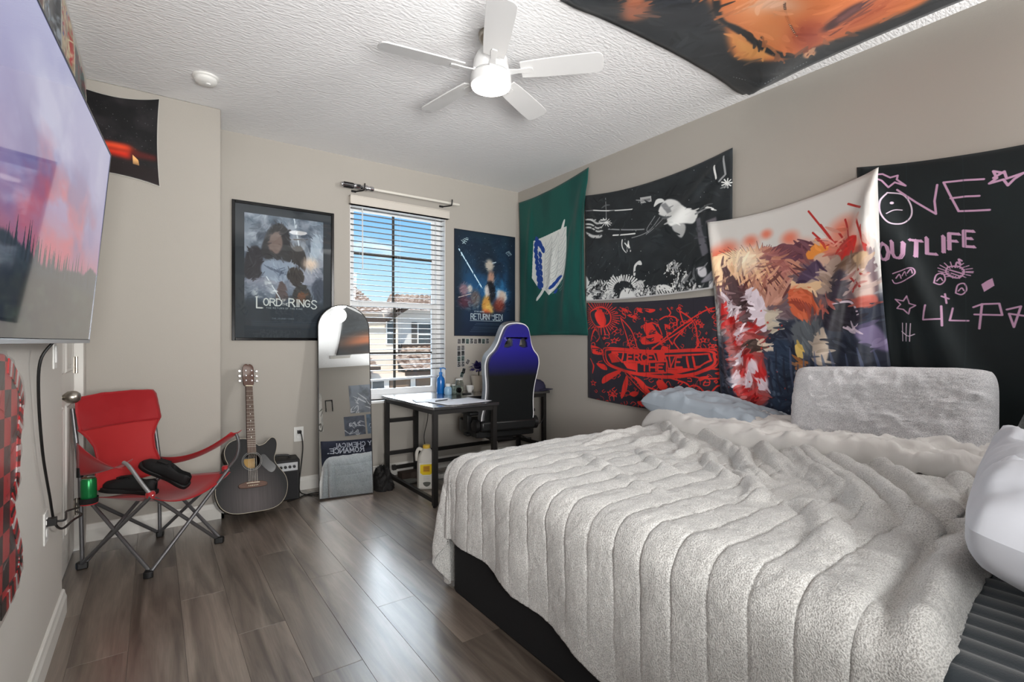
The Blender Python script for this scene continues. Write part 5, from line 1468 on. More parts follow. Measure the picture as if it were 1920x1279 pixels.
# small white-blue jar, camera, glass jars, dish, plant
t = thing('cosmetic_jar', 'small pale blue squat bottle in front of the blue pump bottle', 'jar', (2.115, 3.95, DT))
part(MB().lathe([(0, 0), (.03, 0), (.034, .01), (.034, .05), (.028, .064), (.018, .07), (.018, .074)], 24), 'body', mat('pale_blue', (150, 186, 214), .3), t, smooth=True)
part(MB().lathe([(.022, .072), (.022, .092), (.019, .096), (0, .096)], 20), 'lid', M['white_plastic'], t, smooth=True)
t = thing('toy_camera', 'small grey and black camera-like box between the pale bottle and the glass jar', 'camera', (2.195, 3.97, DT), .25)
part(MB().box((-.05, -.03, 0), (.05, .03, .075)), 'body', mat('mottled_grey', (104, 118, 112), .5, vary=.5, vscale=60), t, bevel=.008)
part(MB().lathe([(.024, 0), (.024, .022), (.018, .026), (0, .026)], 20, Matrix.Translation((.01, -.03, .034)) @ Matrix.Rotation(PI/2, 4, 'X')), 'lens', M['black_gloss'], t, smooth=True)
part(MB().box((-.035, -.02, .075), (-.01, .01, .085)), 'button', M['white_plastic'], t, bevel=.003)
o = MB().lathe([(0, 0), (.04, 0), (.045, .006), (.043, .006), (.038, .002)], 20).build('saucer', mat('dark_saucer', (30, 30, 32), .4), smooth=True); o.location = (2.27, 3.89, DT); tag(o, 'small black saucer in front of the glass jar', 'dish')
t = thing('glass_jar', 'clear glass jar with a pale rim beside the plant pot', 'jar', (2.285, 4.05, DT))
part(MB().lathe([(0, .003), (.036, .003), (.04, .01), (.041, .085), (.034, .10), (.031, .108), (.031, .122), (.028, .122), (.028, .108), (.031, .099), (.037, .084), (.036, .012), (0, .008)], 28), 'glass', M['clear'], t, smooth=True)
part(MB().lathe([(.033, .116), (.033, .126), (.029, .127), (.027, .121)], 24, cap=False), 'rim', M['white_plastic'], t, smooth=True)
part(MB().lathe([(0, .009), (.034, .012), (.035, .05), (.02, .058), (0, .055)], 20), 'contents', mat('pale_contents', (200, 200, 190), .6, bump=.5, bscale=90), t, smooth=True)
t = thing('tea_cup', 'small white cup with a handle between the glass jar and the plant pot', 'cup', (2.385, 4.03, DT), .4)
part(MB().lathe([(0, .002), (.02, .002), (.026, .02), (.033, .05), (.035, .06), (.032, .06), (.024, .024), (0, .01)], 24), 'bowl', M['white'], t, smooth=True)
part(MB().tube(spline([(.03, 0, .05), (.05, 0, .048), (.054, 0, .03), (.04, 0, .016), (.026, 0, .018)], 5), .004, 8), 'handle', M['white'], t, smooth=True)
t = thing('potted_plant', 'pale square-sided pot with a dark violet bushy plant behind the gaming chair', 'plant', (2.50, 4.06, DT))
part(MB().lathe([(0, 0), (.055, 0), (.058, .004), (.075, .15), (.069, .15), (.052, .02), (0, .015)], 28), 'pot', mat('beige_pot', (186, 176, 160), .5), t, smooth=True)
part(MB().lathe([(0, .135), (.068, .138)], 24, cap=False), 'soil', mat('soil', (40, 32, 26), .9), t)
pl = mat('violet_leaf', (44, 36, 96), .5, vary=.4, vscale=40)
def leaf(c, dr_, ln, wd, m, parent, name='leaf', lift=.3):
    c = Vector(c); d = Vector(dr_).normalized(); s_ = d.cross(Vector((0, 0, 1)));
    if s_.length < .01: s_ = Vector((1, 0, 0))
    s_.normalize(); n_ = s_.cross(d)
    vs = [c, c+d*ln*.35+s_*wd*.5+n_*.004, c+d*ln*.7+s_*wd*.4, c+d*ln-n_*ln*.15, c+d*ln*.7-s_*wd*.4, c+d*ln*.35-s_*wd*.5+n_*.004, c+d*ln*.5+n_*.012]
    return part(MB().add(vs, [(0, 1, 6), (1, 2, 6), (2, 3, 6), (3, 4, 6), (4, 5, 6), (5, 0, 6)]), name, m, parent, smooth=True, solid=.001)
g = random.Random(8)
for i in range(70):
    a = g.uniform(0, 6.28); el = g.uniform(-.2, 1.3); d = Vector((math.cos(a)*math.cos(el), math.sin(a)*math.cos(el), math.sin(el)))
    leaf(Vector((0, 0, .20))+d*g.uniform(.015, .05), d, g.uniform(.035, .055), .028, pl, t)
part(MB().tube([(0, 0, .13), (0, 0, .2)], .006, 8), 'stem', mat('plant_stem', (60, 60, 40), .7), t)
# cap on the far end of the desk
t = thing('baseball_cap', 'dark cap lying on the far right end of the desk', 'cap', (2.985, 3.80, DT), -.9)
navy = mat('navy_cloth', (38, 36, 62), .8, bump=.2, bscale=500)
prof = [(.088, 0), (.092, .02), (.088, .05), (.07, .082), (.04, .102), (0, .108)]
part(MB().lathe(prof, 24), 'crown', navy, t, smooth=True)
P = np.zeros((13, 6, 3))
for i in range(13):
    a = -1.05+2.1*i/12
    for j in range(6):
        r = .088+.075*(j/5)*(1-.15*abs(a)); P[i, j] = (r*math.cos(a), r*math.sin(a)*.92, .014-.012*(math.sin(a)**2)*(j/5)+.002)
part(MB().grid(P, uv=False), 'brim', navy, t, smooth=True, solid=.003)
part(MB().lathe([(.007, .106), (.005, .112), (0, .113)], 10), 'button', navy, t, smooth=True)
o = MB().tube(spline([(3.06, 3.80, DT-.025), (3.04, 3.74, .56), (2.98, 3.70, .44), (2.92, 3.72, .40)], 6), .004, 8).build('desk_cable', M['cable'], smooth=True); tag(o, 'black cable hanging under the right end of the desk', 'cable')
o = MB().tube(spline([(1.97, 4.05, DT-.024), (1.98, 4.08, .5), (1.955, 4.10, .33), (1.97, 4.06, .18), (1.99, 4.02, .02), (2.05, 3.95, .006)], 7), .0035, 8).build('desk_cable', M['cable'], smooth=True); tag(o, 'thin black cable hanging behind the front desk leg to the floor', 'cable')
# on the floor below
for k, (x, y, r, lb) in enumerate(((2.12, 3.92, .06, 'white power strip on the floor under the desk, nearer the milk jug'), (2.42, 3.96, .02, 'white power strip on the floor under the desk, nearer the gaming chair'))):
    t = thing('power_strip', lb, 'power strip', (x, y, 0), r)
    part(MB().box((-.13, -.026, 0), (.13, .026, .036)), 'body', M['white_plastic'], t, bevel=.006)
    for i in range(4): part(MB().box((-.10+i*.052, -.014, .036), (-.07+i*.052, .014, .0375)), 'socket', mat('socket_grey', (150, 150, 148), .5) if 'sg' not in M else M['sg'], t)
    part(MB().box((.105, -.01, .036), (.122, .01, .041)), 'switch', mat('switch_red', (170, 50, 44), .4), t)
# tall milk jug
t = thing('milk_jug', 'white plastic milk jug with yellow cap and label under the desk', 'jug', (1.80, 3.73, 0), -.45)
jm = mat('milk_plastic', (206, 204, 196), .4, spec=.4)
secs = [(.0, .066, .066), (.008, .074, .074), (.20, .075, .075), (.235, .072, .072), (.27, .06, .06), (.30, .042, .042), (.318, .03, .03), (.325, .027, .027)]
n = 32; P = np.zeros((n, len(secs), 3))
for i in range(n):
    a = 2*PI*i/n; ca, sa = math.cos(a), math.sin(a); sq = (abs(ca)**4+abs(sa)**4)**-.25
    for j, (z, rx, ry) in enumerate(secs):
        k = 1.0 if z < .27 else max(0., (.325-z)/.055)
        q = sq*k+(1-k)
        P[i, j] = (rx*ca*q, ry*sa*q, z)
mb = MB().grid(P, closed_u=True, uv=False); mb.f.append(tuple(n_*len(secs) for n_ in reversed(range(n))))
part(mb, 'body', jm, t, smooth=True)
part(MB().tube(spline([(-.028, 0, .30), (-.06, 0, .315), (-.078, 0, .28), (-.076, 0, .22)], 6), .014, 12), 'handle', jm, t, smooth=True)
part(MB().lathe([(.0, .346), (.026, .346), (.029, .342), (.029, .324), (.03, .318)], 24), 'cap', mat('yellow_cap', (226, 186, 60), .4), t, smooth=True)
lb = Canvas(40, 60, (222, 222, 214), 5)
lb.poly([(3, 4), (37, 3), (37, 24), (30, 29), (10, 29), (3, 24)], (236, 206, 30)); lb.poly([(11, 8), (29, 7), (29, 22), (11, 22)], (206, 150, 30), 1, 1)
for y in (10, 14, 18): lb.stroke([(13, y), (27, y)], 1.6, (110, 70, 30), .7)
for y in (34, 38, 42): lb.stroke([(12, y), (28, y)], 1.2, (190, 190, 186))
lb.blob([(11, 48), (20, 46), (31, 48), (28, 55), (20, 58), (13, 54)], (96, 98, 92))
lm = image_mat('jug_label_print', lb.image('print_jug'), .5)
mb = MB(); y = -.0762
mb.add([(-.058, y, .02), (.058, y, .02), (.058, y, .215), (-.058, y, .215), (-.058, y+.0012, .02), (.058, y+.0012, .02), (.058, y+.0012, .215), (-.058, y+.0012, .215)], [(0, 1, 2, 3), (4, 7, 6, 5), (0, 4, 5, 1), (1, 5, 6, 2), (2, 6, 7, 3), (3, 7, 4, 0)], [(0, 0), (1, 0), (1, 1), (0, 1)]*2)
part(mb, 'label', lm, t)
o = MB().lathe([(0, .002), (.05, .002), (.07, .012), (.072, .014), (.068, .014), (.05, .006), (0, .006)], 32).build('saucer', mat('pewter_dish', (120, 122, 118), .4), smooth=True); o.location = (1.75, 3.94, 0); tag(o, 'round shallow grey dish on the floor behind the desk rail', 'dish')
o = MB().box((0, 0, 0), (.16, .10, .05)).build('shoe_box', mat('dark_brown_card', (66, 54, 48), .8), bevel=.004); o.location = (1.73, 4.06, 0); tag(o, 'small dark brown box on the floor against the back baseboard', 'box')
# crumpled black bag beside the mirror
bg_ = MB(); n = 40; m_ = 18; P = np.zeros((n, m_, 3))
for i in range(n):
    a = 2*PI*i/n
    for j in range(m_):
        ph = PI/2*j/(m_-1)
        r = 1+.55*(fbm(np.array(math.cos(a)*2.5+9), np.array(math.sin(a)*2.5+ph*3+4), 5, 4)-.5)
        P[i, j] = (.085*r*math.cos(a)*math.cos(ph), .12*r*math.sin(a)*math.cos(ph), .17*r*math.sin(ph)*(1-.2*math.cos(3*a)*math.cos(ph)))
bg_.grid(P, closed_u=True, uv=False)
o = bg_.build('black_bag', mat('crumpled_black', (14, 13, 13), .7, bump=.8, bscale=60, bdist=.01), smooth=60); o.location = (1.50, 3.92, 0); tag(o, 'crumpled black cloth bag between the mirror and the desk leg', 'bag')

# ------------------------------------------------------------------ gaming chair
gc = thing('gaming_chair', 'black gaming chair with a blue glow painted on its upper back and white piping at the desk', 'chair', (2.405, 3.62, 0), math.radians(-9))
leather = mat('black_leather', (20, 21, 22), .38, spec=.5, bump=.15, bscale=300, bdist=.001)
grey_l = mat('grey_bolster', (96, 96, 98), .42)
def grad():
    m = bpy.data.materials.new('blue_glow_shell'); m.use_nodes = True; t_ = m.node_tree; b = t_.nodes['Principled BSDF']
    tc = t_.nodes.new('ShaderNodeTexCoord'); s_ = t_.nodes.new('ShaderNodeSeparateXYZ'); mr = t_.nodes.new('ShaderNodeMapRange'); r = t_.nodes.new('ShaderNodeValToRGB')
    mr.inputs['From Min'].default_value = .45; mr.inputs['From Max'].default_value = 1.36
    t_.links.new(tc.outputs['Object'], s_.inputs[0]); t_.links.new(s_.outputs[2], mr.inputs[0]); t_.links.new(mr.outputs[0], r.inputs[0]); t_.links.new(r.outputs[0], b.inputs['Base Color'])
    e = r.color_ramp.elements; e[0].position = .50; e[0].color = lin((22, 24, 25)); e[1].position = .74; e[1].color = lin((34, 30, 128)); q = e.new(1.0); q.color = lin((34, 32, 112))  # blue light on the upper back painted into the colour ramp
    b.inputs['Roughness'].default_value = .3; return m
half = [(.0, 1.36), (.07, 1.352), (.115, 1.325), (.142, 1.27), (.165, 1.20), (.20, 1.14), (.25, 1.09), (.268, 1.03), (.262, .96), (.245, .86), (.24, .76), (.25, .66), (.262, .58), (.25, .50), (.20, .47), (.0, .465)]
half = [(x*.91, z) for x, z in half]
hs = spline(half, 4)
outl = hs + [(-x, z) for x, z in reversed(hs[1:-1])]
rec = math.radians(11)
Mb = Matrix.Translation((0, -.17, .5)) @ Matrix.Rotation(rec, 4, 'X') @ Matrix.Translation((0, 0, -.5)) @ Matrix(((1, 0, 0, 0), (0, 0, -1, 0), (0, 1, 0, 0), (0, 0, 0, 1)))
def hole(s): 
    q = [(s*.028, 1.175), (s*.034, 1.225), (s*.062, 1.245), (s*.095, 1.205), (s*.105, 1.165), (s*.07, 1.158)]
    return q if s > 0 else list(reversed(q))
inner = [(x*.90, .465+(z-.465)*.985+.004) for x, z in outl]
part(MB().prism(outl, -.02, .055, Mb, holes=(hole(1), hole(-1))), 'back_cushion', grey_l, gc, bevel=.012, seg=3)
part(MB().prism(inner, .05, .082, Mb, holes=(hole(1), hole(-1))), 'back_shell', grad(), gc, bevel=.014, seg=3)
part(MB().tube([Mb @ Vector((x*.985, .465+(z-.465)*.995, .052)) for x, z in outl], .005, 8, closed=True), 'piping', mat('white_piping', (222, 222, 224), .4), gc, smooth=True)
part(MB().prism([(x*.62, .56+(z-.465)*.72) for x, z in outl if True], -.055, -.018, Mb), 'lumbar_pad', leather, gc, bevel=.012)
seat = [(.20, .25), (.255, .20), (.265, .05), (.26, -.14), (.22, -.20), (-.22, -.20), (-.26, -.14), (-.265, .05), (-.255, .20), (-.20, .25)]
part(MB().prism(spline(seat, 4, True), .40, .51), 'seat_cushion', leather, gc, bevel=.03, seg=3)
part(MB().box((-.25, -.265, .455), (.25, -.195, .545)), 'back_hinge_cover', leather, gc, bevel=.02)
for s in (-1, 1):
    part(MB().box((s*.262-.045, -.15, .575), (s*.262+.045, .12, .61)), 'arm_pad', M['black'], gc, bevel=.014)
    part(MB().box((s*.27-.02, -.06, .44), (s*.27+.02, .04, .58)).box((min(s*.12, s*.29), -.05, .395), (max(s*.12, s*.29), .03, .42)), 'arm_post', M['black'], gc, bevel=.006)
    part(MB().lathe([(.055, 0), (.055, .03), (.04, .04), (0, .04)], 20, Matrix.Translation((s*.252, -.19, .50)) @ Matrix.Rotation(s*PI/2, 4, 'Y')), 'hinge_disc', M['black'], gc, smooth=True)
part(MB().box((-.1, -.13, .355), (.1, .12, .40)).box((-.05, -.05, .33), (.05, .05, .36)), 'tilt_mechanism', M['black'], gc, bevel=.006)
part(MB().tube(spline([(.1, -.03, .37), (.2, -.05, .365), (.27, -.07, .34), (.30, -.08, .33)], 4), [.006]*9+[.006, .011, .012, .008], 8), 'tilt_lever', M['black'], gc, smooth=True)
part(MB().lathe([(.014, .2), (.014, .335)], 16).lathe([(.026, .09), (.024, .22)], 20), 'gas_lift', M['chrome'], gc, smooth=True)
part(MB().lathe([(.045, .07), (.045, .1), (.03, .11)], 20), 'hub', M['black'], gc, smooth=True)
for k in range(5):
    a = 2*PI*k/5+.3; d = Vector((math.cos(a), math.sin(a), 0))
    part(MB().bar(d*.03+Vector((0, 0, .09)), d*.30+Vector((0, 0, .075)), .05, .03), 'base_arm', M['black'], gc, bevel=.008)
    Mc = Matrix.Translation(d*.30+Vector((0, 0, .03))) @ Matrix.Rotation(a, 4, 'Z') @ Matrix.Rotation(PI/2, 4, 'X')
    part(MB().lathe([(0, -.024), (.026, -.024), (.03, -.02), (.03, -.004), (.02, -.003), (.02, .003), (.03, .004), (.03, .02), (.026, .024), (0, .024)], 20, Mc).tube([d*.30+Vector((0, 0, .03)), d*.30+Vector((0, 0, .075))], .007, 8), 'caster', M['black'], gc, smooth=True)
# ------------------------------------------------------------------ red folding camp chair
red = mat('red_canvas', (156, 10, 20), .62, sheen=.2, bump=.2, bscale=700, bdist=.001)
mesh_r = mat('red_mesh', (170, 34, 36), .7, bump=.5, bscale=900, bdist=.001)
cc = thing('camp_chair', 'red folding camp chair with grey steel legs beside the door', 'chair', (.0025, 3.42, 0), math.radians(-138.6))
FT = {'A': (.222, -.213), 'B': (.222, .213), 'C': (-.222, .213), 'D': (-.222, -.213)}
TOP = {'A': (.215, -.215, .37), 'B': (.235, .255, .415), 'C': (-.245, .25, .43), 'D': (-.215, -.215, .37)}
def foot3(k, o=(0, 0)): return (FT[k][0]+o[0], FT[k][1]+o[1], .022)
def leg(a, b_, off):
    p, q = Vector(foot3(a)), Vector(TOP[b_]); n_ = (q-p).cross(Vector((0, 0, 1))).normalized()*off
    part(MB().tube([p+n_, q+n_], .0095, 10), 'leg_tube', M['steel'], cc, smooth=True)
for a, b_ in (('A', 'B'), ('B', 'A'), ('B', 'C'), ('C', 'B'), ('C', 'D'), ('D', 'C'), ('D', 'A'), ('A', 'D')): leg(a, b_, .010)
for k in 'ABCD':
    x, y = FT[k]; a = math.atan2(y, x)
    part(MB().prism([(-.024, -.016), (.02, -.022), (.028, 0), (.02, .022), (-.024, .016)], 0, .034, Matrix.Translation((x, y, 0)) @ Matrix.Rotation(a, 4, 'Z')), 'foot', M['black'], cc, bevel=.005)
for k, xt in (('A', .205), ('D', -.205)):
    part(MB().tube([(FT[k][0], FT[k][1], .03), (xt+(.02 if k == 'A' else -.02), -.225, .5), (xt+(.018 if k == 'A' else -.018), -.278, .83)], .010, 10), 'back_post', M['steel'], cc, smooth=True)
    part(MB().lathe([(.015, -.025), (.015, .025)], 12, Matrix.Translation((xt+(.02 if k == 'A' else -.02), -.225, .50 if k == 'A' else .45))), 'slide_hub', M['black'], cc, smooth=True)
# back: opaque head band over a mesh panel that narrows at the waist
def back_pt(u, t):
    """u -1..1 across, t 0 bottom .. 1 top"""
    hw = float(np.interp(t, [0, .12, .3, .45, .58, .66, .8, .95, 1.0], [.20, .19, .165, .168, .20, .235, .238, .232, .215]))
    z = .40+.49*t+.012*(1-u*u)*(1 if t > .9 else 0)
    y = -.155-.105*t-.045*(1-u*u)*(1-abs(2*t-1)**3)*.9
    return (u*hw, y, z)
def back(t0, t1, nm, mt, extra=0.0):
    nu, nv = 25, 15
    P = np.zeros((nu, nv, 3))
    for i in range(nu):
        for j in range(nv):
            u = -1+2*i/(nu-1); t = t0+(t1-t0)*j/(nv-1); p = back_pt(u, t)
            wr = .010*(fbm(np.array(u*2.5+7), np.array(t*9), 3, 3)-.5) if nm == 'head_band' else 0
            P[i, j] = (p[0], p[1]-wr+extra, p[2]+(wr*.5 if t > .97 else 0))
    part(MB().grid(P, uv=False), nm, mt, cc, smooth=180, solid=.003)
back(.0, .66, 'back_mesh', mesh_r); back(.64, 1.0, 'head_band', red, .004)
for s in (-1, 1): part(MB().tube([back_pt(s, t) for t in np.linspace(0, .66, 14)], .006, 8), 'edge_binding', red, cc, smooth=True)
# sling seat
nu, nv = 25, 21; P = np.zeros((nu, nv, 3))
for i in range(nu):
    for j in range(nv):
        u = -1+2*i/(nu-1); v = j/(nv-1)
        x = u*(.205+.045*v); y = -.165+.42*v+.012*u*u*v
        rim = u*u
        z = .37+.05*v*rim-.055*(1-u*u)*(.6+.4*math.sin(v*PI))+.012*(1-u*u)*v
        if v > .9: z -= .012*(v-.9)/.1*(1-.3*rim)
        P[i, j] = (x, y, z)
part(MB().grid(P, uv=False), 'seat_sling', red, cc, smooth=180, solid=.004)
for (a, b_) in ((.235, .24), (-.245, .238)): part(MB().lathe([(.0, .0), (.02, .0), (.022, .02), (.016, .03), (0, .034)], 12, Matrix.Translation((a, b_, .405 if a > 0 else .418))), 'corner_pocket', red, cc, smooth=True)
# right arm (camera right): rises towards its front
def ribbon(pa, pb, wa, wb, sag, nm, n=14, m_=6):
    P = np.zeros((n, m_, 3)); pa, pb, wa, wb = map(np.array, (pa, pb, wa, wb))
    for i in range(n):
        t = i/(n-1); c = pa*(1-t)+pb*t; wv = wa*(1-t)+wb*t
        for j in range(m_):
            s = j/(m_-1)-.5
            P[i, j] = c+wv*s+np.array((0, 0, -sag*4*t*(1-t)-.012*(1-4*s*s)))
    part(MB().grid(P, uv=False), nm, red, cc, smooth=180, solid=.004)
ribbon((-.235, -.235, .455), (-.245, .315, .655), (0, .0, .05), (.085, 0, .0), .05, 'arm_rest')
part(MB().tube(spline([(-.245, .25, .43), (-.262, .30, .50), (-.262, .315, .58), (-.25, .305, .645)], 5), .009, 10), 'arm_tube', M['steel'], cc, smooth=True)
# left arm, slumped, with a cup pocket
ribbon((.235, -.235, .57), (.245, .10, .565), (0, 0, .17), (.09, .02, -.03), .02, 'arm_rest')
part(MB().tube(spline([(.235, .255, .415), (.245, .235, .44), (.25, .19, .49), (.252, .13, .555), (.25, .09, .575)], 5), .0095, 10), 'arm_tube', mat('worn_aluminium', (170, 170, 172), .3, metal=.8), cc, smooth=True)
part(MB().lathe([(.036, .365), (.039, .37), (.0395, .392), (.041, .395)], 20, Matrix.Translation((.275, -.10, 0)), cap=False), 'cup_pocket', mat('black_net', (20, 20, 20), .7), cc, smooth=True)
part(MB().lathe([(0, .361), (.038, .361), (.038, .366)], 20, Matrix.Translation((.275, -.10, 0))), 'pocket_floor', red, cc)
# green can in the cup pocket
Mc = cc.matrix_basis @ Vector((.275, -.10, .368))
t = thing('drink_can', 'green drink can in the cup pocket of the camp chair', 'can', tuple(Mc))
part(MB().lathe([(0, .004), (.026, .004), (.028, 0), (.033, .01), (.033, .112), (.028, .122), (.0275, .124)], 28), 'body', mat('green_can', (28, 122, 66), .28, metal=.5), t, smooth=True)
part(MB().lathe([(.0275, .122), (.0285, .126), (.027, .1245), (.025, .119), (0, .119)], 28), 'lid', M['chrome'], t, smooth=True)
part(MB().box((-.006, -.012, .1195), (.006, .010, .1215)), 'pull_tab', M['chrome'], t)

# shoes
def shoe(name, label, loc, rot, upper, sole_m):
    t = thing(name, label, 'shoe', loc, rot=rot)
    so = spline([(0, -.135), (.028, -.128), (.037, -.09), (.033, -.03), (.042, .05), (.045, .09), (.034, .132), (.0, .15), (-.032, .138), (-.046, .09), (-.04, .04), (-.031, -.03), (-.036, -.09), (-.028, -.128)], 4, True)
    part(MB().prism(so, 0, .024), 'sole', sole_m, t, bevel=.005)
    ny, nf = 27, 19; P = np.zeros((ny, nf, 3))
    for i in range(ny):
        s = i/(ny-1); y = -.128+.27*s
        wd = float(np.interp(s, [0, .08, .3, .55, .75, .9, 1], [.012, .031, .031, .035, .042, .034, .008]))
        h = float(np.interp(s, [0, .06, .25, .42, .55, .75, .92, 1], [.055, .072, .062, .074, .070, .048, .032, .012]))
        op = float(np.interp(s, [0, .03, .12, .36, .44, 1], [0, .4, .9, .9, 0, 0]))
        for j in range(nf):
            ph = PI*j/(nf-1); x = wd*math.cos(ph)*(1.0 if h < .05 else .92+.08*abs(math.cos(ph))); z = .02+h*math.sin(ph)**.75
            dip = max(0, (math.sin(ph)-.86)/.14)*op
            P[i, j] = (x, y, z-dip*.085)
    part(MB().grid(P, uv=False), 'upper', upper, t, smooth=60, solid=.003)
    for k in range(4): 
        y = .0+.022*k; part(MB().tube(spline([(-.022, y, .082-.006*k), (0, y+.004, .093-.006*k), (.022, y, .082-.006*k)], 4), .0028, 6), 'lace', upper, t, smooth=True)
    part(MB().prism([(-.018, .0), (.018, .0), (.02, -.06), (-.02, -.06)], .086, .09, Matrix.Translation((0, .05, -.008)) @ Matrix.Rotation(-.2, 4, 'X')), 'tongue', upper, t, bevel=.001)
    return t
blk = mat('black_suede', (15, 15, 16), .75, bump=.2, bscale=300)
sol = mat('black_rubber', (20, 20, 20), .6)
rz = math.radians(-138.6)
shoe('sneaker', 'black sneaker propped toe-up on the camp chair seat', (.05, 3.42, .425), (math.radians(30), math.radians(-12), math.radians(54)), blk, sol)
shoe('sneaker', 'black sneaker lying flat in the camp chair behind the green can', (-.105, 3.385, .372), (math.radians(6), math.radians(0), math.radians(60)), blk, sol)

# ------------------------------------------------------------------ acoustic guitar leaning on the wall
gt = thing('acoustic_guitar', 'charcoal cutaway acoustic guitar leaning in the corner by the chase', 'guitar', (.528, 3.80, .02), rot=(math.radians(-20), math.radians(3.0), math.radians(6)))
body = [(0, 0), (.11, .008), (.172, .055), (.198, .14), (.188, .215), (.152, .275), (.130, .32), (.131, .355), (.143, .40), (.148, .445), (.139, .478), (.118, .487), (.098, .470), (.075, .447), (.045, .437), (.028, .45), (-.02, .487), (-.075, .49), (-.125, .465), (-.147, .415), (-.143, .365), (-.130, .32), (-.152, .275), (-.188, .215), (-.198, .14), (-.172, .055), (-.11, .008)]
bo_ = [(x*1.12, z) for x, z in spline(body, 4, True)]
Mg = Matrix(((1, 0, 0, 0), (0, 0, -1, 0), (0, 1, 0, 0), (0, 0, 0, 1)))      # (x, z, depth towards viewer)
def burst():
    m = bpy.data.materials.new('charcoal_burst'); m.use_nodes = True; t_ = m.node_tree; b = t_.nodes['Principled BSDF']
    tc = t_.nodes.new('ShaderNodeTexCoord'); mp = t_.nodes.new('ShaderNodeMapping'); mp.inputs['Location'].default_value = (0, 0, -.22); mp.inputs['Scale'].default_value = (4.6, 1, 3.6)
    gr = t_.nodes.new('ShaderNodeTexGradient'); gr.gradient_type = 'SPHERICAL'; r = t_.nodes.new('ShaderNodeValToRGB')
    mp2 = t_.nodes.new('ShaderNodeMapping'); mp2.inputs['Scale'].default_value = (60, 1, 2); nz_ = t_.nodes.new('ShaderNodeTexNoise'); nz_.inputs['Scale'].default_value = 2
    t_.links.new(tc.outputs['Object'], mp.inputs[0]); t_.links.new(mp.outputs[0], gr.inputs[0]); t_.links.new(gr.outputs[1], r.inputs[0])
    r.color_ramp.elements[0].color = lin((16, 15, 16)); r.color_ramp.elements[1].color = lin((78, 72, 72)); r.color_ramp.elements[1].position = .8
    t_.links.new(tc.outputs['Object'], mp2.inputs[0]); t_.links.new(mp2.outputs[0], nz_.inputs[0])
    mr = t_.nodes.new('ShaderNodeMapRange'); mr.inputs['To Min'].default_value = .7; mr.inputs['To Max'].default_value = 1.3; t_.links.new(nz_.outputs[0], mr.inputs[0])
    x = t_.nodes.new('ShaderNodeMix'); x.data_type = 'RGBA'; x.blend_type = 'MULTIPLY'; x.inputs[0].default_value = 1
    t_.links.new(r.outputs[0], x.inputs['A']); t_.links.new(mr.outputs[0], x.inputs['B']); t_.links.new(x.outputs['Result'], b.inputs['Base Color'])
    b.inputs['Roughness'].default_value = .5; b.inputs['Specular IOR Level'].default_value = .3; return m
hole_c = [(.05*math.cos(a), .335+.05*math.sin(a)) for a in np.linspace(0, 2*PI, 32, endpoint=False)]
part(MB().prism(bo_, .092, .096, Mg, holes=(hole_c,)), 'soundboard', burst(), gt)
dkw = mat('dark_side_wood', (22, 19, 18), .25, coat=.4)
part(MB().prism(bo_, 0, .004, Mg), 'back_plate', dkw, gt)
mb = MB(); n = len(bo_)
vs = [Mg @ Vector((x, z, .002)) for x, z in bo_]+[Mg @ Vector((x, z, .094)) for x, z in bo_]
part(mb.add(vs, [(i, (i+1) % n, (i+1) % n+n, i+n) for i in range(n)]), 'side', dkw, gt, smooth=True, solid=.002)
part(MB().tube([Mg @ Vector((x, z, .0945)) for x, z in bo_], .0022, 6, closed=True), 'binding', mat('cream_binding', (176, 168, 150), .4), gt, smooth=True)
for r_, w_ in ((.054, .0016), (.062, .0024)): part(MB().tube([Mg @ Vector((r_*math.cos(a), .335+r_*math.sin(a), .0962)) for a in np.linspace(0, 2*PI, 40, endpoint=False)], w_, 5, closed=True), 'rosette', mat('rosette_grey', (120, 120, 118), .4), gt)
part(MB().box((-.045, -.0055, .295), (.04, -.0042, .365)), 'maker_label', mat('tan_label', (190, 152, 88), .7), gt)
part(MB().prism(spline([(.05, .335), (.062, .30), (.11, .25), (.14, .255), (.15, .29), (.115, .33), (.085, .37), (.06, .37)], 3, True), .096, .0972, Mg), 'pickguard', M['black_gloss'], gt)
br = mat('rosewood', (84, 52, 34), .45, vary=.3, vscale=40, stretch=(1, 1, 8))
part(MB().prism(spline([(-.085, .165), (-.05, .158), (.05, .158), (.085, .165), (.085, .185), (.04, .198), (-.04, .198), (-.085, .185)], 3, True), .096, .105, Mg), 'bridge', br, gt, bevel=.002)
part(MB().box((-.04, -.109, .188), (.04, -.105, .191)), 'saddle', mat('bone', (226, 216, 190), .4), gt)
for k in range(6): part(MB().lathe([(.003, .105), (.0032, .108), (0, .110)], 8, Matrix.Translation((-.027+k*.0108, 0, .172)) @ Matrix.Rotation(PI/2, 4, 'X')), 'bridge_pin', mat('bone', (226, 216, 190), .4) if 'bone' not in M else M['bone'], gt)
part(MB().prism([(-.0285, .39), (.0285, .39), (.0215, .865), (-.0215, .865)], .096, .102, Mg), 'fretboard', mat('fretboard_wood', (70, 44, 32), .45), gt)
part(MB().prism([(-.028, .43), (.028, .43), (.021, .87), (-.021, .87)], .078, .096, Mg), 'neck', mat('neck_wood', (66, 36, 26), .35), gt, bevel=.006)
sc_ = .645
for k in range(1, 20):
    z = .863-sc_*(1-2**(-k/12))
    if z < .392: break
    hw = .0215+(.863-z)/.473*.007
    part(MB().box((-hw, -.1034, z-.0009), (hw, -.1018, z+.0009)), 'fret', M['nickel'], gt)
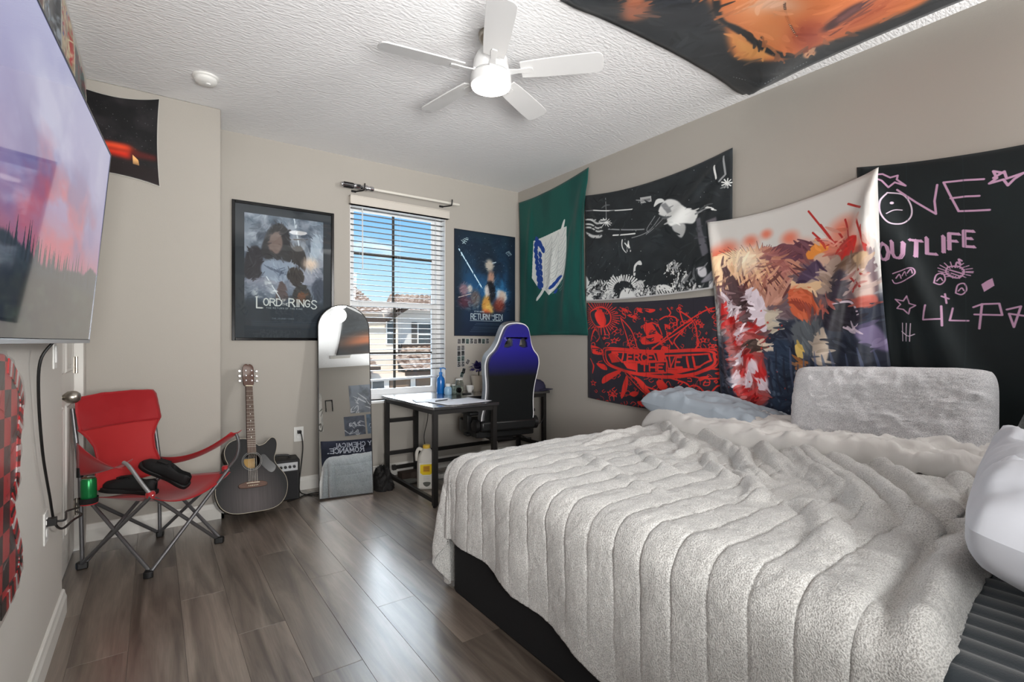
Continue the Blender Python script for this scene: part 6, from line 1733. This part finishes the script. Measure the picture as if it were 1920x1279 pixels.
for k in (3, 5, 7, 9, 12, 15):
    z = .863-sc_*(1-(2**(-k/12)+2**(-(k-1)/12))/2)
    for dx_ in ((0,) if k != 12 else (-.009, .009)): part(MB().lathe([(0, .1026), (.0034, .1026), (.0034, .102)], 12, Matrix.Translation((dx_, 0, z)) @ Matrix.Rotation(PI/2, 4, 'X')), 'inlay', mat('pearl', (226, 226, 222), .3) if 'pearl' not in M else M['pearl'], gt)
part(MB().box((-.0225, -.105, .863), (.0225, -.09, .869)), 'nut', mat('bone', (226, 216, 190), .4), gt)
hd = spline([(-.024, .869), (-.036, .90), (-.037, .99), (-.03, 1.02), (-.012, 1.032), (0, 1.026), (.012, 1.032), (.03, 1.02), (.037, .99), (.036, .90), (.024, .869)], 3, True)
part(MB().prism(hd, .076, .092, Mg), 'headstock', mat('headstock_wood', (78, 46, 32), .3, coat=.3), gt, bevel=.002)
for s in (-1, 1):
    for k in range(3):
        z = .905+k*.037
        part(MB().lathe([(.0035, .09), (.0035, .108), (.005, .109), (0, .11)], 10, Matrix.Translation((s*.019, 0, z)) @ Matrix.Rotation(PI/2, 4, 'X')), 'tuning_post', M['chrome'], gt, smooth=True)
        part(MB().tube([(s*.036, -.083, z), (s*.05, -.083, z)], .003, 8).lathe([(0, -.006), (.008, -.006), (.009, 0), (.008, .006), (0, .006)], 12, Matrix.Translation((s*.056, -.083, z)) @ Matrix.Rotation(PI/2, 4, 'X')), 'tuning_peg', M['chrome'], gt, smooth=True)
for k in range(6):
    x0, x1 = -.026+k*.0104, -.017+k*.0068
    part(MB().tube([(x0, -.11, .188), (x1, -.106, .867)], .0006, 4), 'string', M['nickel'], gt)

# ------------------------------------------------------------------ practice amplifier behind the guitar
am = thing('guitar_amplifier', 'small black guitar amplifier on the floor behind the guitar', 'amplifier', (.755, 4.09, 0), math.radians(-4))
part(MB().box((-.14, -.09, .006), (.14, .09, .305)), 'cabinet', mat('amp_vinyl', (20, 20, 21), .6, bump=.4, bscale=250), am, bevel=.008)
part(MB().box((-.125, -.094, .02), (.125, -.09, .215)), 'speaker_grille', mat('grille_cloth', (34, 34, 36), .9, bump=.6, bscale=500), am, bevel=.002)
part(MB().box((-.125, -.094, .225), (.125, -.09, .285)), 'control_panel', mat('amp_silver', (170, 172, 174), .35, metal=.5), am, bevel=.001)
for k in range(5): part(MB().lathe([(.011, 0), (.010, .014), (0, .015)], 14, Matrix.Translation((-.02+k*.03, -.094, .255)) @ Matrix.Rotation(PI/2, 4, 'X')), 'knob', M['black'], am, smooth=True)
part(MB().tube(spline([(-.08, 0, .304), (-.07, 0, .322), (0, 0, .328), (.07, 0, .322), (.08, 0, .304)], 5), .008, 8), 'carry_handle', M['black'], am, smooth=True)
for sx in (-1, 1):
    for sy in (-1, 1): part(MB().lathe([(.012, 0), (.012, .008)], 12, Matrix.Translation((sx*.11, sy*.065, 0))), 'rubber_foot', M['black'], am)
o = MB().box((.924, 4.205, .455), (.95, 4.244, .478)).tube(spline([(.938, 4.20, .465), (.945, 4.18, .44), (.955, 4.19, .34), (.945, 4.20, .2), (.93, 4.19, .08), (.925, 4.12, .012), (1.0, 4.02, .006), (1.06, 4.03, .006), (1.03, 4.08, .006), (.94, 4.06, .006), (.88, 4.01, .006), (.80, 3.97, .006)], 8), .0042, 8).build('plug_cable', M['cable'], smooth=True)
tag(o, 'black amplifier cable from the wall outlet, looped on the floor', 'cable')

# ------------------------------------------------------------------ leaning arched mirror
mi = thing('standing_mirror', 'tall arched frameless-looking mirror leaning on the wall left of the window', 'mirror', (1.195, 3.862, .004), rot=(math.radians(-11.5), math.radians(1.2), math.radians(-6.5)))
hw, hh = .199, 1.50
arch = [(-hw, 0), (hw, 0), (hw, hh-.19)]+[(hw*math.cos(a), hh-.19+.19*math.sin(a)) for a in np.linspace(.12, PI-.12, 22)]+[(-hw, hh-.19)]
part(MB().prism(arch, 0, .018, Mg), 'backing', M['black'], mi)
inn = [(x*(1-.004/hw), .004+(z)*(hh-.008)/hh) for x, z in arch]
part(MB().prism(inn, .0181, .0195, Mg), 'glass', M['mirror'], mi)
part(MB().bar((0, .002, 1.15), (0, .16, 1.02), .05, .006).bar((0, .16, 1.02), (0, .165, .9), .05, .006), 'kick_stand', M['black_metal'], mi)
part(MB().tube([Mg @ Vector((x*.997, z, .016)) for x, z in arch], .004, 6, closed=True), 'frame_edge', M['black_metal'], mi)
# ------------------------------------------------------------------ bed
t = thing('bed_base', 'black fabric bed base under the plush blanket', 'bed', (1.155, .17, 0))
bf = mat('black_bed_fabric', (15, 16, 19), .85, bump=.2, bscale=500)
part(MB().box((0, 0, .0), (1.90, 1.93, .27)), 'platform', bf, t, bevel=.012)
part(MB().box((-.006, .02, .262), (1.905, 1.91, .275)), 'top_edge', bf, t)
ms = MB().box((1.19, .18, .276), (3.06, 2.085, .575)).build('mattress', mat('mattress_ticking', (196, 196, 194), .8), bevel=.05, seg=3)
tag(ms, 'pale mattress on the black bed base, under the bedding', 'mattress')

XI, YI, RR = 1.215, 2.045, .095         # where the top starts to round over the foot and the far side
def ztop(x, y):
    z = .640 + .012*(fbm(x*2.2+3, y*2.2+5, 4, 3)-.5)*2
    z = z + .10*np.clip((x-2.45)/.35, 0, 1)**1.5*np.clip((y-1.1)/.7, .25, 1)      # pillows under the head end
    return z
RIDGES = [
    ((2.98, 1.72), (2.45, 1.30), (2.02, .90), .045, .038), ((2.75, 1.00), (2.3, .68), (2.0, .47), .035, .03), ((2.2, 1.95), (2.0, 1.9), (1.75, 1.86), .025, .016), ((2.42, 2.05), (2.2, 1.98), (1.9, 1.97), .025, .02),
    ((1.95, 1.62), (1.8, 1.45), (1.72, 1.25), .03, .016), ((2.15, 1.40), (1.95, 1.25), (1.8, 1.02), .03, .02), ((1.75, .78), (1.5, .62), (1.32, .56), .05, .02),  # soft folds running from the middle of the head towards the near side
    ((2.95, 1.56), (2.20, .98), (1.88, .72), .05, .040), ((2.62, 1.22), (2.05, .78), (1.72, .55), .055, .045), ((2.50, 1.02), (1.98, .62), (1.70, .43), .05, .04),
    ((2.48, .80), (2.05, .52), (1.80, .40), .045, .036), ((2.62, .62), (2.25, .45), (2.1, .38), .04, .03), ((2.60, 2.0), (2.3, 1.7), (2.12, 1.42), .035, .03), ((2.55, 1.75), (2.35, 1.45), (2.2, 1.25), .035, .032),
    ((2.45, 1.85), (2.2, 1.75), (2.0, 1.72), .03, .02), ((2.3, 1.6), (2.1, 1.5), (1.95, 1.48), .03, .02), ((2.0, 1.15), (1.75, .95), (1.62, .9), .035, .018), ((1.62, 1.72), (1.5, 1.35), (1.45, 1.1), .03, .012), ((2.35, 1.35), (2.05, 1.15), (1.9, 1.0), .03, .025)]
def ridge_field(x, y):
    h = 0*x
    wx = x+.05*(fbm(x*4, y*4, 8, 2)-.5); wy = y+.05*(fbm(x*4+9, y*4, 9, 2)-.5)
    for a, m, b, w, amp in RIDGES:
        q = spline([a, m, b], 5); d = 9+0*x; e = 0*x
        for i in range(len(q)-1):
            (xa, ya), (xb, yb) = q[i], q[i+1]; dx, dy = xb-xa, yb-ya
            t = np.clip(((wx-xa)*dx+(wy-ya)*dy)/(dx*dx+dy*dy), 0, 1); dd = np.hypot(wx-xa-t*dx, wy-ya-t*dy)
            k = dd < d; d = np.where(k, dd, d); e = np.where(k, (i+t)/(len(q)-1), e)
        env = np.clip(np.minimum((e+.06)*6, (1.06-e)*3), 0, 1)
        h = np.maximum(h, amp*env*np.exp(-(d/w)**2)) - .4*amp*env*np.exp(-((d-w*1.5)/(w*.5))**2)
    return h*1.4*np.clip((2.72-x)/.12, 0, 1)
na, nb = 380, 430
A = np.concatenate([np.linspace(-1, 0, 130, endpoint=False), np.linspace(0, 1, na-130)])      # -1..0 down the foot, 0..1 along the bed
Bq = np.concatenate([np.linspace(0, 1, 340), np.linspace(1, 2, nb-339)[1:]])                  # 0..1 across the bed, 1..2 down the far side
AA, BB = np.meshgrid(A, Bq, indexing='ij')
yt = np.clip(BB, 0, 1); ta = np.clip(AA, 0, 1)
near = .285+.15*ta+.012*np.sin(ta*9)
yb = near+(YI-near)*yt
xt = XI+(2.82-XI)*ta
drop = np.interp(yb, [.2, .6, .8, 1.1, 1.19, 1.28, 1.40, 1.56, 1.77, 2.02], [.60, .58, .56, .50, .475, .455, .44, .42, .375, .36])
damax = drop+RR*(PI/2-1); dbmax = .618+RR*(PI/2-1)
pa = np.clip(-AA, 0, 1); pb = np.clip(BB-1, 0, 1)
rho = np.maximum(pa, pb); th = np.arctan2(pb, pa+1e-9); th = np.where(rho > 0, th, 0)
sm = np.clip(th/(PI/2), 0, 1); sm = np.clip(sm*1.9-.25, 0, 1); sm = sm*sm*(3-2*sm)
dm = damax*(1-sm)+dbmax*sm
d = rho*dm
off = np.where(d < RR*PI/2, RR*np.sin(d/RR), RR); q = np.where(d < RR*PI/2, RR*(1-np.cos(d/RR)), RR+d-RR*PI/2)
hang = np.clip(q/.45, 0, 1)
corner = np.sin(2*th)*np.where((pa > 0) & (pb > 0), 1, 0)
off = off+hang*(.012*np.sin(yb*17)+.012*(fbm(yb*5, q*3+2, 6, 3)-.5)*2) + corner*hang*(.05+.035*np.sin(th*11+.8)) 
off = off+hang*pb*(.02*np.sin(xt*9))*np.where(pa > 0, 0, 1)
X = xt-off*np.cos(th)*np.where(rho > 0, 1, 0); Y = yb+off*np.sin(th)*np.where(rho > 0, 1, 0)
Z = ztop(xt, yb)-q
# soft sag of the near hem over the mattress edge
Z = Z+(.022*np.exp(-((yb-near-.045)/.03)**2)-.05*np.exp(-((yb-near)/.022)**2)-.02*np.exp(-((yb-near-.11)/.03)**2))*np.where(rho > 0, np.clip(1-d/.2, 0, 1), 1)
Z = np.maximum(Z, .012+.006*np.sin(th*20))
P = np.stack([X, Y, Z], -1)
def normals(P):
    du = np.gradient(P, axis=0); dv = np.gradient(P, axis=1); n_ = np.cross(du, dv); n_ /= np.linalg.norm(n_, axis=-1, keepdims=True)+1e-12
    return np.where(n_[..., 2:3] < -.2, -n_, n_) if False else n_
Nn = normals(P)
# quilted channels across the bed, 105 mm apart, running from head to foot
bb = yb+pb*dbmax
warp = .04*(fbm(xt*3.2, yb*3.2, 12, 3)-.5)*2*np.clip((xt-XI)/.5, 0, 1)
ph = np.abs(np.sin(PI*(bb+warp)/.105))
amp = .012*(1-.8*np.clip((xt-1.75)/.55, 0, 1))*(.75+.6*fbm(xt*4, bb*6, 14, 2))*np.where(rho > 0, 1-.8*hang, 1)
amp = amp*np.clip((yb-near-.09)/.06, 0, 1)
quilt = amp*(.55*np.clip(ph/.22, 0, 1)**.6+.45*ph**.8)
flatk = np.where(rho > 0, np.clip(1-d/.06, 0, 1), 1)
wr = ridge_field(xt, yb)*flatk
cross = .008*(fbm(xt*16, yb*5, 21, 3)-.5)*2*flatk
fur = .0022*(fbm(X*70+Z*40, Y*70+Z*30, 31, 3)-.5)*2 + .004*(fbm(X*22, Y*22+Z*22, 32, 3)-.5)*2
P = P+Nn*(quilt+wr+cross+fur)[..., None]*np.sign(Nn[na//2, nb//2, 2])
P[..., 2] = np.maximum(P[..., 2], .006)
def grid_mesh(name, P):
    nu, nv = P.shape[:2]; idx = np.arange(nu*nv).reshape(nu, nv)
    f = np.stack([idx[:-1, :-1], idx[1:, :-1], idx[1:, 1:], idx[:-1, 1:]], -1).reshape(-1, 4)
    me = bpy.data.meshes.new(name)
    me.vertices.add(nu*nv); me.vertices.foreach_set('co', P.reshape(-1).astype(np.float32))
    me.loops.add(len(f)*4); me.loops.foreach_set('vertex_index', f.reshape(-1).astype(np.int32))
    me.polygons.add(len(f)); me.polygons.foreach_set('loop_start', np.arange(0, len(f)*4, 4, dtype=np.int32))
    try: me.polygons.foreach_set('loop_total', np.full(len(f), 4, np.int32))
    except Exception: pass
    me.polygons.foreach_set('use_smooth', np.ones(len(f), bool))
    me.update(calc_edges=True); me.validate()
    return me
def fur_mat(name, col, col2):
    m = bpy.data.materials.new(name); m.use_nodes = True; t_ = m.node_tree; b = t_.nodes['Principled BSDF']; L = t_.links.new
    tc = t_.nodes.new('ShaderNodeTexCoord'); n1 = t_.nodes.new('ShaderNodeTexNoise'); n1.inputs['Scale'].default_value = 280; n1.inputs['Detail'].default_value = 3
    n2 = t_.nodes.new('ShaderNodeTexNoise'); n2.inputs['Scale'].default_value = 9; n2.inputs['Detail'].default_value = 4
    L(tc.outputs['Object'], n1.inputs[0]); L(tc.outputs['Object'], n2.inputs[0])
    r = t_.nodes.new('ShaderNodeValToRGB'); r.color_ramp.elements[0].position = .36; r.color_ramp.elements[1].position = .60
    r.color_ramp.elements[0].color = lin(col2); r.color_ramp.elements[1].color = lin(col); L(n1.outputs[0], r.inputs[0])
    mr = t_.nodes.new('ShaderNodeMapRange'); mr.inputs['From Min'].default_value = .3; mr.inputs['From Max'].default_value = .7; mr.inputs['To Min'].default_value = .9; mr.inputs['To Max'].default_value = 1.08; L(n2.outputs[0], mr.inputs[0])
    x = t_.nodes.new('ShaderNodeMix'); x.data_type = 'RGBA'; x.blend_type = 'MULTIPLY'; x.inputs[0].default_value = 1
    L(r.outputs[0], x.inputs['A']); L(mr.outputs[0], x.inputs['B']); L(x.outputs['Result'], b.inputs['Base Color'])
    b.inputs['Roughness'].default_value = .9; b.inputs['Specular IOR Level'].default_value = .1; b.inputs['Sheen Weight'].default_value = .35; b.inputs['Sheen Roughness'].default_value = .5
    bm = t_.nodes.new('ShaderNodeBump'); bm.inputs['Strength'].default_value = .85; bm.inputs['Distance'].default_value = .006; L(n1.outputs[0], bm.inputs['Height']); L(bm.outputs[0], b.inputs['Normal'])
    return m
plush = fur_mat('grey_plush', (211, 210, 207), (160, 159, 156))
o = obj('plush_blanket', grid_mesh('plush_blanket', P), plush, solid=.012, offset=0)
tag(o, 'large light grey plush quilted blanket spread over the bed and hanging at its foot', 'blanket')

# smooth sheet folded back over the blanket at the head
nu, nv = 220, 50
U, V = np.meshgrid(np.linspace(0, 1, nu), np.linspace(0, 1, nv), indexing='ij')
ys = .36+U*(2.22-.36)
front = 2.50+.05*np.sin(U*7+1)+.06*(fbm(U*5, U*0+2, 3, 3)-.5)-.05*(U < .25)*(1-U/.25)+.06*np.clip((U-.75)/.25, 0, 1)
back = 2.96-.0*U
xs = front+(back-front)*V
base = ztop(xs, np.minimum(ys, 2.0))+.03
roll = .030*np.exp(-((V-.10)/.10)**2)
cr = fbm(U*9+V*3, V*3.5+U*2, 41, 4); cr2 = 1-np.abs(fbm(U*7-V*4+3, V*4+U*3, 47, 3)-.5)*3.4
crump = np.clip(1.3-U*1.1, .3, 1)
zz = base+roll+crump*(.040*(cr-.5)*2+.036*np.clip(cr2, 0, 1)+.028*np.clip(1-np.abs(fbm(U*16+V*6, V*5-U*3, 51, 3)-.5)*5, 0, 1))+.03*np.sin(V*PI)*crump
edge = np.clip(V/.05, 0, 1); zz = zz-(1-edge)**2*.085
far = np.clip((ys-2.06)/.16, 0, 1); zz = zz-.10*far**2
P2 = np.stack([xs, ys, zz], -1)
o = obj('top_sheet', grid_mesh('top_sheet', P2), mat('grey_sheet', (206, 204, 201), .7, sheen=.1, bump=.15, bscale=40, bdist=.003), solid=.004, offset=-1)
tag(o, 'smooth grey top sheet folded back across the blanket at the head', 'sheet')

def pillow(name, label, w_, h_, t_, loc, rot, m, seed, wr=.012, fine=0.0, n=60, pw=4.0, ex=.42, cat='pillow', pinch=1.0):
    U, V = np.meshgrid(np.linspace(-1, 1, n), np.linspace(-1, 1, n), indexing='ij')
    T = np.clip((1-np.abs(U)**pw)*(1-np.abs(V)**pw), 0, 1)**ex
    X = w_/2*U*(1-.05*(1-np.abs(V)**2)*np.abs(U)**3); Y = h_/2*V*(1-.06*(1-np.abs(U)**2)*np.abs(V)**3)
    if pinch < 1: q_ = 1-.06*np.abs(U*V)**5; X = w_/2*U*q_; Y = h_/2*V*q_
    mb = MB(); th = wr*(fbm(U*2.4+seed, V*2.4+seed, seed, 4)-.5)*2
    rdg = wr*1.1*np.clip(1-np.abs(fbm(U*3+seed, V*1.6+9, seed+3, 3)-.5)*7, 0, 1)
    fz = fine*(fbm(U*w_*60, V*h_*60, seed+6, 2)-.5)*2
    top = t_/2*T+(th+rdg+fz)*np.clip(T*2, 0, 1)
    bot = -t_/2*T+.4*th*np.clip(T*2, 0, 1)
    mb.grid(np.stack([X, Y, top], -1), uv=False); mb.grid(np.stack([X, Y, bot], -1), uv=False, flip=True)
    o = mb.build(name, m, None, smooth=180); o.location = loc; o.rotation_euler = rot
    return tag(o, label, cat)
fluff = fur_mat('fluffy_grey', (226, 226, 228), (182, 182, 186))
# local x -> along the wall, local y -> up, local z -> into the room
def wallrot(lean, roll=0.0, yaw=0.0):
    Rm = Matrix(((0, 0, -1), (-1, 0, 0), (0, 1, 0)))
    return (Matrix.Rotation(yaw, 3, 'Z') @ Matrix.Rotation(lean, 3, 'Y') @ Rm @ Matrix.Rotation(roll, 3, 'Z')).to_euler()
pillow('fluffy_pillow', 'long fluffy light grey pillow standing against the wall', .80, .40, .22, (2.83, .93, .86), wallrot(math.radians(14), math.radians(1.5), math.radians(3)), fluff, 3, .010, .004, 90, 8, .5, pinch=0)
slate = mat('blue_grey_cotton', (150, 160, 170), .7, sheen=.1)
pillow('pillow', 'crumpled blue-grey pillow lying under the red flag at the far side', .84, .42, .20, (2.83, 1.81, .73), (math.radians(0), math.radians(-8), PI/2), slate, 5, .022)
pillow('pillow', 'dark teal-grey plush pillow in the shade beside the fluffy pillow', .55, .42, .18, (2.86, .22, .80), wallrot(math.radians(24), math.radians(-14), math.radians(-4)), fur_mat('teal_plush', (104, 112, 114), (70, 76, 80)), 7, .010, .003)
pillow('pillow', 'white cotton pillow at the near edge of the bed on the ribbed cover', .80, .56, .24, (1.72, .09, .765), (math.radians(13), math.radians(-2), math.radians(9)), mat('white_cotton', (180, 182, 189), .7, sheen=.1), 11, .03, pw=6, ex=.5, pinch=0)

# dark ribbed cover on the near strip of the bed
nu, nv = 260, 40
U, V = np.meshgrid(np.linspace(0, 1, nu), np.linspace(0, 1, nv), indexing='ij')
L_ = U*(1.75+.42)-.42
xs = np.where(L_ > 0, 1.20+L_, 1.20-.05*np.sin(np.clip(-L_/.05, 0, PI/2))); zs = np.where(L_ > 0, .584, .584-np.where(-L_ < .05*PI/2, .05*(1-np.cos(np.clip(-L_/.05, 0, PI/2))), .05+(-L_-.05*PI/2)))
ysr = .15+V*.36+0*U
zs = zs-.035*np.clip((ysr-(.285+.15*np.clip((xs-1.215)/1.6, 0, 1)+.02))/.03, 0, 1)*(L_ > 0)
rib = .012*np.abs(np.sin(PI*L_/.062))**.7
nxr = np.where(L_ > 0, 0, -np.sin(np.clip(-L_/.05, 0, PI/2))); nzr = np.where(L_ > 0, 1, np.cos(np.clip(-L_/.05, 0, PI/2)))
zs = zs-.05*np.clip((.2-ysr)/.05, 0, 1)**2*(L_ > 0)
P3 = np.stack([xs+nxr*rib, ysr, zs+nzr*rib], -1)
o = obj('ribbed_cover', grid_mesh('ribbed_cover', P3), mat('dark_ribbed', (46, 54, 60), .85, sheen=.4, bump=.3, bscale=300), solid=.006, offset=0)
tag(o, 'dark slate ribbed bed cover at the lower right under the white pillow', 'blanket')
# ------------------------------------------------------------------ near wall, seen in the mirror
cloth_panel('wall_banner', 'dark navy banner with pale lettering on the wall behind the photographer, seen in the mirror', 'banner', (2.72, YN, 1.44), (1.20, YN, 1.455), (1.20, YN, .56), (2.72, YN, .55), (0, 1, 0), banner_print(),
    sag=(.03, .01, 0, 0), folds=((.02, .02, .4, .9, .08, .03), (.98, .02, .7, .9, .07, .03), (.98, .02, .9, .95, .05, .03)), base=.012, seed=9)
def near_sheet(label, x0, x1, z0, z1, img, cat='poster', name='small_poster'):
    mb = MB().add([(x1, .0015, z0), (x0, .0015, z0), (x0, .0015, z1), (x1, .0015, z1), (x1, 0, z0), (x0, 0, z0), (x0, 0, z1), (x1, 0, z1)], [(0, 1, 2, 3), (4, 7, 6, 5), (0, 4, 5, 1), (1, 5, 6, 2), (2, 6, 7, 3), (3, 7, 4, 0)], [(0, 0), (1, 0), (1, 1), (0, 1)]*2)
    o = mb.build(name, image_mat(name, img, .4)); o.location = (0, YN+.001, 0); return tag(o, label, cat)
near_sheet('grey photo poster with pale streaks, highest in the mirror', 1.71, 2.12, 1.88, 2.38, sketch_print('sk1', (140, 148, 158), (220, 224, 230), 3))
near_sheet('slate poster with white scribbled numerals, lower in the mirror', 1.59, 1.93, 1.50, 1.83, sketch_print('sk2', (96, 104, 118), (214, 218, 226), 4, '2/3'))
near_sheet('slate poster at the right edge of the mirror beside the numerals', 1.96, 2.28, 1.50, 1.84, sketch_print('sk3', (110, 130, 150), (210, 220, 228), 6))
near_sheet('white poster with a dark pattern at the left edge of the mirror', .92, 1.26, 1.62, 2.28, sketch_print('sk4', (214, 212, 206), (70, 70, 66), 8))
hk = thing('wall_rack', 'small black wall rack seen in the mirror', 'hook', (1.37, YN, 2.05))
part(MB().box((-.06, .0, -.10), (-.045, .012, .10)).box((.045, 0, -.10), (.06, .012, .10)).box((-.06, 0, .085), (.06, .012, .10)), 'frame', M['black'], hk); 
for s in (-1, 1): part(MB().tube([(s*.052, .01, -.09), (s*.052, .06, -.09), (s*.052, .065, -.06)], .006, 8), 'prong', M['black'], hk, smooth=True)
vt = thing('air_vent', 'white ceiling air vent seen in the mirror', 'vent', (1.58, -.30, H))
part(MB().box((-.17, -.07, -.008), (.17, .07, 0)), 'frame', M['white'], vt, bevel=.002)
for k in range(5): part(MB().box((-.15, -.052+k*.024, -.013), (.15, -.040+k*.024, -.008)), 'louvre', M['trim'], vt)

# ------------------------------------------------------------------ the street outside
st = mat('stucco_cream', (226, 208, 188), .85, bump=.2, bscale=3); st2 = mat('stucco_grey', (204, 200, 194), .85, bump=.2, bscale=3)
tri = mat('house_trim', (232, 226, 216), .7); shut = mat('shutter_grey', (92, 86, 80), .7); dgl = mat('dark_pane', (66, 72, 74), .1, spec=.8); fas = mat('dark_fascia', (70, 56, 46), .7)
def tile_mat():
    m = bpy.data.materials.new('clay_tile'); m.use_nodes = True; t_ = m.node_tree; b = t_.nodes['Principled BSDF']; L = t_.links.new
    tc = t_.nodes.new('ShaderNodeTexCoord'); v = t_.nodes.new('ShaderNodeTexVoronoi'); v.inputs['Scale'].default_value = 3.2
    L(tc.outputs['Object'], v.inputs[0]); r = t_.nodes.new('ShaderNodeValToRGB'); e = r.color_ramp.elements
    e[0].color = lin((128, 104, 90)); e[1].color = lin((206, 188, 172)); q = e.new(.5); q.color = lin((168, 144, 126))
    s_ = t_.nodes.new('ShaderNodeSeparateColor'); L(v.outputs['Color'], s_.inputs[0]); L(s_.outputs[0], r.inputs[0]); L(r.outputs[0], b.inputs['Base Color']); b.inputs['Roughness'].default_value = .8
    return m
tl_ = tile_mat()
gr = struct(MB().box((-45, YB+3, -3.2), (75, 90, -2.95)).build('ground', mat('pale_paving', (206, 200, 190), .9, vary=.1, vscale=1)))
def roof_slope(p0, p1, q1, q0, parent, rows=14, per=.42):
    """barrel-tiled slope: p0-p1 is the eave, q0-q1 the top"""
    p0, p1, q1, q0 = (np.array(p, float) for p in (p0, p1, q1, q0))
    w_ = np.linalg.norm(p1-p0); nc = max(8, int(w_/per*6)); nr = rows*2
    n_ = np.cross(p1-p0, q0-p0); n_ /= np.linalg.norm(n_)
    if n_[2] < 0: n_ = -n_
    P = np.zeros((nc+1, nr, 3))
    for i in range(nc+1):
        u = i/nc
        for r_ in range(rows):
            for k, (vv, lift) in enumerate(((r_/rows, .11), ((r_+.999)/rows, .0))):
                a = p0*(1-u)+p1*u; b = q0*(1-u)+q1*u; wu = np.linalg.norm((a*(1-vv)+b*vv)-(p0*(1-vv)+q0*vv))
                P[i, r_*2+k] = a*(1-vv)+b*vv + n_*(lift+.09*abs(math.sin(PI*wu/per)))
    return part(MB().grid(P, uv=False), 'tiled_roof', tl_, parent)
def house(name, label, loc): return thing(name, label, 'house', loc)
def hbox(lo, hi, nm, m, par, **k):
    o_ = par.location; mb = MB().box(tuple(lo[i]-o_[i] for i in range(3)), tuple(hi[i]-o_[i] for i in range(3))); return part(mb, nm, m, par, **k)
def hslope(pts, par, **k): o_ = np.array(par.location); return roof_slope(*[np.array(p)-o_ for p in pts], par, **k)
def hwin(x0, x1, z0, z1, y, par, shutter=False):
    o_ = par.location; fr = .07
    mb = MB()
    for (a, b, c, d) in ((x0-fr, x0, z0-fr, z1+fr), (x1, x1+fr, z0-fr, z1+fr), (x0, x1, z0-fr, z0), (x0, x1, z1, z1+fr), (x0, x1, (z0+z1)/2-.035, (z0+z1)/2+.035)): mb.box((a-o_[0], y-.1-o_[1], c-o_[2]), (b-o_[0], y-o_[1], d-o_[2]))
    f = part(mb, 'window', tri, par)
    part(MB().box((x0-o_[0], y-.05-o_[1], z0-o_[2]), (x1-o_[0], y-.03-o_[1], z1-o_[2])), 'pane', dgl, f)
    if shutter:
        for (a, b) in ((x0-fr-.42, x0-fr-.04), (x1+fr+.04, x1+fr+.42)): hbox((a, y-.08, z0-.1), (b, y-.01, z1+.1), 'shutter', shut, par)
G = -2.95
h1 = house('stucco_house', 'cream stucco house with clay tile roofs seen through the window blind', (11, 32, G))
hbox((4.5, 32, G), (13.35, 40, 3.02), 'wall', st, h1)
hbox((13.35, 33.2, G), (20, 40, 3.45), 'wall', st2, h1)
# main roof over the left block, falling towards the street
hslope([(3.7, 31.3, 2.55), (12.1, 31.3, 2.95), (11.8, 36.2, 5.1), (3.0, 36.2, 5.6)], h1, rows=12)
hbox((3.7, 31.25, 2.45), (12.2, 31.4, 2.7), 'fascia', fas, h1)
hslope([(12.1, 31.6, 3.2), (20.5, 31.6, 3.62), (20.5, 38, 5.0), (15.2, 38, 4.9)], h1, rows=10)
mb = MB(); part(mb.bar((12.2-11, 31.3-32, 2.6-G), (14.4-11, 32.6-32, 3.7-G), .5, .22), 'fascia', fas, h1)
hwin(12.55, 12.98, 1.05, 2.55, 32, h1); hwin(15.35, 16.4, .95, 2.45, 33.2, h1, True); hwin(10.5, 10.75, 1.7, 2.5, 32, h1)
# lower roofs over the porches and garages
hslope([(6.5, 29.5, -.30), (11.15, 29.5, -.40), (10.5, 32, .75), (6.5, 32, .75)], h1, rows=6); hbox((6.5, 29.5, -.55), (11.2, 29.62, -.32), 'fascia', fas, h1)
hbox((6.6, 30.2, G), (9.9, 32, -.45), 'garage_wall', st, h1); hbox((9.95, 30.6, G), (11.0, 32, -.5), 'garage_door', mat('brown_garage', (128, 108, 90), .6), h1)
hslope([(13.2, 30.4, -.80), (20, 30.4, -.62), (20, 33.2, 1.0), (13.05, 33.2, .75)], h1, rows=8); hbox((13.2, 30.35, -1.02), (20, 30.5, -.78), 'fascia', fas, h1)
hbox((13.2, 33.0, .82), (20, 33.3, 1.02), 'band', fas, h1)
for (x0, x1, m_, nm) in ((11.05, 11.35, tri, 'porch_column'), (11.35, 12.1, dgl, 'porch_door'), (12.1, 12.45, tri, 'porch_column'), (12.5, 13.9, mat('brown_garage', (128, 108, 90), .6), 'garage_door'), (13.95, 14.3, tri, 'porch_column'), (14.35, 18.5, mat('brown_garage', (128, 108, 90), .6), 'garage_door')):
    hbox((x0, 31.3, G), (x1, 31.9, -1.0), nm, m_, h1)
hbox((11.0, 30.9, -1.25), (20, 32.1, -.85), 'porch_beam', st, h1)
h2 = house('far_house', 'distant house with a low tiled hip roof beyond the cream house', (26, 58, G))
hbox((16, 56, G), (34, 66, 3.4), 'wall', st2, h2); hslope([(15, 55.4, 3.5), (35, 55.4, 3.5), (31, 61, 5.9), (21, 61, 5.9)], h2, rows=8, per=.7)
for x in (19, 23, 27, 31): hwin(x, x+1.2, .6, 2.2, 56, h2)
